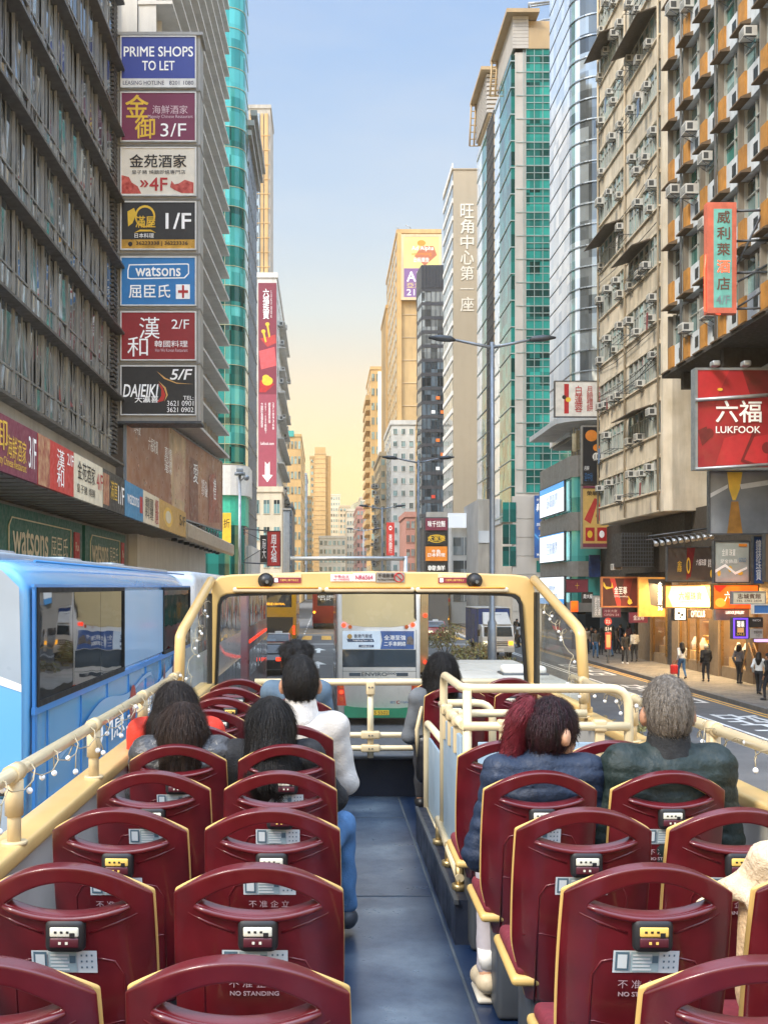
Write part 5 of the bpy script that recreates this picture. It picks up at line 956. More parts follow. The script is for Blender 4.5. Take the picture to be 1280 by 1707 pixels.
for u0, u1, z0, z1 in ((.5, 2.0, .5, 2.3), (2.1, 3.2, .5, 1.9), (3.3, 6, .45, 2.05), (6.1, 10.6, .45, 2.05)): 
    mb = MB()
    for a in ((u0, u1, z0, z0+.02), (u0, u1, z1, z1+.02), (u0, u0+.02, z0, z1), (u1, u1+.02, z0, z1)): s.box(mb, *a, -.012, .006)
    mb.build('panel_joint', dblue, b)
mb = MB()
for k in range(10): s.box(mb, .55, 1.1, 1.2+k*.1, 1.26+k*.1, -.012, .012)
mb.build('engine_grille', M['dsteel'], b)
mb = MB(); letters(mb, s, '10 億主題', 2.2, 6.4, 2.5, 2.85, .01); mb.build('lettering', wl, b)
mb = MB(); letters(mb, s, '優惠任你玩', 3.4, 6.6, 2.12, 2.32, .01); mb.build('lettering', wl, b)
mb = MB(); q = [(4.9+.24*math.cos(a), 2.76+.24*math.sin(a)) for a in [2*math.pi*k/20 for k in range(20)]]; mb.add([s.p(u, v, .012) for u, v in q], [tuple(range(20))]); mb.build('round_emblem', mat('emblem_red', '#9a3a34', .4), b); mb = MB(); letters(mb, s, 'W', 4.78, 5.02, 2.66, 2.86, .017); mb.build('lettering', wl, b)
cl = mat('bus_cloud', '#c6dcee', .3, coat=.4, var=.1)
mb = MB(); mb.add([s.p(u, v, .008) for u, v in [(5.2, 2.45), (7, 2.6), (9, 2.7), (10.8, 2.72), (10.8, 2.9), (9.2, 3.02), (7.5, 2.9), (6, 2.7)]], [tuple(range(8))]); mb.build('cloud_artwork', cl, b)
mb = MB(); mb.add([s.p(u, v, .007) for u, v in [(1.0+.2*k, 2.66+.05*math.sin(k*.33)+.012*k) for k in range(28)]+[(6.4-.2*k, 3.0+.06*math.sin(k*.4+1)-.25*(k/27)**3) for k in range(28)]], [tuple(range(56))]); mb.build('cloud_artwork', lblue, b)
for u in (7.6, 8.6, 9.7): mb = MB(); mb.add([s.p(u, 2.45, .012), s.p(u+.12, 2.5, .012), s.p(u+.16, 2.95, .012), s.p(u+.06, 3.12, .012), s.p(u-.05, 2.9, .012)], [(0, 1, 2, 3, 4)]); mb.build('figure_artwork', mat('figure_dark', '#6b4a52', .4, var=.4, scale=8), b)
rf = rear_fr(bx0, by0-.005, 0)
mb = MB(); mb.add([rf.p(u, v, .014) for u, v in [(.05, 2.62), (2.46, 2.62), (2.46, 3.38), (2.1, 3.5), (1.4, 3.62), (.05, 3.6)]], [tuple(range(6))]); mb.build('blue_artwork', skyb, b)
mb = MB(); mb.add([rf.p(u, v, .012) for u, v in [(.05, 3.3), (2.46, 3.3), (2.44, 4.2), (2.3, 4.34), (.2, 4.34), (.05, 4.2)]], [tuple(range(6))]); mb.build('pale_artwork', pale_b, b)
mb = MB(); mb.add([rf.p(u, v, .018) for u, v in [(.05, 3.58), (1.4, 3.6), (2.1, 3.48), (2.46, 3.36), (2.46, 3.42), (2.1, 3.56), (1.4, 3.68), (.05, 3.66)]], [tuple(range(8))]); mb.build('white_curve', M['wht'], b)
mb = MB(); rf.box(mb, .06, 2.46, .4, 2.5, 0, .02); mb.build('engine_cover', pale_b, b); mb = MB(); rf.box(mb, .05, 2.47, 2.53, 2.58, 0, .03); mb.build('black_trim', M['black'], b)
wheels(b, (bx0+.3, bx1-.16), (12, 17.5))
# ---- generic double-decker seen from behind
def rear_bus(name, label, xc, y, w, col, L=11, H=4.4, side=None, side_mats=None, number=None):
    t = thing(name, label, 'bus', (xc, y+L/2, 0), None); x0, x1 = xc-w/2, xc+w/2
    coach_body(x0, x1, y, y+L, .32, H).build('body', col, t); wheels(t, (x0+.2, x1-.2), (y+2.8, y+8.5))
    for sx, ux in ((x1, (0, 1, 0)), (x0, (0, -1, 0))):
        s = Fr((sx, y if sx == x1 else y+L, 0), ux)
        for (z0, z1) in ((1.35, 2.2), (2.95, 3.95)):
            for k in range(6): a = .3+k*(L-.6)/6; mb = MB(); s.box(mb, a, a+(L-.6)/6-.05, z0, z1, -.02, .012); mb.build('side_window', VG, t)
    return t, rear_fr(x0, y, 0), x0
white_b = mat('bus_white', '#f5f2ea', .3, coat=.5, var=.05, dirt=.12)
Y = 34.6; xc = X_(631, Y)
t, rf, x0 = rear_bus('double_decker_bus', 'white and green double-decker bus with a rear advert panel, straight ahead', xc, Y, 2.55, white_b)
U = lambda px: X_(px, Y)-x0; Zy = lambda py: Z_(py, Y)
def rp(nm, m, pts, d): mb = MB(); rf.poly(mb, [(U(px), Zy(py)) for px, py in pts], -.03, d); return mb.build(nm, m, t)
rp('rear_window', mat('blind_tan', '#c9b78c', .25, var=.1, scale=.6, coat=.5), [(570, 985), (692, 985), (693, 1035), (680, 1042), (655, 1045), (608, 1045), (585, 1042), (570, 1034)], .01)
rp('window_pillar', M['black'], [(690, 985), (693, 985), (694, 1034), (690, 1030)], .02)
mb = MB(); rf.box(mb, U(588), U(672), Zy(1018), Zy(990), .01, .015); rf.box(mb, U(620), U(641), Zy(1038), Zy(1024), .01, .015); mb.build('window_reflection_panel', mat('blind_light', '#cdbd95', .25, coat=.4), t) if 0 else None
rp('lower_window', VG, [(571, 1083), (693, 1083), (693, 1112), (571, 1112)], .012)
for px, py, m, r in ((573, 1042, tail, 3.6), (583.5, 1045, tail_off, 3.2), (688, 1041.5, tail, 3.6), (677.5, 1045, tail_off, 3.2)):
    mb = MB(); c = P(px, py, Y); mb.tube([c+Vector((0, .02, 0)), c+Vector((0, -.035, 0))], r*Y/F, 14); mb.build('tail_lamp', m, t)
mb = MB(); rf.box(mb, U(571), U(634), Zy(1082), Zy(1052), -.02, .012); mb.m = 1; rf.poly(mb, [(U(634), Zy(1052)), (U(690), Zy(1052)), (U(690), Zy(1082)), (U(634), Zy(1082)), (U(637), Zy(1067))][::-1], -.02, .015); mb.build('advert_panel', [mat('ad_white', '#d5e2ea', .4), mat('ad_blue', '#3d5f96', .4, var=.2, scale=3)], t); adp = bpy.data.objects[[o.name for o in t.children if o.name.startswith('advert_panel')][0]]
for st, a, c, e_, f_, m in (('香港汽車城', 590, 620, 1057, 1063.5, mat('ad_navy', '#2a4664', .5)), ('全港至強', 640, 676, 1059, 1067, wl), ('二手車網絡', 640, 676, 1069.5, 1077, wl)):
    mb = MB(); letters(mb, rf, st, U(a), U(c), Zy(f_), Zy(e_), .02, bold=.012); mb.build('lettering', m, adp)
mb = MB(); rf.poly(mb, [(U(580), Zy(1070)), (U(624), Zy(1070)), (U(622), Zy(1065)), (U(578), Zy(1065))], .012, .018); rf.box(mb, U(598), U(623), Zy(1079), Zy(1075), .012, .018); mb.build('advert_ribbon', MATS['ad_navy'], t)
mb = MB(); letters(mb, rf, 'Hong Kong Motor City', U(588), U(621), Zy(1069), Zy(1066), .022); mb.build('lettering', wl, t); mb = MB(); letters(mb, rf, '入廣優大巡行', U(601), U(620), Zy(1078.3), Zy(1075.7), .022); mb.build('lettering', wl, t)
mb = MB(); c = P(583, 1061, Y); mb.tube([c+Vector((0, 0, 0)), c+Vector((0, -.02, 0))], .075, 14); mb.build('pin_emblem', mat('pin_gold', '#b08a4a', .4), t)
mb = MB(); rf.poly(mb, [(U(677), Zy(1074)), (U(689), Zy(1075)), (U(689), Zy(1066)), (U(685), Zy(1060)), (U(679), Zy(1062))], .015, .019); mb.build('car_picture', mat('car_print', '#6c625c', .4, var=.4, scale=12), t)
mb = MB(); rf.box(mb, U(582), U(601), Zy(1127), Zy(1121.5), -.01, .02); rf.box(mb, U(661), U(680), Zy(1127), Zy(1121.5), -.01, .02); mb.build('badge_bar', mat('badge_slate', '#3a4650', .4), t)
mb = MB(); letters(mb, rf, 'ENVIRO', U(602.5), U(645), Zy(1127), Zy(1121), .014, bold=.03); letters(mb, rf, '500', U(646), U(660), Zy(1124.5), Zy(1121), .014, bold=.02); mb.build('lettering', MATS['badge_slate'], t)
mb = MB(); letters(mb, rf, '城巴', U(650), U(659), Zy(1173), Zy(1168.5), .014); letters(mb, rf, 'Citybus', U(667), U(684), Zy(1173), Zy(1168.5), .014, shear=.2); mb.build('lettering', mat('citybus_blue', '#3c5f8c', .5), t)
mb = MB(); letters(mb, rf, 'C', U(660.5), U(666), Zy(1173.5), Zy(1168), .014, bold=.05); mb.build('lettering', rl, t)
rp('bumper', mat('bus_green', '#187a55', .35, coat=.4), [(574, 1196), (690, 1196), (690, 1178), (665, 1180.5), (620, 1180), (590, 1178.5), (574, 1176)], .06)
mb = MB(); rf.box(mb, U(622), U(648), Zy(1191.5), Zy(1183.5), 0, .08); npl = mb.build('number_plate', plate_y, t); mb = MB(); letters(mb, rf, 'S 5502', U(623.5), U(646.5), Zy(1190.5), Zy(1184.5), .085); mb.build('lettering', dk, npl)
mb = MB(); rf.box(mb, .05, 2.5, .2, Zy(1196), -.4, -.02); mb.build('under_shadow', M['black'], t)  # black box stands in for the shadow below the bumper
for pa, pb in ((562, 577), (686, 700)): 
    mb = MB(); rf.poly(mb, [(U(pa), Zy(1142)), (U(pb-4 if pa < 600 else pb), Zy(1142)), (U(pb), Zy(1176)), (U(pa), Zy(1176))][::-1], -.02, .02); mb.build('lamp_cluster', mat('lamp_red_dark', '#b83820', .3), t)
    for py in (1144, 1153.5, 1165): mb = MB(); c = P((pa+pb)/2-.5, py, Y); mb.tube([c, c+Vector((0, -.04, 0))], .06, 12); mb.build('tail_lamp', tail if py == 1153.5 else tail_off, t)
mb = MB(); rf.box(mb, U(571), U(694), Zy(1119.3), Zy(1118.7), 0, .008); rf.box(mb, U(571), U(571.6), Zy(1176), Zy(1050), 0, .008); rf.box(mb, U(693.5), U(694), Zy(1176), Zy(1050), 0, .008); mb.build('panel_joint', M['dsteel'], t)
# ---- bus half hidden behind it
crb = mat('bus_cream', '#c9b083', .35, coat=.4); t, rf, x0 = rear_bus('double_decker_bus', 'cream double-decker bus almost hidden behind the white and green one', X_(714, 52)-1.27, 52, 2.55, crb)
for py in (1026, 1104): mb = MB(); c = P(709, py, 51.98); mb.tube([c, c+Vector((0, -.05, 0))], .09, 12); mb.build('tail_lamp', tail, t)
mb = MB(); rf.box(mb, .2, 2.2, 3.0, 4.0, -.02, .02); mb.build('rear_window', VG, t)
# ---- yellow and red buses
ylb = mat('bus_yellow', '#e5a51d', .3, coat=.4, var=.05); t, rf, x0 = rear_bus('double_decker_bus', 'yellow double-decker bus with dark rear panels, left lane ahead', X_(494, 86)-1.27, 86, 2.55, ylb)
mb = MB(); rf.box(mb, .12, 2.2, 2.7, 4.1, -.02, .03); mb.build('rear_window', VG, t); mb = MB(); rf.poly(mb, [(.12, 1.95), (.12, .75), (1.9, .75), (2.3, 1.4), (2.3, 1.95)], -.02, .03); mb.build('engine_panel', M['black'], t)
mb = MB(); letters(mb, rf, '彌敦道 CENTRAL', .2, 1.7, 2.85, 3.05, .04); mb.build('lettering', amber_on, t)
for z in (.7, .95, 1.2): mb = MB(); c = rf.p(2.38, z, 0); mb.tube([c, c+Vector((0, -.06, 0))], .08, 12); mb.build('tail_lamp', tail, t)
rdb = mat('bus_red', '#b8342c', .3, coat=.4, var=.05); t, rf, x0 = rear_bus('double_decker_bus', 'red double-decker bus with lit amber route display, waiting far ahead', X_(521, 114)+1.27, 114, 2.55, rdb)
mb = MB(); rf.box(mb, .5, 2.3, 2.35, 4.1, -.02, .03); mb.build('rear_window', VG, t); mb = MB(); letters(mb, rf, '3-80-87', .7, 2.1, 3.75, 4.0, .04, bold=.03); mb.build('lettering', amber_on, t); mb = MB(); letters(mb, rf, '優惠\nHK', .5, 2.1, 2.9, 3.4, .04); mb.build('lettering', wl, t)
for u, z in ((.25, 3.9), (.18, 1.7), (2.35, 3.9)): mb = MB(); c = rf.p(u, z, 0); mb.tube([c, c+Vector((0, -.06, 0))], .13, 12); mb.build('tail_lamp', amber_on if u < 1 else tail, t)
mb = MB(); rf.box(mb, .1, 2.45, .32, .6, -.02, .03); mb.build('bumper', M['black'], t)
# ---- buses in the left lane beyond the blue one
slv = mat('bus_silver', '#c3c8cc', .3, .2, coat=.5, var=.06); t, rf, x0 = rear_bus('double_decker_bus', 'silver double-decker bus beyond the blue one, its side seen through the windscreen', -3.62, 21.2, 2.5, slv, L=11.5, H=4.5)
mb = MB(); rf.box(mb, .2, 2.3, 2.9, 4.1, -.02, .02); mb.build('rear_window', VG, t); mb = MB(); rf.box(mb, 1.5, 1.8, 4.25, 4.28, 0, .03); mb.build('marker_lamp', M['dsteel'], t)
cb = mat('bus_grey_red', '#8d8286', .3, coat=.4, var=.2, scale=1, color2='#a0646a'); t, rf, x0 = rear_bus('double_decker_bus', 'grey double-decker bus with a red reflection streak, between the silver and yellow buses', -3.62, 36, 2.5, cb, L=11.5)  # pink mottling puts reflections on the bus side into its paint
s = Fr((-2.37, 36, 0), (0, 1, 0)); mb = MB(); s.box(mb, .2, 11, 2.42, 2.52, 0, .02); mb.build('red_reflection_streak', glow('red_reflection', '#ff3a20', 1.2), t)  # glowing streak stands in for red light reflected in the bus side
mb = MB(); letters(mb, s, '100 九龍塘', 4, 7.5, 4.0, 4.25, .02); mb.build('lettering', tail, t)
# ---- cars
def car(name, label, x, y, body, roof, facing=1, brake=False, sign_=None, cat='car'):
    """facing 1: we see its tail; -1: its front"""
    t = thing(name, label, cat, (x, y, 0), None, 0 if facing > 0 else math.pi)
    prof = [(-2.2, .32), (-2.25, .75), (-2.15, .98), (-1.45, 1.02), (-.95, 1.42), (.35, 1.45), (1.05, 1.0), (2.05, .86), (2.2, .6), (2.15, .32)]
    mb = MB(); mb.smooth = False; w = .82; inner = [(yy, z) for yy, z in prof]
    def ring(x_, s): return [(x_*(1 if z < 1.0 else .84), yy*s, z) for yy, z in prof]
    n = len(prof); vs = ring(-w, .97)+ring(-w*.96, 1)+ring(w*.96, 1)+ring(w, .97); vs = ring(-w*1.0, .98)+ring(-w*.9, 1.0)+ring(w*.9, 1.0)+ring(w*1.0, .98)
    fs = [tuple(range(n)), tuple(3*n+k for k in range(n))[::-1]]
    for i in range(3):
        for k in range(n): fs.append((i*n+k, (i+1)*n+k, (i+1)*n+(k+1) % n, i*n+(k+1) % n))
    mb.add(vs, fs); mb.build('body', body, t, local=True, bevel=.03)
    mb = MB(); mb.prism([(-.68, -1.5, 1.03), (.68, -1.5, 1.03), (.6, -1.0, 1.41), (-.6, -1.0, 1.41)], (0, -.02, .02)); mb.build('rear_window', VG, t, local=True); mb = MB(); mb.prism([(-.68, 1.06, 1.02), (.68, 1.06, 1.02), (.6, .4, 1.43), (-.6, .4, 1.43)], (0, .02, .02)); mb.build('windscreen', VG, t, local=True)
    for sx in (-1, 1):
        mb = MB(); mb.prism([(sx*.78, -1.2, 1.03), (sx*.78, .85, 1.03), (sx*.705, .3, 1.39), (sx*.705, -.85, 1.39)], (sx*.015, 0, .005)); mb.build('side_window', VG, t, local=True)
        mb = MB(); mb.rbox(sx*.6-.17, sx*.6+.17, -2.28, -2.2, .72, .9, .02); mb.build('tail_lamp', tail if brake else tail_off, t, local=True); mb = MB(); mb.rbox(sx*.6-.17, sx*.6+.17, 2.12, 2.22, .62, .78, .02); mb.build('head_lamp', lampw, t, local=True)
        for yy in (-1.35, 1.35): mb = MB(); mb.tube([(sx*.62, yy, .32), (sx*.84, yy, .32)], .32, 18); mb.m = 1; mb.tube([(sx*.84, yy, .32), (sx*.85, yy, .32)], .2, 12); mb.build('wheel', [tyre, hub], t, local=True)
    mb = MB(); mb.rbox(-.62, .62, -.95, .3, 1.44, 1.475, .015); mb.build('roof', roof, t, local=True)
    if sign_: mb = MB(); mb.rbox(-.22, .22, -.35, -.2, 1.47, 1.6, .02); mb.build('taxi_lamp', sign_, t, local=True)
    return t
taxi_r = mat('taxi_red', '#a5231f', .3, coat=.5, var=.05); taxi_s = mat('taxi_silver', '#c9ccce', .3, .2, coat=.4)
car('taxi', 'red taxi with a silver roof braking behind the yellow bus', X_(465, 68), 68, taxi_r, taxi_s, 1, True, M['wht'], 'taxi'); car('car', 'black car with a lit brake light, left lane before the red taxi', X_(449, 56), 56, mat('car_black', '#1d2023', .3, coat=.5), MATS['car_black'] if 'car_black' in MATS else M['black'], 1, True)
car('taxi', 'red taxi with a silver roof driving towards us beside the median shrubs', X_(726, 92), 92, taxi_r, taxi_s, -1, False, M['wht'], 'taxi')
# ---- oncoming bus
gdb = mat('bus_gold', '#b89a6a', .35, .2, coat=.4); xc = X_(731.5, 122); t = thing('double_decker_bus', 'oncoming gold and red double-decker bus far ahead on the right', 'bus', (xc, 128, 0)); coach_body(xc-1.2, xc+1.2, 122, 133, .3, 4.4).build('body', gdb, t); rf = rear_fr(xc-1.2, 121.97, 0)
mb = MB(); rf.box(mb, .1, 2.3, 1.15, 2.25, -.02, .03); mb.build('windscreen', VG, t); mb = MB(); rf.box(mb, .1, 2.3, 3.1, 4.2, -.02, .03); mb.build('upper_window', VG, t); mb = MB(); rf.box(mb, 0, 2.4, 2.65, 3.0, -.02, .03); mb.build('red_band', rdb, t); mb = MB(); rf.box(mb, .7, 1.7, 2.35, 2.62, -.02, .03); mb.build('destination_blind', M['black'], t)
for u in (.25, 2.15): mb = MB(); c = rf.p(u, .8, 0); mb.tube([c, c+Vector((0, -.06, 0))], .11, 12); mb.build('head_lamp', lampw if u < 1 else amber_on, t)
mb = MB(); rf.box(mb, .6, 1.8, .4, .6, 0, .04); mb.build('bumper', M['dsteel'], t); wheels(t, (xc-1, xc+1), (125, 130))
# ---- lorry
Y = 65; x0, x1 = X_(803.5, Y), X_(857, Y); lw = mat('lorry_white', '#d5d3cc', .35, coat=.3, var=.05, dirt=.1); lb = mat('tarpaulin_blue', '#22478a', .6, var=.15, scale=2, bump=.2); ls = mat('tarpaulin_side', '#3f4a58', .6, var=.35, scale=.8, color2='#5c6a68')
t = thing('lorry', 'white-cabbed lorry with a blue covered box, oncoming behind the lamp post', 'lorry', ((x0+x1)/2, 69, 0))
mb = MB(); mb.smooth = False; mb.prism([(x0, Y+.25, .5), (x0, Y, .7), (x0, Y, 1.35), (x0, Y+.3, 1.95), (x0, Y+.55, 2.05), (x0, Y+1.6, 2.05), (x0, Y+1.6, .5)], (x1-x0, 0, 0)); mb.build('cab', lw, t, bevel=.04)
f = rear_fr(x0, Y, 0); w = x1-x0
mb = MB(); mb.prism([(x0+.1, Y+.02, 1.4), (x1-.1, Y+.02, 1.4), (x1-.14, Y+.27, 1.93), (x0+.14, Y+.27, 1.93)], (0, -.02, -.01)); mb.build('windscreen', VG, t)
mb = MB(); mb.prism([(x0+.1, Y+.35, 2.06), (x1-.1, Y+.35, 2.06), (x1-.2, Y+1.2, 2.75), (x0+.2, Y+1.2, 2.75)], (0, .3, 0)); mb.build('wind_deflector', lw, t, bevel=.03); mb = MB(); letters(mb, Fr((x0, Y+.95, 0), (1, 0, 0)), 'TRANSPORT', w*.35, w*.65, 2.6, 2.66, .4); mb.build('lettering', M['dsteel'], t)
mb = MB()
for k in range(3): f.box(mb, .35, w-.35, .86+.1*k, .91+.1*k, -.02, .02)
mb.build('grille', M['dsteel'], t); mb = MB(); f.box(mb, 0, w, .5, .78, -.05, .06); mb.build('bumper', mat('bumper_grey', '#b5b3ad', .5), t); mb = MB(); f.box(mb, .6, w-.6, .56, .7, .06, .07); mb.build('number_plate', M['wht'], t)
for u, m in ((.2, lampw), (w-.2, amber_on)): mb = MB(); f.box(mb, u-.13, u+.13, .9, 1.12, -.02, .03); mb.build('head_lamp', m, t)
mb = MB(); mb.m = 0; mb.box(x0+.02, x1-.02, Y+1.75, Y+1.8, .9, 2.98); mb.m = 1; mb.box(x0-.05, x1+.05, Y+1.8, Y+7.2, .9, 2.95); mb.m = 2; mb.box(x0-.08, x1+.08, Y+1.75, Y+7.25, 2.95, 3.0); mb.build('cargo_box', [lb, ls, lw], t)
mb = MB()
for k in range(9): mb.box(x0-.08, x0-.05, Y+2+k*.6, Y+2.05+k*.6, .9, 2.95)
mb.box(x0-.07, x0-.05, Y+1.9, Y+4.4, 2.6, 2.9); mb.build('side_rib', lb, t); mb = MB(); mb.box(x0-.06, x0-.04, Y+1.8, Y+2.6, .9, 2.95); mb.build('side_curtain', lb, t)
for sx in (x0-.18, x1+.18): mb = MB(); mb.rbox(sx-.08, sx+.08, Y+.1, Y+.18, 1.4, 1.8, .03); mb.build('wing_mirror', M['black'], t)
mb = MB(); mb.box(x0+.2, x1-.2, Y+1.5, Y+7, .55, .9); mb.build('chassis', M['black'], t); wheels(t, (x0+.2, x1-.2), (Y+.9, Y+5.6), .4)
# ---- white minibus right in front on the right
x0, x1, y0, y1 = 2.0, 3.6, 15.6, 21.2; t = thing('minibus', 'white minibus whose flat roof with a hatch shows just beyond the windscreen', 'minibus', (3.3, 16, 0)); coach_body(x0, x1, y0, y1, .35, 2.86, .16).build('body', mat('minibus_white', '#aaa79f', .4, coat=.2, var=.05, dirt=.2), t); wheels(t, (x0+.15, x1-.15), (16.8, 20), .36)
mb = MB(); mb.rbox(2.75, 3.4, 17.4, 17.9, 2.86, 2.99, .05); mb.build('roof_hatch', M['wht'], t); mb = MB(); mb.rbox(2.72, 3.43, 17.35, 17.95, 2.85, 2.89, .02); mb.build('hatch_seal', M['dsteel'], t)
for k in range(3): mb = MB(); mb.box(x0+.25, x1-.25, 16.6+k*1.7, 16.63+k*1.7, 2.857, 2.866); mb.build('roof_joint', M['conc'], t)
for sx, ux in ((x0, (0, -1, 0)), (x1, (0, 1, 0))):
    s = Fr((sx, y1 if sx == x0 else y0, 0), ux)
    for k in range(4): mb = MB(); s.box(mb, .2+k*1.32, 1.45+k*1.32, 1.4, 2.3, -.02, .012); mb.build('side_window', VG, t)
mb = MB(); rear_fr(x0, y0, 0).box(mb, .2, 1.9, 1.5, 2.4, -.02, .03); mb.build('rear_window', VG, t)
# ================================================================ street furniture
def lamp_post(px, Y, py, arm, label):
    b = P(px, py, Y); t = thing('street_lamp', label, 'street lamp', (b.x, Y, 0), 'double-armed street lamps on the median'); z = b.z; hw = arm*Y/F/2
    mb = MB(); mb.tube([(b.x, Y, 0), (b.x, Y, 2.9), (b.x, Y, 3.0), (b.x, Y, z*.6), (b.x, Y, z+.1)], [.17, .17, .11, .1, .075], 14); mb.build('pole', M['steel'], t); mb = MB(); mb.cyl((b.x, Y, 0), (b.x, Y, .5), .2); mb.build('base', M['steel'], t)
    for s in (-1, 1):
        mb = MB(); mb.tube([(b.x, Y, z-.1), (b.x+s*hw*.25, Y, z+.02), (b.x+s*hw*.62, Y, z+.2)], [.06, .055, .045], 8); mb.build('arm', M['steel'], t)
        mb = MB(); mb.tube([(b.x+s*hw*.58, Y, z+.17), (b.x+s*hw*.66, Y, z+.22), (b.x+s*hw*.82, Y, z+.25), (b.x+s*hw, Y, z+.27)], [.05, .12, .13, .04], 10); mb.build('lantern', M['dsteel'], t)
lamp_post(820, 42, 575, 212, 'nearest grey street lamp, its two long arms spread before the teal tower'); lamp_post(697, 73, 769, 120, 'double-armed street lamp standing before the dark glass tower'); lamp_post(637, 117, 847, 78, 'double-armed street lamp standing before the pink brick block'); lamp_post(606, 160, 884, 58, 'farthest small double-armed street lamp, over the end of the street')
t = thing('gantry', 'grey tubular gantry spanning the road above the windscreen frame', 'gantry', (2, 100, 0)); mb = MB(); mb.tube([P(480, 931, 100), P(676, 931, 100)], .19, 10); mb.build('beam', M['gal'], t)
for px in (480, 676): mb = MB(); a = P(px, 931, 100); mb.tube([(a.x, 100, 0), (a.x, 100, a.z+.2)], .2, 10); mb.build('post', M['gal'], t)
t = thing('steel_column', 'thick pale grey steel column left of the gantry', 'column', (X_(479, 92), 92, 0)); a = P(479, 850, 92); mb = MB(); mb.rbox(a.x-.32, a.x+.22, 92, 92.5, 0, a.z, .06); mb.build('shaft', M['steel'], t); mb = MB(); mb.box(a.x-.4, a.x+.3, 91.9, 92.6, a.z, a.z+.12); mb.build('cap', M['gal'], t)
t = thing('camera_pole', 'slim grey pole with a camera head on top at the left kerb', 'pole', (X_(400, 85), 85, 0)); a = P(400, 790, 85); mb = MB(); mb.tube([(a.x, 85, .15), (a.x, 85, a.z)], [.13, .1], 10); mb.build('pole', M['gal'], t); mb = MB(); mb.cyl((a.x, 85, a.z-.1), (a.x, 85, a.z+.1), .4); mb.rbox(a.x-.25, a.x+.25, 84.8, 85.2, a.z+.1, a.z+.4, .05); mb.ball((a.x+.5, 84.9, a.z-.3), .22); mb.build('camera_head', M['steel'], t); mb = MB(); mb.tube([(a.x, 85, a.z-.6), (a.x+.5, 84.9, a.z-.1)], .05, 6); mb.build('arm', M['steel'], t)
# bus stop
Y = 61; t = thing('bus_stop_sign', 'red bus stop pole with S14 plate and timetable case on the right pavement', 'bus stop', (X_(1012.5, Y), Y, .15)); a = X_(1012.5, Y)
mb = MB(); mb.tube([(a, Y, .15), (a, Y, Z_(1035, Y))], .04, 8); mb.build('pole', M['gal'], t); mb = MB(); mb.tube([(a, Y-.03, Z_(1036, Y)), (a, Y-.08, Z_(1036, Y))], .2, 20); mb.build('roundel', red, t); f = Fr((a-.25, Y-.08, 0), (1, 0, 0))
mb = MB(); letters(mb, f, '巴士', .14, .36, Z_(1036, Y)+.0, Z_(1036, Y)+.09, .006); letters(mb, f, 'BUS', .14, .36, Z_(1036, Y)-.1, Z_(1036, Y)-.02, .006); mb.build('lettering', wl, t)
mb = MB(); f.box(mb, .05, .47, Z_(1052, Y), Z_(1044, Y), -.04, 0); rpl = mb.build('route_plate', bk, t); mb = MB(); letters(mb, f, 'S14', .1, .42, Z_(1051, Y), Z_(1045.5, Y), .006, bold=.03); mb.build('lettering', wl, rpl)
mb = MB(); mb.rbox(a-.16, a+.16, Y-.12, Y-.02, Z_(1082, Y), Z_(1054, Y), .02); mb.build('timetable_case', red, t); mb = MB(); f.box(mb, .14, .36, Z_(1079, Y), Z_(1058, Y), .042, .05); mb.build('timetable', mat('paper_gold', '#d9b878', .5), t)
# wooden stepladder
t = thing('stepladder', 'wooden A-frame stepladder standing open on the right pavement', 'ladder', (17.0, 45.2, .15)); wood = mat('ladder_wood', '#b58a55', .6, var=.15, scale=6)
a0, a1, top = P(1275, 1160, 45), P(1240, 1120, 47.5), P(1247, 1072, 46.5); dx = Vector((.38, 0, 0))
for s in (0, 1):
    mb = MB(); mb.tube([a0+dx*s*.8, top+dx*s*.5], .035, 6); mb.build('rail', wood, t); mb = MB(); mb.tube([a1-dx*.3+dx*s, top+dx*s*.5], .03, 6); mb.build('rear_rail', wood, t)
for k in range(5): q = (k+.6)/5.2; mb = MB(); mb.tube([a0.lerp(top, q), (a0+dx*.8).lerp(top+dx*.5, q)], .025, 6); mb.build('rung', wood, t)
# ---- median shrubs
leafm = [mat('shrub_leaf', '#5e5a33', .6, var=.35, scale=6), mat('shrub_leaf_brown', '#7d683f', .65, var=.3, scale=6), mat('shrub_leaf_light', '#8a8a52', .6, var=.3, scale=6)]
def shrub(label, x, y, rx, ry, h, n=900, z0=.3):
    mb = MB(); rnd = random.Random(int(x*100+y*10))
    cl_ = [(rnd.uniform(-.75, .75)*rx, rnd.uniform(-.75, .75)*ry, rnd.uniform(.35, .75)*h, rnd.uniform(.35, .6)) for _ in range(14)]
    for i in range(n):
        c = rnd.choice(cl_); d = Vector((rnd.gauss(0, 1), rnd.gauss(0, 1), rnd.gauss(0, 1))).normalized()*c[3]*rnd.uniform(.6, 1.0)
        p = Vector((x+c[0]+d.x*rx*.6, y+c[1]+d.y*ry*.6, z0+max(.03, c[2]+d.z*h*.6))); a = Vector((rnd.gauss(0, 1), rnd.gauss(0, 1), rnd.gauss(0, 1))).normalized(); b_ = a.orthogonal().normalized(); s = rnd.uniform(.05, .1)
        mb.m = rnd.choice((0, 0, 1, 2)); mb.add([p-a*s, p+b_*s*.45, p+a*s, p-b_*s*.45], [(0, 1, 2, 3)])
    t = thing('shrub', label, 'shrub', (x, y, z0), 'shrubs in the median'); mb.build('foliage', leafm, t); mb = MB()
    for k in range(6): mb.tube([(x+.1*rx*math.cos(k), y+.1*ry*math.sin(k), z0-.02), (x+.6*rx*math.cos(k), y+.6*ry*math.sin(k), z0+.55*h)], [.025, .008], 5)
    mb.build('stem', mat('shrub_stem', '#4e3f2c', .8), t)
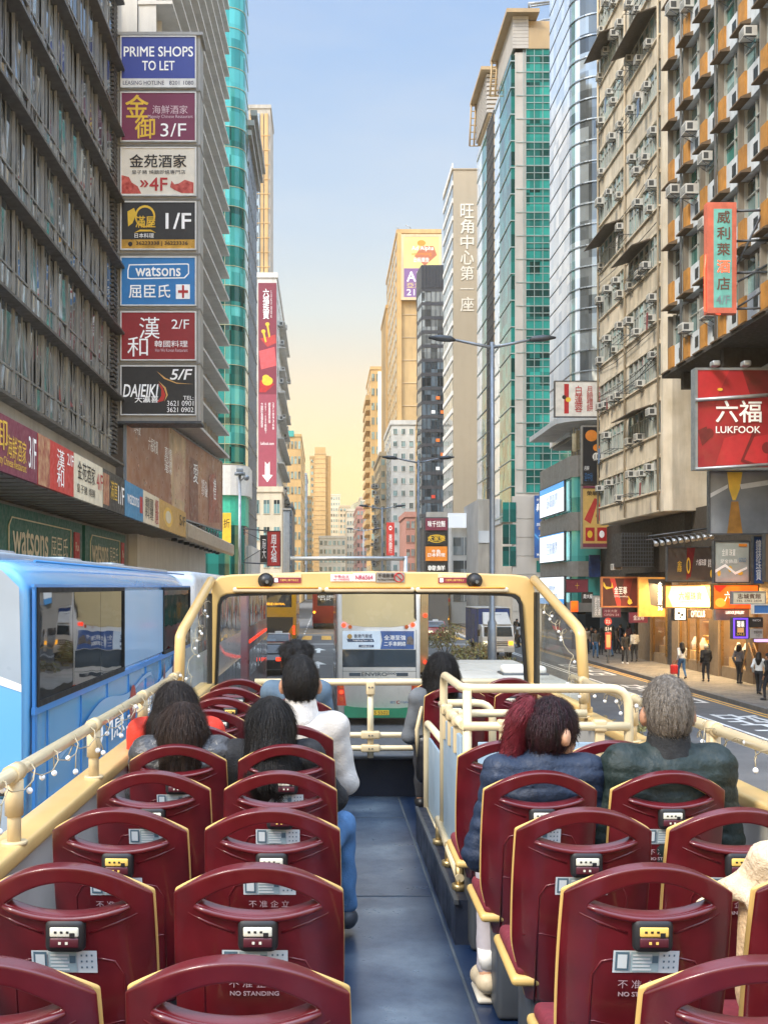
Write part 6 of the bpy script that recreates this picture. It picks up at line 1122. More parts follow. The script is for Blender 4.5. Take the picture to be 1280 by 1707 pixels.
shrub('low brown shrub in the median at the lower right, beside the bus rail', 6.85, 16.8, .75, 1.4, .75); shrub('brown shrub in the median behind the short right-hand handrail', 6.8, 28.2, .85, 1.8, .8); shrub('small brown shrub in the median just right of the slanted window post', 6.7, 22.5, .5, .9, .6)
shrub('tall olive shrub beside the oncoming red taxi', 7.0, 66, 1.1, 2.2, 1.9, 1100); shrub('wide olive shrub in the median left of the lorry', 7.3, 57, 1.3, 3.0, 1.2, 1400); shrub('olive shrub at the foot of the lamp post in the median', 7.7, 49, 1.0, 2.4, .9, 900)
# ================================================================ the open-top bus we ride on
D = 2.6; WL, WR = -.95, 1.62
crm = mat('bus_cream_paint', '#c9a86c', .38, var=.07, scale=4, dirt=.18, coat=.25); ivory = mat('ivory_tube', '#d3c39e', .3, var=.06, scale=6, dirt=.12, coat=.4); ivd = mat('ivory_joint', '#c9b48c', .4, var=.1, scale=8, dirt=.2)
maroonp = mat('seat_maroon', '#560e16', .34, var=.3, scale=9, coat=.4, dirt=.35, bump=.05, bscale=350); rim = mat('seat_cream_rim', '#c9a764', .4, var=.06, scale=6); cush = mat('seat_cushion', '#6d1f2a', .75, var=.15, scale=30)
navy = mat('navy_panel_paint', '#141d2e', .45, var=.15, scale=5, bump=.1, bscale=80); gasket = mat('black_gasket', '#141414', .5); bgrey = mat('blue_grey_panel', '#8ea3b3', .45, var=.08, scale=2, dirt=.2); wallm = mat('inner_wall_grey', '#a9a8a2', .5, var=.08, dirt=.25)
bus = thing('open_top_bus', 'open-top sightseeing bus with maroon seats and cream rails, seen from its own upper deck', 'bus', (.33, 4, 0))
fm = bpy.data.materials.new('deck_vinyl'); fm.use_nodes = True; t_ = fm.node_tree; b_ = t_.nodes['Principled BSDF']
tcn = t_.nodes.new('ShaderNodeTexCoord'); n1 = t_.nodes.new('ShaderNodeTexNoise'); n1.inputs['Scale'].default_value = 7; n1.inputs['Detail'].default_value = 12; n1.inputs['Roughness'].default_value = .75; t_.links.new(tcn.outputs['Object'], n1.inputs[0])
sx = t_.nodes.new('ShaderNodeSeparateXYZ'); t_.links.new(tcn.outputs['Object'], sx.inputs[0])
ab = t_.nodes.new('ShaderNodeMath'); ab.operation = 'ABSOLUTE'; t_.links.new(sx.outputs[0], ab.inputs[0])
mr = t_.nodes.new('ShaderNodeMapRange'); mr.inputs[1].default_value = .3; mr.inputs[2].default_value = .06; t_.links.new(ab.outputs[0], mr.inputs[0])
mu = t_.nodes.new('ShaderNodeMath'); mu.operation = 'MULTIPLY'; mr2 = t_.nodes.new('ShaderNodeMapRange'); mr2.inputs[1].default_value = .1; mr2.inputs[2].default_value = .75; t_.links.new(n1.outputs[0], mr2.inputs[0]); t_.links.new(mr2.outputs[0], mu.inputs[0]); t_.links.new(mr.outputs[0], mu.inputs[1])
mx = t_.nodes.new('ShaderNodeMix'); mx.data_type = 'RGBA'; t_.links.new(mu.outputs[0], mx.inputs[0]); mx.inputs[6].default_value = rgb('#11223d'); mx.inputs[7].default_value = rgb('#60707f'); t_.links.new(mx.outputs[2], b_.inputs['Base Color'])
mr3 = t_.nodes.new('ShaderNodeMapRange'); mr3.inputs[3].default_value = .4; mr3.inputs[4].default_value = .2; t_.links.new(n1.outputs[0], mr3.inputs[0]); t_.links.new(mr3.outputs[0], b_.inputs['Roughness'])
bu = t_.nodes.new('ShaderNodeBump'); n2 = t_.nodes.new('ShaderNodeTexNoise'); n2.inputs['Scale'].default_value = 260; t_.links.new(tcn.outputs['Object'], n2.inputs[0]); t_.links.new(n2.outputs[0], bu.inputs['Height']); bu.inputs['Strength'].default_value = .12; t_.links.new(bu.outputs[0], b_.inputs['Normal'])
mb = MB(); mb.box(WL, WR, -1.2, 8.95, D-.08, D); mb.build('deck_floor', fm, bus)
mb = MB()
for y in (1.55, 3.7, 5.9, 7.9): mb.box(-.02, .56, y, y+.008, D+.0005, D+.003)
for x in (.03, .56): mb.box(x, x+.012, .5, 8.7, D+.0005, D+.004)
mb.build('floor_seam', mat('seam_metal', '#5a636c', .4, .5), bus)
mb = MB(); mb.box(WL-.04, WR+.04, -1.2, 9.0, .35, D-.08); mb.build('lower_body', crm, bus)
wheels(bus, (WL+.1, WR-.1), (.6, 7.2))
for x0, x1, nm in ((WL-.05, WL, 'side_wall'), (WR, WR+.05, 'side_wall')):
    mb = MB(); mb.box(x0, x1, -1.2, 9.0, D-.08, 3.36); mb.build(nm, wallm, bus)
    mb = MB(); mb.rbox(x0-.035, x1+.035, -1.2, 8.95, 3.36, 3.415, .015); mb.build('wall_cap', crm, bus)
RZ = 3.63
def post(x, y, z0, z1, r=.021):
    mb = MB(); mb.tube([(x, y, z0), (x, y, z1-.06)], r, 12); mb.tube([(x, y, z1-.13), (x, y, z1-.02)], r*1.35, 12); mb.tube([(x, y-.045, z1), (x, y+.045, z1)], r*1.4, 12); mb.tube([(x, y, z0), (x, y, z0+.012)], r*1.9, 12); mb.build('rail_post', ivd, bus)
mb = MB(); mb.tube([(WL+.0, -1, RZ), (WL, 7.45, RZ)], .0225, 12); mb.build('side_rail', ivory, bus)
mb = MB(); mb.tube([(WR-.05, -1, RZ), (WR-.05, 7.2, RZ)], .0225, 12); mb.build('side_rail', ivory, bus)
for y in (1.1, 2.3, 3.5, 4.71, 5.98, 7.2): post(WL, y, 3.41, RZ)
for y in (1.0, 2.2, 3.4, 4.6, 5.8, 6.9): post(WR-.05, y, 3.41, RZ)
# ---- front frame
YF = 9.0; p = lambda px, py, y=YF: P(px, py, y)
outer = [(352, 1255), (347, 1150), (352, 985), (356, 970), (366, 961), (385, 958), (500, 954), (620, 952.5), (745, 954), (860, 958), (878, 961), (888, 970), (891, 985), (898, 1150), (903, 1255)]
inner = [(360, 1255), (358.5, 1150), (364, 1008), (368, 996), (378, 991), (400, 989.5), (500, 987), (620, 986), (745, 987), (842, 989.5), (858, 991), (866, 996), (870, 1008), (880, 1150), (885, 1255)]
mb = MB(); n = len(outer); A_ = [p(*q) for q in outer]; B_ = [p(*q) for q in inner]; dv = Vector((0, .13, 0))
vs = A_+B_+[q+dv for q in A_]+[q+dv for q in B_]; fs = []
for i in range(n-1): fs += [(i, i+1, n+i+1, n+i), (2*n+i+1, 2*n+i, 3*n+i, 3*n+i+1), (i+1, i, 2*n+i, 2*n+i+1), (n+i, n+i+1, 3*n+i+1, 3*n+i)]
mb.add(vs, fs); mb.build('windscreen_frame', crm, bus, merge=True, bevel=.012)
mb = MB(); G2 = [p(540+(q[0]-540)*1.0-(4.5 if q[0] > 540 else -4.5), q[1]+(4 if q[1] < 1000 else 0)) for q in inner]; fs = []
dv = Vector((0, .04, 0)); off = Vector((0, -.02, 0)); vs = [q+off for q in B_]+[q+off for q in G2]+[q+dv for q in B_]+[q+dv for q in G2]
for i in range(n-1): fs += [(i, i+1, n+i+1, n+i), (n+i, n+i+1, 3*n+i+1, 3*n+i)]
mb.add(vs, fs); mb.build('gasket', gasket, bus)
mb = MB(); mb.add([q+Vector((0, .07, 0)) for q in B_], [tuple(range(n))]); mb.build('windscreen_glass', clear_glass('windscreen', (.97, .98, .97), grime=.012), bus)
# quarter panels
for side, pts in ((0, [(352, 968, 9.0), (301, 1058, 7.5), (297.5, 1150, 7.45)]), (1, [(890, 966, 9.0), (967, 1052, 7.2), (975, 1150, 7.15)])):
    q = [P(*a) for a in pts]; mb = MB(); mb.tube([q[0], q[0].lerp(q[1], .93), q[1]+Vector((0, .0, -.01)), q[1].lerp(q[2], .1), q[2]+Vector((0, 0, -.12))], .036, 8); mb.build('quarter_post', crm, bus)
    zb = 3.43; mb = MB(); mb.add([(q[0].x, q[0].y, q[0].z), (q[1].x, q[1].y, q[1].z), (q[2].x, q[2].y, zb), (q[0].x, q[0].y, zb)], [(0, 1, 2, 3)]); mb.build('quarter_glass', clear_glass('quarter_glass', (.86, .9, .86), grime=.16), bus)
    mb = MB(); x = q[0].x; mb.box(x-.018, x+.018, 8.86, 8.93, 3.4, q[0].z-.1); mb.build('gasket', gasket, bus)
    mb = MB(); mb.rbox(min(q[2].x, x)-.03, max(q[2].x, x)+.03, 7.15, 9.0, 3.39, 3.45, .012); mb.build('quarter_sill', crm, bus)
f = Fr((0, YF-.002, 0), (1, 0, 0)); XP = lambda px: X_(px, YF); ZP = lambda py: Z_(py, YF)
for px in (443.5, 790): mb = MB(); c = p(px, 968); mb.tube([c, c+Vector((0, -.03, 0))], .062, 18); mb.ball(c+Vector((0, -.035, 0)), (.05, .045, .05), 16, 10); mb.m = 1; mb.tube([c+Vector((.012, -.07, -.01)), c+Vector((.012, -.085, -.01))], .014, 10); mb.build('dome_camera', [M['black'], mat('lens_grey', '#4f5458', .2)], bus)
for a, c_ in ((389, 537), (541, 690), (692, 846)):
    mb = MB(); mb.rbox(XP(a), XP(c_), YF-.06, YF-.004, ZP(987.5)+.0, ZP(979), .016, 3); mb.build('light_bar', mat('light_bar_cover', '#cfc0a0', .35, coat=.3), bus)
    mb = MB(); mb.rbox(XP(a+6), XP(c_-6), YF-.066, YF-.05, ZP(981.5), ZP(978), .006, 2); mb.build('amber_strip', mat('amber_plastic', '#d98a1c', .3, coat=.4), bus)
for a, c_, y0, y1 in ((455, 502, 956.5, 972), (730, 777, 956.5, 972)):
    nt_ = None; mb = MB(); mb.m = 0; f.box(mb, XP(a), XP(c_), ZP(y1), ZP(y0), 0, .004); mb.m = 1; f.box(mb, XP(a), XP(c_), ZP(y1), ZP(y0+6.3), .004, .007); mb.m = 2; f.quad(mb, XP(a+2.5), XP(a+8.5), ZP(y1-1.5), ZP(y0+7.8), .009); o = mb.build('notice', [mat('notice_cream', '#d9c9a2', .5), mat('notice_maroon', '#7a1f33', .5), wl], bus)
    mb = MB(); letters(mb, f, '行駛時上層不得企立', XP(a+12), XP(c_-4), ZP(y1-3), ZP(y0+8.5), .01); letters(mb, f, '請勿站立 Please be seated', XP(a+6), XP(c_-3), ZP(y0+5), ZP(y0+2), .008); mb.build('lettering', mat('notice_gold', '#e0b860', .5), o)
for a, c_, y0, y1, m, tx in ((551, 587, 957, 969, mat('plate_white', '#e6ddda', .5), (('不準企立', .15, .14, .85, .5, 'p'), ('NO STANDING', .12, .62, .88, .86, 'p'))), (588, 625.5, 956, 969, mat('plate_white', '#e6ddda', .5), (('NR6564', .12, .22, .88, .78, 'p'),)), (627, 674, 954, 971, mat('plate_grey', '#8c8780', .5), (('不准飲食', .05, .12, .64, .5, 'k'), ('No Eating & Drinking', .05, .62, .64, .82, 'k')))):
    mb = MB(); f.box(mb, XP(a), XP(c_), ZP(y1), ZP(y0), 0, .006); o = mb.build('plate', m, bus); w_, h_ = XP(c_)-XP(a), ZP(y0)-ZP(y1)
    for st, x0, yy0, x1, yy1, cc in tx: mb = MB(); letters(mb, f, st, XP(a)+w_*x0, XP(a)+w_*x1, ZP(y1)+h_*(1-yy1), ZP(y1)+h_*(1-yy0), .009, bold=.01); mb.build('lettering', mat('plate_pink', '#b5375a', .5) if cc == 'p' else dk, o)
    if a == 627:
        mb = MB(); c = f.p(XP(664.5), ZP(962.5), 0); pts = [c+Vector((.035*math.cos(k*.35), -.01, .035*math.sin(k*.35))) for k in range(19)]; mb.tube(pts, .004, 5); mb.tube([c+Vector((-.024, -.01, .024)), c+Vector((.024, -.01, -.024))], .004, 5); mb.build('no_food_symbol', rl, o)
for a, b2, y0, y1 in ((640, 660, 0, 0),): pass
# front kick panel, ledge, rails
mb = MB(); mb.box(WL, WR, 8.72, 8.95, D, 2.9); mb.build('kick_panel', navy, bus); mb = MB(); mb.rbox(WL, WR, 8.6, 9.05, 2.9, 2.93, .01); mb.build('front_ledge', M['dsteel'], bus)
yr = 8.5; xa, xb = X_(425, yr), X_(870, yr)
for py in (1137, 1225, 1247): mb = MB(); mb.tube([(xa, yr, Z_(py, yr)), (xb, yr, Z_(py, yr))], .0265 if py == 1137 else .021, 12); mb.build('front_rail', ivory, bus)
xm = X_(617.5, yr); mb = MB(); mb.tube([(xm, yr, 2.93), (xm, yr, Z_(1137, yr))], .024, 12); mb.build('front_post', ivory, bus)
for py in (1145, 1225, 1247): mb = MB(); z = Z_(py, yr); mb.rbox(xm-(.07 if py > 1200 else .032), xm+(.07 if py > 1200 else .032), yr-.04, yr+.04, z-(.028 if py > 1200 else .06), z+(.028 if py > 1200 else .045), .012); mb.m = 1; mb.tube([(xm-.012, yr-.041, z), (xm-.012, yr-.045, z)], .006, 8); mb.tube([(xm+.012, yr-.041, z), (xm+.012, yr-.045, z)], .006, 8); mb.build('rail_clamp', [ivd, M['dsteel']], bus)
# ---- stair barrier
def hoop(pts, r=.0215, nm='barrier_tube'):
    out = [Vector(pts[0])]
    for i in range(1, len(pts)-1):
        a, b2, c = Vector(pts[i-1]), Vector(pts[i]), Vector(pts[i+1]); d1 = (a-b2).normalized(); d2 = (c-b2).normalized(); q = min(.09, (a-b2).length*.4, (c-b2).length*.4)
        p0, p1 = b2+d1*q, b2+d2*q
        for k in range(6): t = k/5; out.append(p0*(1-t)**2+b2*2*t*(1-t)+p1*t*t)
    out.append(Vector(pts[-1])); mb = MB(); mb.tube(out, r, 12); return mb.build(nm, ivory, bus)
xs, ya, yb, xe = .645, 5.3, 6.15, 1.415
hoop([(xs, yb, 2.85), (xs, yb, 3.73), (xs, ya, 3.73), (xe, ya, 3.73), (xe, ya, 2.7)]); hoop([(xs+.02, ya, 2.8), (xs+.02, ya, 3.72)])
hoop([(xs, ya, 3.56), (xs, yb+.1, 3.56)]); hoop([(xs, ya-.01, 3.555), (xe, ya-.01, 3.555)]); hoop([(xs, yb, 3.52), (xe, yb, 3.52)]); hoop([(xs, yb, 3.15), (xe, yb, 3.15)])
hoop([(.655, 7.27, D), (.655, 7.27, 3.34), (.665, 6.3, 3.34)]); hoop([(.665, 6.3, 3.56), (.93, 6.3, 3.56), (.93, 6.3, 2.7)]); hoop([(.655, 7.27, 2.78), (.65, 6.2, 2.78)])
hoop([(xs-.02, 6.25, 2.93), (xs-.02, 5.25, 2.86)], .02)
for y in (6.2, 5.72, 5.27): mb = MB(); mb.tube([(xs-.02, y, 2.8), (xs-.02, y, 2.92)], .02, 10); mb.tube([(xs-.02, y, 2.8), (xs-.02, y, 2.83)], .034, 12); mb.build('rail_foot', mat('brass_dull', '#a8946a', .35, .7), bus)
mb = MB(); mb.rbox(xs-.008, xs+.012, ya+.06, yb-.06, 2.9, 3.5, .005); mb.build('barrier_panel', bgrey, bus); mb = MB(); mb.rbox(xs+.07, xe-.04, ya-.01, ya+.01, 2.7, 3.48, .005); mb.build('barrier_panel', bgrey, bus); mb = MB(); mb.rbox(.66, .675, 6.3, 7.2, 2.8, 3.25, .005); mb.build('barrier_panel', bgrey, bus)
for x, y in ((xs, 5.5), (xs, 5.75), (xs, 6.0), (.835, ya), (1.28, ya)): mb = MB(); mb.rbox(x-.03, x+.03, y-.03, y+.03, 3.53, 3.585, .01); mb.rbox(x-.022, x+.022, y-.016, y+.016, 3.4, 3.53, .006); mb.m = 1; mb.ball((x, y-.018, 3.44), .006); mb.build('panel_clamp', [ivd, M['dsteel']], bus)
mb = MB(); mb.box(xs-.06, xs+.12, 5.1, 7.25, D, 2.8); mb.m = 1; mb.box(xs-.065, xs-.045, 5.08, 7.26, 2.785, 2.806); mb.build('stair_plinth', [navy, M['dsteel']], bus)
# ---- seats
def seat_depth(u, z): return .115*max(0, -z)/.5+.03*u**4+.012*u*u
def seat_surface(scale=1.0, lens=0.0, y0=0.0, thick=.035, th2=0):
    nc = 24; uc = .71; us = sorted(set([round(-1+2*k/nc, 4) for k in range(nc+1)]+[-uc, uc]))
    def hw(z):
        z = max(-.64, z); return (.2+.006*math.sin(max(0, min(1, -z/.5))*math.pi) if z > -.45 else .2-(-.45-z)*.28)*scale
    def top(u): return -.072*abs(u)**2.05+(scale-1)*.25
    def lt(u): return -.04-.054*(u/uc)**2-lens
    def lb(u): return -.094-.026*(1-(u/uc)**2)+lens
    bm = bmesh.new(); V = {}
    def vert(i, key, u, z): 
        k = (i, key)
        if k not in V: V[k] = bm.verts.new((u*hw(z), y0+seat_depth(u, z), z))
        return V[k]
    nr = 14; na = 4
    for i in range(len(us)-1):
        for r in range(nr):
            q = []
            for (ii, rr) in ((i, r), (i+1, r), (i+1, r+1), (i, r+1)):
                u = us[ii]; zt = lb(u) if abs(u) <= uc else -.094; t = rr/nr; z = zt*(1-t)+(-.62)*t; q.append(vert(ii, ('b', rr), u, z))
            bm.faces.new(q[::-1])
        for r in range(na):
            q = []
            for (ii, rr) in ((i, r), (i+1, r), (i+1, r+1), (i, r+1)):
                u = us[ii]; zl = lt(u) if abs(u) <= uc else -.094; t = rr/na; z = top(u)*(1-t)+zl*t
                key = ('b', 0) if (rr == na and abs(u) >= uc-1e-6) else ('a', rr); q.append(vert(ii, key, u, z))
            bm.faces.new(q[::-1])
    bmesh.ops.recalc_face_normals(bm, faces=bm.faces[:])
    if sum(f_.normal.y for f_ in bm.faces) > 0: bmesh.ops.reverse_faces(bm, faces=bm.faces[:])
    me = bpy.data.meshes.new('tmp'); bm.to_mesh(me); bm.free(); o = bpy.data.objects.new('tmp', me); COL.objects.link(o)
    so_ = o.modifiers.new('s', 'SOLIDIFY'); so_.thickness = thick; so_.offset = -1
    bv = o.modifiers.new('b', 'BEVEL'); bv.width = .008; bv.segments = 2; bv.angle_limit = R(50)
    ss = o.modifiers.new('ss', 'SUBSURF'); ss.levels = 1; ss.render_levels = 1
    bpy.context.view_layer.update(); me2 = bpy.data.meshes.new_from_object(o.evaluated_get(bpy.context.evaluated_depsgraph_get())); bpy.data.objects.remove(o); bpy.data.meshes.remove(me)
    me2.polygons.foreach_set('use_smooth', [True]*len(me2.polygons)); return me2
shell = seat_surface(); rimm = seat_surface(1.005, .002, .026, .011)
def surf(u, z, e=.003): return Vector((u, seat_depth(u/.2, z)-e, z))
def child(nm, mb, mats, par): return mb.build(nm, mats, par, local=True)
def seat_parts(s, boxcol):
    o = bpy.data.objects.new('cream_rim', rimm); COL.objects.link(o); o.parent = s
    mb = MB()
    for sgn in (-1, 1): mb.tube([surf(sgn*.165, -.118, -.001), surf(sgn*.12, -.138, -.001), surf(sgn*.055, -.162, -.001)], [.003, .005, .004], 6)
    mb.tube([surf(-.15+.3*k/12, -.1-.028*(1-(2*k/12-1)**2), .004) for k in range(13)], [.004]+[.009]*11+[.004], 8)
    for sgn in (-1, 1): mb.tube([surf(sgn*.17, -.4, -.001), surf(sgn*.12, -.39, -.001), surf(sgn*.07, -.4, -.001)], .003, 6)
    mb.tube([surf(-.13, -.62, 0), surf(-.13, -.27, 0), surf(-.11, -.235, 0), surf(-.07, -.225, 0)], .003, 6); mb.tube([surf(.13, -.62, 0), surf(.13, -.27, 0), surf(.11, -.235, 0), surf(.07, -.225, 0)], .003, 6)
    child('moulded_ridge', mb, maroonp, s)
    mb = MB(); z = -.163; yy = seat_depth(0, z); mb.m = 0; mb.rbox(-.046, .048, yy-.026, yy+.01, z-.04, z+.04, .016, 3); mb.m = 1; mb.rbox(-.033, .035, yy-.0285, yy-.02, z-.002, z+.022, .004, 2); mb.m = 2; mb.rbox(-.033, .035, yy-.028, yy-.02, z-.027, z-.003, .004, 2)
    mb.m = 0; mb.box(.014, .026, yy-.0295, yy-.028, z-.001, z+.009)
    for x in (-.022, -.008, .006): mb.box(x, x+.006, yy-.0295, yy-.028, z+.008, z+.013)
    mb.m = 1; mb.box(-.012, -.006, yy-.0295, yy-.0275, z-.018, z-.012); mb.box(.004, .01, yy-.0295, yy-.0275, z-.018, z-.012)
    child('audio_box', mb, [M['black'], boxcol, mat('box_maroon', '#4a1822', .4)], s)
    mb = MB(); z0, z1 = -.262, -.206
    def patch(m, x0, x1, za, zb_, e): mb.m = m; mb.add([surf(x0, za, e), surf(x1, za, e), surf(x1, zb_, e), surf(x0, zb_, e)], [(0, 1, 2, 3)])
    patch(0, -.085, .07, z0, z1, .004); patch(1, -.08, -.048, z0+.006, z1-.003, .005); patch(0, -.075, -.053, z0+.012, z1-.009, .006); patch(2, -.044, .022, z0+.003, z1-.003, .005)
    for k in range(5): patch(0, -.04, .005-.004*(k % 2), z1-.013-.009*k, z1-.008-.009*k, .006)
    patch(1, .006, .02, z1-.03, z1-.012, .006)
    for i in range(3):
        for j in range(3): patch(1, .032+.012*i, .036+.012*i, z0+.012+.015*j, z0+.017+.015*j, .005)
    child('info_sticker', mb, [mat('sticker_white', '#bfc6c6', .5), mat('sticker_slate', '#4c6470', .5), mat('sticker_blue', '#8fa3a6', .5)], s)
    class SF:
        def p(self, u, v, d=0): return surf(u, v, d)
    mb = MB(); letters(mb, SF(), '不 准 企 立', -.07, .05, -.302, -.28, .003); letters(mb, SF(), 'NO STANDING', -.068, .048, -.322, -.311, .003, bold=.015); child('lettering', mb, mat('seat_lettering', '#a58f92', .5), s)
    mb = MB(); mb.m = 1; mb.rbox(-.2, .2, .14, .56, -.57, -.535, .016, 3); mb.m = 0; mb.rbox(-.185, .185, .15, .54, -.545, -.495, .022, 3); child('seat_pan', mb, [cush, rim], s)
    mb = MB(); mb.rbox(-.13, .13, .2, .48, -.95, -.58, .02); child('pedestal', mb, M['dsteel'], s)
boxw = mat('box_face_pale', '#c9c6b4', .4); boxy = mat('box_face_yellow', '#d8b45a', .4)
RY = lambda k: 1.97+.672*k
spots = [(x, RY(k)) for k in range(10) for x in (-.605, -.155)]+[(x, RY(k)+(.12 if k == 4 else 0)) for k in range(5) for x in (.768, 1.222)]+[(.865, 7.45), (1.328, 7.45), (.865, 8.1), (1.328, 8.1)]
proto = {}
for i, (x, y) in enumerate(spots):
    key = i % 3 == 1
    s = bpy.data.objects.new('seat', shell); COL.objects.link(s); s.parent = bus; s.location = Vector((x, y, 3.55))-root_of(bus); s.rotation_euler = (random.uniform(-.012, .02), random.uniform(-.006, .006), random.uniform(-.02, .02))
    if i == 0: shell.materials.append(maroonp); rimm.materials.append(rim)
    if key not in proto: seat_parts(s, boxy if key else boxw); proto[key] = s
    else:
        for ch in list(proto[key].children): c = ch.copy(); COL.objects.link(c); c.parent = s
# ---- fairy lights hung on the rails
cordm = mat('clear_cord', '#a89c80', .3); bulbm = mat('bulb_white', '#e9edf2', .15, coat=.5, var=.02)
def lights(label, path, n, seed):
    rnd = random.Random(seed); pts = [Vector(q) for q in path]; seg = [(pts[i+1]-pts[i]).length for i in range(len(pts)-1)]; tot = sum(seg)
    def at(s):
        for i, l in enumerate(seg):
            if s <= l or i == len(seg)-1: return pts[i].lerp(pts[i+1], min(1, s/l))
            s -= l
    t = thing('fairy_lights', label, 'string lights', pts[0]); c = []
    for k in range(n*4+1): q = at(tot*k/(n*4)); a = k*1.9; c.append(q+Vector((.027*math.cos(a*.5), 0, .03*math.sin(a*.5)-.008)))
    mb = MB(); mb.tube(c, .0022, 5); mb.build('cord', cordm, t)
    for k in range(n):
        q = c[k*4+2]; dz = rnd.choice((-.07, -.055, -.04, .0)); mb = MB(); e_ = q+Vector((rnd.uniform(-.015, .015), rnd.uniform(-.02, .02), dz)); mb.m = 1; mb.tube([q, e_], .0025, 4); mb.m = 0; mb.ball(e_+Vector((0, 0, -.008)), .0105, 10, 7); mb.build('bulb', [bulbm, cordm], t)
lights('white bulb string lights wound along the left handrail', [(WL+.03, 2.9, RZ-.01), (WL+.03, 7.4, RZ-.01)], 24, 1); lights('white bulb string lights wound along the right handrail', [(WR-.08, 2.6, RZ-.01), (WR-.08, 7.1, RZ-.01)], 24, 2)
q = [P(352, 968, 9.0), P(301, 1058, 7.5), P(297.5, 1145, 7.45)]; lights('few white bulbs hanging down the left slanted window post', [q[0].lerp(q[1], .35)+Vector((.04, 0, -.03)), q[1]+Vector((.06, .3, -.1)), q[2]+Vector((.05, .1, 0))], 9, 3)
q = [P(890, 966, 9.0), P(967, 1052, 7.2), P(975, 1145, 7.15)]; lights('few white bulbs hanging down the right slanted window post', [q[0].lerp(q[1], .4)+Vector((-.04, 0, -.05)), q[1]+Vector((-.05, .2, -.03)), q[2]+Vector((-.04, .1, 0))], 8, 4)
# bag on the right outer seat
t = thing('bag', 'soft beige bag with a fluffy flap standing on a seat at the right edge', 'bag', (1.2, 2.98, 3.06)); bagm = mat('beige_fleece', '#c9ac86', .9, var=.2, scale=20, bump=.5, bscale=60); bagw = mat('cream_fleece', '#cbb698', .95, var=.12, scale=25, bump=.6, bscale=70)
body_part('body', [('c', (1.2, 2.98, 3.14), .12, (1.2, 2.98, 3.38), .11), ('c', (1.31, 2.98, 3.14), .12, (1.31, 2.98, 3.36), .1)], bagm, t, .014, .05, local=False)
body_part('flap', [('e', (1.21, 2.96, 3.45), (.12, .12, .08)), ('c', (1.09, 2.86, 3.4), .02, (1.31, 2.85, 3.4), .02), ('c', (1.09, 2.86, 3.4), .02, (1.06, 3.0, 3.41), .02), ('e', (1.15, 2.93, 3.5), (.06, .08, .045)), ('c', (1.07, 2.98, 3.42), .03, (1.0, 3.02, 3.36), .02)], bagw, t, .011, .03, disp=lambda x, y, z: .006*np.sin(x*70+y*20)*np.sin(z*60+y*30), local=False)
# ================================================================ people
skin = mat('skin_warm', '#a87a5e', .5, var=.06, scale=12); skin2 = mat('skin_light', '#b98d70', .5, var=.06, scale=12)
def hairmat(n, c, c2): return mat(n, c, .46, var=.4, scale=30, stretch=(3, 3, .35), bump=.5, bscale=90, color2=c2, spec=.35)
h_black = hairmat('hair_black', '#080706', '#16110f'); h_brown = hairmat('hair_dark_brown', '#0f0a08', '#241811'); h_red = hairmat('hair_red_dyed', '#4a0f18', '#7a1f2c'); h_grey = hairmat('hair_grey', '#463f38', '#8a8176')
def comb(o, hc, m, n, ln, rnd_):
    """loose strands laid over a hair mass, combed down from the crown"""
    me = o.data; nv = len(me.vertices); co = np.empty(nv*3); me.vertices.foreach_get('co', co); co = co.reshape(-1, 3); no = np.empty(nv*3); me.vertices.foreach_get('normal', no); no = no.reshape(-1, 3)
    off = np.zeros(3) if o.parent is None else np.array(root_of(o)); hcl = hc-off if np.abs(co-(hc-off)).min(0).max() < np.abs(co-hc).min(0).max() else hc
    rg = np.random.default_rng(nv); idx = rg.integers(0, nv, n); p = co[idx]+rg.normal(0, .004, (n, 3)); nr = no[idx]
    out = p-hcl; out[:, 2] = 0; g = out*1.2+np.array((0, 0, -.11))+rg.normal(0, .04*rnd_+.003, (n, 3)); vs = []; fs = []
    wd = np.cross(nr, g); wd /= np.maximum(np.linalg.norm(wd, axis=1), 1e-6)[:, None]
    q = p+nr*.001; L = ln*rg.uniform(.5, 1.3, n)
    rows = []
    for k in range(5):
        w = (.0005, .0008, .0008, .0006, .0001)[k]; rows.append((q-wd*w, q+wd*w))
        gg = g-nr*(np.sum(g*nr, 1))[:, None]; gg /= np.maximum(np.linalg.norm(gg, axis=1), 1e-6)[:, None]; q = q+gg*(L/4)[:, None]+nr*(.0007*(1 if k < 2 else -.6)+.0006*rnd_*rg.normal(0, 1, n)[:, None])
        g = g+np.array((0, 0, -.02))
    V = np.concatenate([np.stack(r, 1).reshape(-1, 3) for r in rows]); b = np.arange(n)*2
    for k in range(4): fs.append(np.stack([2*n*k+b, 2*n*k+b+1, 2*n*(k+1)+b+1, 2*n*(k+1)+b], 1))
    f2 = [tuple(x) for x in np.concatenate(fs).tolist()]; base = [tuple(pl.vertices) for pl in me.polygons]
    m2 = bpy.data.meshes.new(o.name); m2.from_pydata(co.tolist()+V.tolist(), [], base+[tuple(i+nv for i in f) for f in f2]); m2.materials.append(m); m2.polygons.foreach_set('use_smooth', [True]*len(m2.polygons)); m2.update(); o.data = m2
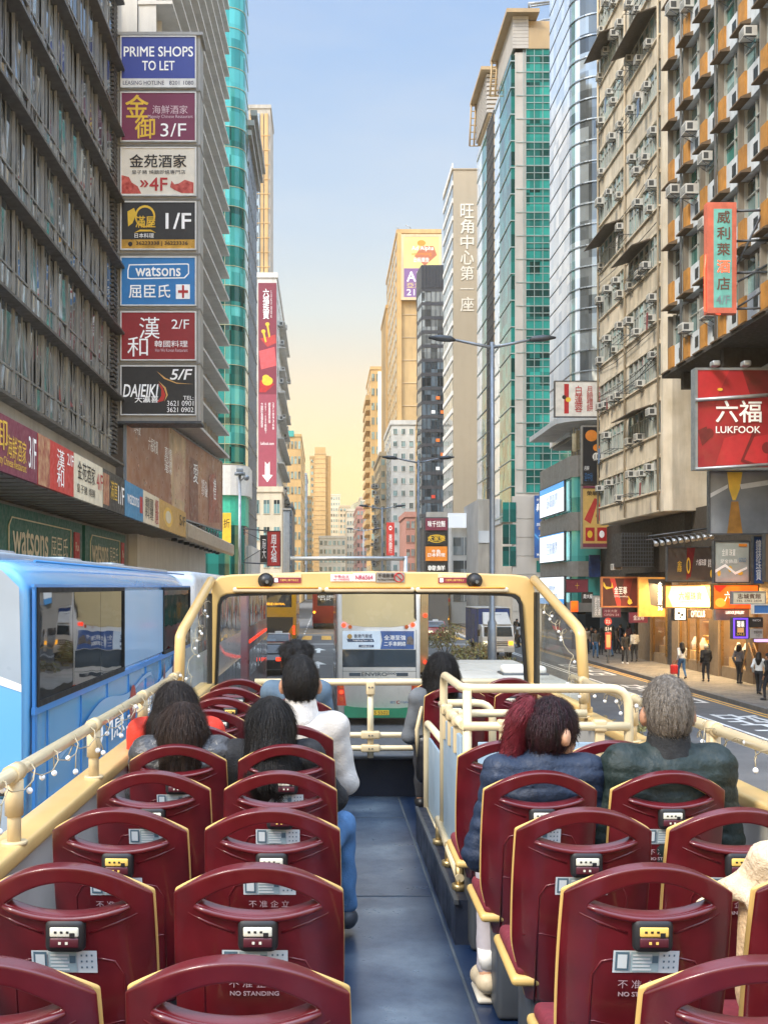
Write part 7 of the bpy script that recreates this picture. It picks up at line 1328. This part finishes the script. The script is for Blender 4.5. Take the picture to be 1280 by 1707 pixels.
def figure(t, J, sk, cloth, legs, hair, hstyle, shoes, res=.012, puff=0.0, bulk=1.0, hyaw=0.0, htilt=0.0, local=True, sleeve=1.0, skirt=False, collar=None, strands=0):
    """J: joints head(centre) neck sh_l sh_r el_l el_r wr_l wr_r hip_l hip_r kn_l kn_r an_l an_r toe_l toe_r ; body skin plus clothes and hair as its children"""
    J = {k: np.array(v, float) for k, v in J.items()}; s = J['s'] if 's' in J else 1.0; s = float(s); H = J['head']; c, sn = math.cos(hyaw), math.sin(hyaw)
    fw = np.array((-sn, c, 0)); rt = np.array((c, sn, 0)); up = np.array((0, 0, 1.)); ch = (J['sh_l']+J['sh_r'])/2; pel = (J['hip_l']+J['hip_r'])/2
    ax = J['sh_r']-J['sh_l']; tyaw = math.atan2(ax[1], ax[0])
    pr = [('e', H, (.074*s, .092*s, .112*s), hyaw), ('e', H+fw*.03*s-up*.06*s, (.052*s, .055*s, .055*s), hyaw), ('c', H-up*.06*s-fw*.02*s, .05*s, ch+up*.03*s, .06*s), ('e', H+fw*.098*s-up*.015*s, (.012*s, .014*s, .022*s), hyaw), ('e', H+fw*.083*s-up*.062*s, (.024*s, .012*s, .01*s), hyaw)]
    for q in (-1, 1): pr += [('e', H+rt*q*.083*s-up*.02*s-fw*.012*s, (.016*s, .024*s, .036*s), hyaw+q*.35), ('e', H+rt*q*.03*s+fw*.082*s+up*.008*s, (.014*s, .01*s, .01*s), hyaw)]
    pr += [('e', ch-up*.1*s, (.14*s, .085*s, .15*s), tyaw), ('e', pel+up*.08*s, (.13*s, .09*s, .14*s), tyaw), ('c', ch-up*.1*s, .1*s, pel+up*.08*s, .1*s)]
    for q in 'lr':
        pr += [('c', J['sh_'+q], .045*s, J['el_'+q], .038*s), ('c', J['el_'+q], .038*s, J['wr_'+q], .027*s), ('c', J['hip_'+q], .07*s, J['kn_'+q], .05*s), ('c', J['kn_'+q], .048*s, J['an_'+q], .033*s)]
        d = J['wr_'+q]-J['el_'+q]; d = d/max(np.linalg.norm(d), 1e-6); sd_ = np.cross(d, up if abs(d[2]) < .8 else fw); sd_ = sd_/max(np.linalg.norm(sd_), 1e-6); w = J['wr_'+q]
        pr += [('c', w, .028*s, w+d*.07*s, .03*s)]
        for m_ in range(4): pr.append(('c', w+d*.08*s+sd_*(m_-1.5)*.019*s, .0105*s, w+d*(.15+(.02, .03, .025, 0)[m_])*s+sd_*(m_-1.5)*.021*s-up*.02*s, .0085*s))
        pr.append(('c', w+d*.02*s+sd_*.025*s, .012*s, w+d*.08*s+sd_*.06*s, .009*s))
    body_part('body', pr, sk, t, res, .022*s, local=local)
    b = bulk
    pr = [('e', ch-up*.09*s, (.165*s*b, .105*s*b, .15*s), tyaw), ('e', ch-up*.24*s, (.15*s*b, .1*s*b, .16*s), tyaw), ('e', pel+up*.1*s, (.155*s*b, .11*s*b, .13*s), tyaw), ('c', J['sh_l'], .068*s*b, J['sh_r'], .068*s*b), ('c', ch+up*.0*s, .075*s*b, ch+up*.055*s-fw*.0, .062*s*b)]
    for q in 'lr': pr += [('c', J['sh_'+q], .062*s*b, J['el_'+q], .054*s*b), ('c', J['el_'+q], .052*s*b, J['el_'+q]*(1-.9*sleeve)+J['wr_'+q]*.9*sleeve, .042*s*b)]
    if skirt: pr.append(('c', pel, .15*s, pel-up*.35*s, .17*s))
    ds = (lambda x, y, z: -puff*np.sqrt(np.abs(np.sin((z+.006*np.sin(x*13+y*9))*math.pi/.058)))-.002*np.sin(x*75+z*23)*np.sin(y*67+z*31)) if puff else (lambda x, y, z: -.003*np.sin(x*34+z*28+y*12)*np.sin(z*19-x*11)-.003*np.abs(np.sin(x*18-z*32+y*20)))
    jk = body_part('jacket', pr, cloth, t, res*.72 if puff else res, .03*s, disp=ds, local=local)
    if collar: cl_ = body_part('collar', [('c', ch+up*.04*s, .088*s, H-up*.1*s-fw*.025*s, .074*s)], collar, t, res*.8, .02*s, disp=lambda x, y, z: -.0015*np.sin(np.arctan2(y-ch[1], x-ch[0])*60), local=local); cl_.parent = jk
    pr = [('e', pel+up*.02*s, (.15*s, .115*s, .12*s), tyaw)]
    for q in 'lr': pr += [('c', J['hip_'+q], .088*s, J['kn_'+q], .064*s), ('c', J['kn_'+q], .06*s, J['an_'+q]*.9+J['kn_'+q]*.1, .047*s)]
    body_part('trousers', pr, legs, t, res, .03*s, disp=lambda x, y, z: -.004*np.sin(z*45+x*20)*np.sin(x*30+y*25), local=local)
    for q in 'lr':
        a, to = J['an_'+q], J['toe_'+q]; body_part('shoe', [('c', a-up*.03*s, .042*s, a*.3+to*.7, .038*s), ('c', a*.3+to*.7, .038*s, to, .03*s), ('c', a-up*.035*s-(to-a)*.15, .038*s, a-up*.03*s, .04*s)], shoes, t, res*.8, .02*s, local=local)
    hc = H-fw*.01*s+up*.018*s; face = ('-e', H+fw*.1*s-up*.05*s, (.062*s, .07*s, .1*s), hyaw); pr = [('e', hc, (.088*s, .105*s, .112*s), hyaw), ('e', hc-fw*.03*s-up*.03*s, (.082*s, .08*s, .1*s), hyaw)]
    if hstyle == 'short': pr = [('e', hc, (.083*s, .104*s, .112*s), hyaw), ('e', hc-fw*.03*s-up*.03*s, (.076*s, .078*s, .1*s), hyaw), face, ('-e', H-up*.155*s-fw*.03*s, (.15*s, .15*s, .085*s))]
    elif hstyle == 'spiky': pr += [('e', hc+up*.05*s+rt*o_*.05*s+fw*.02*s, (.05*s, .06*s, .05*s), o_) for o_ in (-1, 0, 1)]+[face, ('-e', H-up*.14*s-fw*.03*s, (.13*s, .13*s, .075*s))]
    elif hstyle == 'long': pr += [('e', hc-fw*.02*s, (.1*s, .11*s, .116*s)), ('c', hc-fw*.035*s, .098*s, hc-fw*.075*s-up*.2*s, .12*s), ('c', hc-fw*.075*s-up*.2*s+rt*.04*s, .1*s, hc-fw*.09*s-up*.36*s+rt*.02*s, .055*s), ('c', hc-fw*.075*s-up*.2*s-rt*.03*s, .09*s, hc-fw*.09*s-up*.38*s-rt*.02*s, .05*s), face]
    elif hstyle == 'wide': pr += [('e', hc-fw*.02*s, (.102*s, .11*s, .116*s)), ('c', hc-fw*.035*s, .1*s, hc-fw*.06*s-up*.12*s, .128*s), ('c', hc-fw*.05*s-up*.1*s-rt*.05*s, .09*s, hc-fw*.06*s-up*.3*s-rt*.07*s, .07*s), ('c', hc-fw*.05*s-up*.1*s+rt*.05*s, .09*s, hc-fw*.06*s-up*.24*s+rt*.05*s, .08*s), face]
    elif hstyle == 'bob': pr += [('e', hc-fw*.02*s, (.1*s, .108*s, .114*s)), ('c', hc-fw*.03*s, .096*s, hc-fw*.05*s-up*.14*s, .106*s), ('c', hc-rt*.06*s-up*.05*s, .066*s, hc-rt*.075*s-up*.2*s, .05*s), ('c', hc+rt*.06*s-up*.05*s, .066*s, hc+rt*.075*s-up*.18*s, .05*s), face]
    elif hstyle == 'pony': pr = [('e', hc, (.083*s, .104*s, .112*s), hyaw), ('e', hc-fw*.03*s-up*.03*s, (.076*s, .078*s, .1*s), hyaw), face, ('-e', H+fw*.13*s-up*.1*s, (.09*s, .11*s, .1*s), hyaw), ('-e', H-up*.155*s-fw*.03*s, (.15*s, .15*s, .085*s))]
    elif hstyle == 'hat': pr = [('e', hc+up*.02*s, (.1*s, .115*s, .115*s), hyaw), face, ('-e', H-up*.13*s, (.15*s, .15*s, .1*s))]
    ho = body_part('hair' if hstyle != 'hat' else 'hat', pr, hair, t, res*.75, .025*s, disp=lambda x, y, z: -.0015*np.sin(np.arctan2(y-hc[1], x-hc[0])*17+z*9)-(.012*np.sin(x*95)*np.sin(y*80)*np.sin(z*70) if hstyle == 'spiky' else 0), local=local)
    if strands: comb(ho, hc, hair, strands, dict(short=.016, spiky=.03, pony=.03).get(hstyle, .07), .3 if hstyle in ('short', 'spiky') else .08)
    if hstyle == 'pony':
        po = body_part('hair', [('e', hc-fw*.075*s+up*.055*s-rt*.05*s, (.042*s, .045*s, .06*s)), ('c', hc-fw*.1*s+up*.04*s-rt*.055*s, .045*s, hc-fw*.13*s-up*.1*s-rt*.07*s, .035*s), ('c', hc-fw*.13*s-up*.1*s-rt*.07*s, .034*s, hc-fw*.12*s-up*.17*s-rt*.08*s, .012*s)], h_red, t, res*.7, .02*s, disp=lambda x, y, z: -.002*np.sin(x*140+y*60+z*12), local=local)
        if strands: comb(po, hc+up*.1, h_red, strands//2, .06, .12)
def seated(label, px, Yk, ytop, cloth, legs, hair, hstyle, sk=skin, s=.95, dy=.2, hyaw=0.0, knees=None, lean=0.0, drop=.31, **k):
    k.setdefault('strands', 9000)
    y = Yk+dy; x = X_(px, y); zt = Z_(ytop, y); H = (x+lean, y+.02, zt-.118*s); t = thing('person', label, 'person', (x, y+.05, D+.44)); chz = zt-drop*s
    hx, hy, hz = x, y+.06, D+.47; kn = knees or {}
    J = dict(s=s, head=H, sh_l=(x-.155*s, y+.0, chz), sh_r=(x+.155*s, y, chz), el_l=(x-.21*s, y+.04, chz-.26*s), el_r=(x+.21*s, y+.04, chz-.26*s), wr_l=(x-.12, y+.26, hz+.1), wr_r=(x+.12, y+.26, hz+.1),
             hip_l=(hx-.09, hy, hz), hip_r=(hx+.09, hy, hz), kn_l=(hx-.1, hy+.4, hz+.03), kn_r=(hx+.1, hy+.4, hz+.03), an_l=(hx-.1, hy+.38, D+.1), an_r=(hx+.1, hy+.38, D+.1), toe_l=(hx-.1, hy+.55, D+.045), toe_r=(hx+.1, hy+.55, D+.045))
    for kk, v in kn.items(): J[kk] = v
    shoes = k.pop('shoes', M['black']); figure(t, J, sk, cloth, legs, hair, hstyle, shoes, local=False, hyaw=hyaw, **k); return t
def cloth(n, c, r=.8, **k): return mat(n, c, r, var=.14, scale=14, bump=.25, bscale=120, **k)
dk_tr = cloth('dark_trousers', '#23242a'); denim = mat('denim', '#3f658c', .8, var=.3, scale=10, bump=.3, bscale=200)
t = seated('person with tousled black hair in a blue-grey jacket, nearest the windscreen on the left', 494, RY(7), 1071, cloth('bluegrey_jacket', '#4f6272'), dk_tr, h_black, 'spiky', s=.95, dy=.22)
t = seated('man with short black hair in a white ribbed turtleneck, sitting beside the aisle', 501, RY(5), 1095, cloth('white_knit', '#bcb6ae'), dk_tr, h_black, 'short', s=1.06, dy=.2, bulk=.98, drop=.32, collar=mat('white_rib', '#d8d3cc', .85, var=.1, scale=40, bump=.4, bscale=150))
t = seated('long-haired person in an orange-red jacket by the left rail', 294, RY(5), 1141, cloth('red_jacket', '#c2321e'), dk_tr, h_brown, 'wide', s=1.0, dy=.22, bulk=1.2, drop=.24)
t = seated('person with dark hair in a shiny charcoal puffer jacket, behind the orange-red jacket', 305, RY(4), 1176, mat('charcoal_puffer', '#3f3f41', .35, var=.25, scale=9, bump=.5, bscale=40), dk_tr, hairmat('hair_chestnut', '#150d0a', '#3b281d'), 'bob', s=.95, dy=.2, puff=.009, bulk=1.1, drop=.22)
yk = RY(4); t = seated('person with long straight black hair in black, one denim leg reaching into the aisle', 452, yk, 1168, cloth('black_top', '#17171a'), denim, h_black, 'long', s=1.0, dy=.2, bulk=1.05, drop=.24, shoes=mat('shoe_grey', '#33363c', .5),
    knees=dict(kn_r=(.08, yk+.5, D+.52), hip_r=(-.05, yk+.25, D+.47), an_r=(.105, yk+.5, D+.13), toe_r=(.12, yk+.66, D+.05), el_r=(.04, yk+.3, D+.68), wr_r=(.02, yk+.5, D+.62)))
blk_bag = mat('black_leather', '#17171a', .4, bump=.3); t = seated('person with a dark bob in a grey jacket, front right seat beside the stair barrier', 736, 7.45, 1090, cloth('grey_jacket', '#5c5f62'), dk_tr, h_black, 'bob', s=.97, dy=.2, bulk=1.05); 
mb = MB(); a = P(706, 1190, 7.6); mb.tube([a+Vector((0, 0, .1)), a+Vector((-.05, -.05, -.1)), a+Vector((-.04, -.02, -.28))], [.012, .014, .012], 6); mb.build('bag_strap', ivd, t)
mb = MB(); a = P(702, 1255, 7.6); mb.rbox(a.x-.03, a.x+.1, a.y-.06, a.y+.1, a.z-.2, a.z+.12, .04); mb.build('shoulder_bag', blk_bag, t)
yk = RY(3); navyp = mat('navy_puffer', '#13233a', .62, var=.2, scale=8, bump=.4, bscale=40); t = seated('woman with a dyed red ponytail in a navy quilted jacket, turning to her right', 906, yk, 1166, navyp, mat('pale_pink_trousers', '#a39da2', .8, var=.15, scale=12), hairmat('hair_red_black', '#0c0708', '#33101a'), 'pony', sk=skin2, s=.97, dy=.2, hyaw=-1.05, puff=.009, bulk=1.04, drop=.28, lean=.04, shoes=mat('sneaker_beige', '#b8a88c', .6, var=.15, scale=20),
    knees=dict(kn_l=(.665, yk+.52, D+.5), hip_l=(.72, yk+.25, D+.47), an_l=(.628, yk+.4, D+.11), toe_l=(.612, yk+.56, D+.055), el_l=(.575, yk+.22, D+.62), wr_l=(.66, yk+.45, D+.55)))
mb = MB(); mb.tube([(.632, yk+.4, D+.14), (.63, yk+.4, D+.21)], [.037, .04], 12); mb.build('sock', M['wht'], t); mb = MB(); mb.rbox(.588, .655, yk+.375, yk+.585, D+.002, D+.026, .013); mb.build('shoe_sole', mat('sole_rubber', '#b9b3a6', .7), t)
yk = RY(3); t = seated('grey-haired man in a dark green quilted jacket with a black collar, right side', 1113, yk, 1130, mat('green_puffer', '#10211f', .62, var=.2, scale=8, bump=.4, bscale=40), dk_tr, h_grey, 'short', s=1.04, dy=.18, puff=.007, bulk=1.13, drop=.315, collar=cloth('black_collar', '#1c1d1f'))
# ---- pedestrians
def walker(label, px, py, jacket, legs, hair, hstyle, h=1.66, face=0.0, stride=.2, sk=skin, z0=.15, Y=None, **k):
    Y = Y or F*(ZC-z0)/(py-VY); x = X_(px, Y); t = thing('person', label, 'person', (x, Y, z0), k.pop('group', None), face); s = h/1.7; st = stride
    J = dict(s=s, head=(0, .02, 1.585*s), sh_l=(-.165*s, 0, 1.38*s), sh_r=(.165*s, 0, 1.38*s), el_l=(-.22*s, -.08-st*.3, 1.12*s), el_r=(.22*s, st*.4, 1.12*s), wr_l=(-.22*s, .02, .9*s), wr_r=(.2*s, .12+st*.4, .93*s), hip_l=(-.085*s, 0, .9*s), hip_r=(.085*s, 0, .9*s),
             kn_l=(-.09*s, .06+st*.5, .49*s), kn_r=(.09*s, .04-st*.3, .48*s), an_l=(-.09*s, st*.8, .09*s), an_r=(.09*s, -st, .09*s+st*.15), toe_l=(-.1*s, st*.8+.16, .04), toe_r=(.1*s, -st+.15, .04))
    J.update(k.pop('J', {})); figure(t, J, sk, jacket, legs, hair, hstyle, k.pop('shoes', M['black']), res=.022, hyaw=0, **k); return t
blk = cloth('black_coat', '#1b1b1e'); gry = cloth('grey_coat', '#6a6a6c'); wsh = cloth('white_shirt', '#c9c8c4'); jns = denim; bge = cloth('beige_coat', '#a89884'); hat = mat('beige_hat', '#d8c7a4', .9)
t = walker('woman in a white top and blue jeans carrying a red bag along the pavement', 1136, 1132, wsh, jns, h_brown, 'long', 1.62, .15)
mb = MB(); 
rb_ = t.location+Vector((-.36, -.05, .42)); mbag = thing('carrier_bag', 'red carrier bag hanging from the hand of the woman in jeans', 'bag', rb_); mb.rbox(rb_.x-.17, rb_.x+.15, rb_.y-.07, rb_.y+.07, rb_.z-.2, rb_.z+.22, .05); mb.build('bag_body', mat('red_plastic', '#c8211f', .35, var=.15, scale=15, bump=.4), mbag); mb = MB(); mb.tube([rb_+Vector((-.1, 0, .2)), rb_+Vector((.0, 0, .42)), rb_+Vector((.1, 0, .2))], .012, 6); mb.build('handle', MATS['red_plastic'], mbag)
walker('woman in a long black coat and beige knit hat walking away', 1176, 1137, blk, dk_tr, hat, 'hat', 1.6, -.1, .12, bulk=1.25); walker('person in dark clothes half hidden behind the woman in the beige hat', 1186, 1124, cloth('slate_coat', '#34383c'), dk_tr, h_black, 'short', 1.68, .1, .1)
walker('person in a light grey jacket looking into the bright shop window', 1231, 1140, gry, dk_tr, h_brown, 'bob', 1.66, -.9, .05); walker('person in black standing beside the light grey jacket at the shop window', 1247, 1137, blk, dk_tr, h_black, 'bob', 1.6, -.7, .05, bulk=1.2)
walker('person in a pale top and black leggings beside the stepladder', 1264, 1158, wsh, dk_tr, h_brown, 'long', 1.6, -.6, .22); walker('person in dark clothes cut by the right edge of the photo', 1280, 1168, blk, dk_tr, h_black, 'short', 1.7, .6, .1)
walker('man in a black jacket walking towards us beside the bus stop', 1041, 1107, blk, dk_tr, h_black, 'short', 1.68, math.pi, .16, shoes=M['wht']); walker('man in a white shirt and black trousers walking away near the dark doorway', 1057, 1103, wsh, dk_tr, h_black, 'short', 1.72, .1, .12)
walker('person in a patterned jacket and blue jeans walking beside the cream-coated person', 992, 1097, cloth('speckled_jacket', '#4b4a46'), jns, h_black, 'short', 1.66, math.pi, .15); walker('person in a cream coat at the left end of the crowd', 977, 1090, bge, dk_tr, h_black, 'bob', 1.62, math.pi, .1, bulk=1.15)
crowd = [(985, 1088, blk, 'dark-coated person between the cream coat and the patterned jacket'), (1001, 1092, blk, 'person in black just left of the bus stop pole'), (1008, 1087, gry, 'grey-coated person behind the bus stop pole'), (1017, 1095, cloth('olive_coat', '#4a4a3a'), 'olive-coated person just right of the bus stop pole'), (1021, 1085, blk, 'person in black behind the olive coat'), (1028, 1090, cloth('brown_coat', '#54443a'), 'brown-coated person in the middle of the crowd'), (1034, 1083, cloth('navy_coat', '#252c3c'), 'navy-coated person at the back of the crowd'), (1048, 1084, cloth('wine_coat', '#4a2a30'), 'wine-red coated person behind the walking man in black'), (966, 1084, cloth('teal_coat', '#2f4a4c'), 'teal-coated person at the far left of the pavement crowd'), (1000, 1081, cloth('sand_coat', '#8a7a64'), 'sand-coated person far back in the crowd')]
for i, (px, py, m, l) in enumerate(crowd): walker(l, px, py, m, dk_tr if i % 3 else jns, h_black, ('short', 'bob', 'long')[i % 3], 1.6+.03*(i % 4), random.uniform(-3, 3), .1, group='crowd at the bus stop corner')
for i, (px, py, m, l) in enumerate([(858, 1075, gry, 'grey-coated walker just right of the lorry cab'), (864, 1080, wsh, 'white-topped walker beside the lorry'), (861, 1068, blk, 'dark-coated walker behind the white-topped one by the lorry'), (868, 1073, cloth('navy_coat', '#252c3c'), 'navy-coated walker nearest the windscreen post')]): walker(l, px, py, m, dk_tr, h_black, ('bob', 'long', 'short', 'short')[i], 1.66, random.uniform(-3, 3), .12, group='walkers beside the lorry')
# ================================================================ warm evening haze down the street
hz = MB(); hz.box(-420, 420, -40, 1150, -1.2, 130)
hm = bpy.data.materials.new('haze'); hm.use_nodes = True; ht = hm.node_tree; ht.nodes.clear()
ho_ = ht.nodes.new('ShaderNodeOutputMaterial'); hv = ht.nodes.new('ShaderNodeVolumePrincipled'); hv.inputs['Color'].default_value = (1, .84, .58, 1); hv.inputs['Density'].default_value = .00024; hv.inputs['Anisotropy'].default_value = .2
ht.links.new(hv.outputs[0], ho_.inputs['Volume']); o = hz.build('haze', hm); o['kind'] = 'stuff'
SC.cycles.volume_bounces = 1
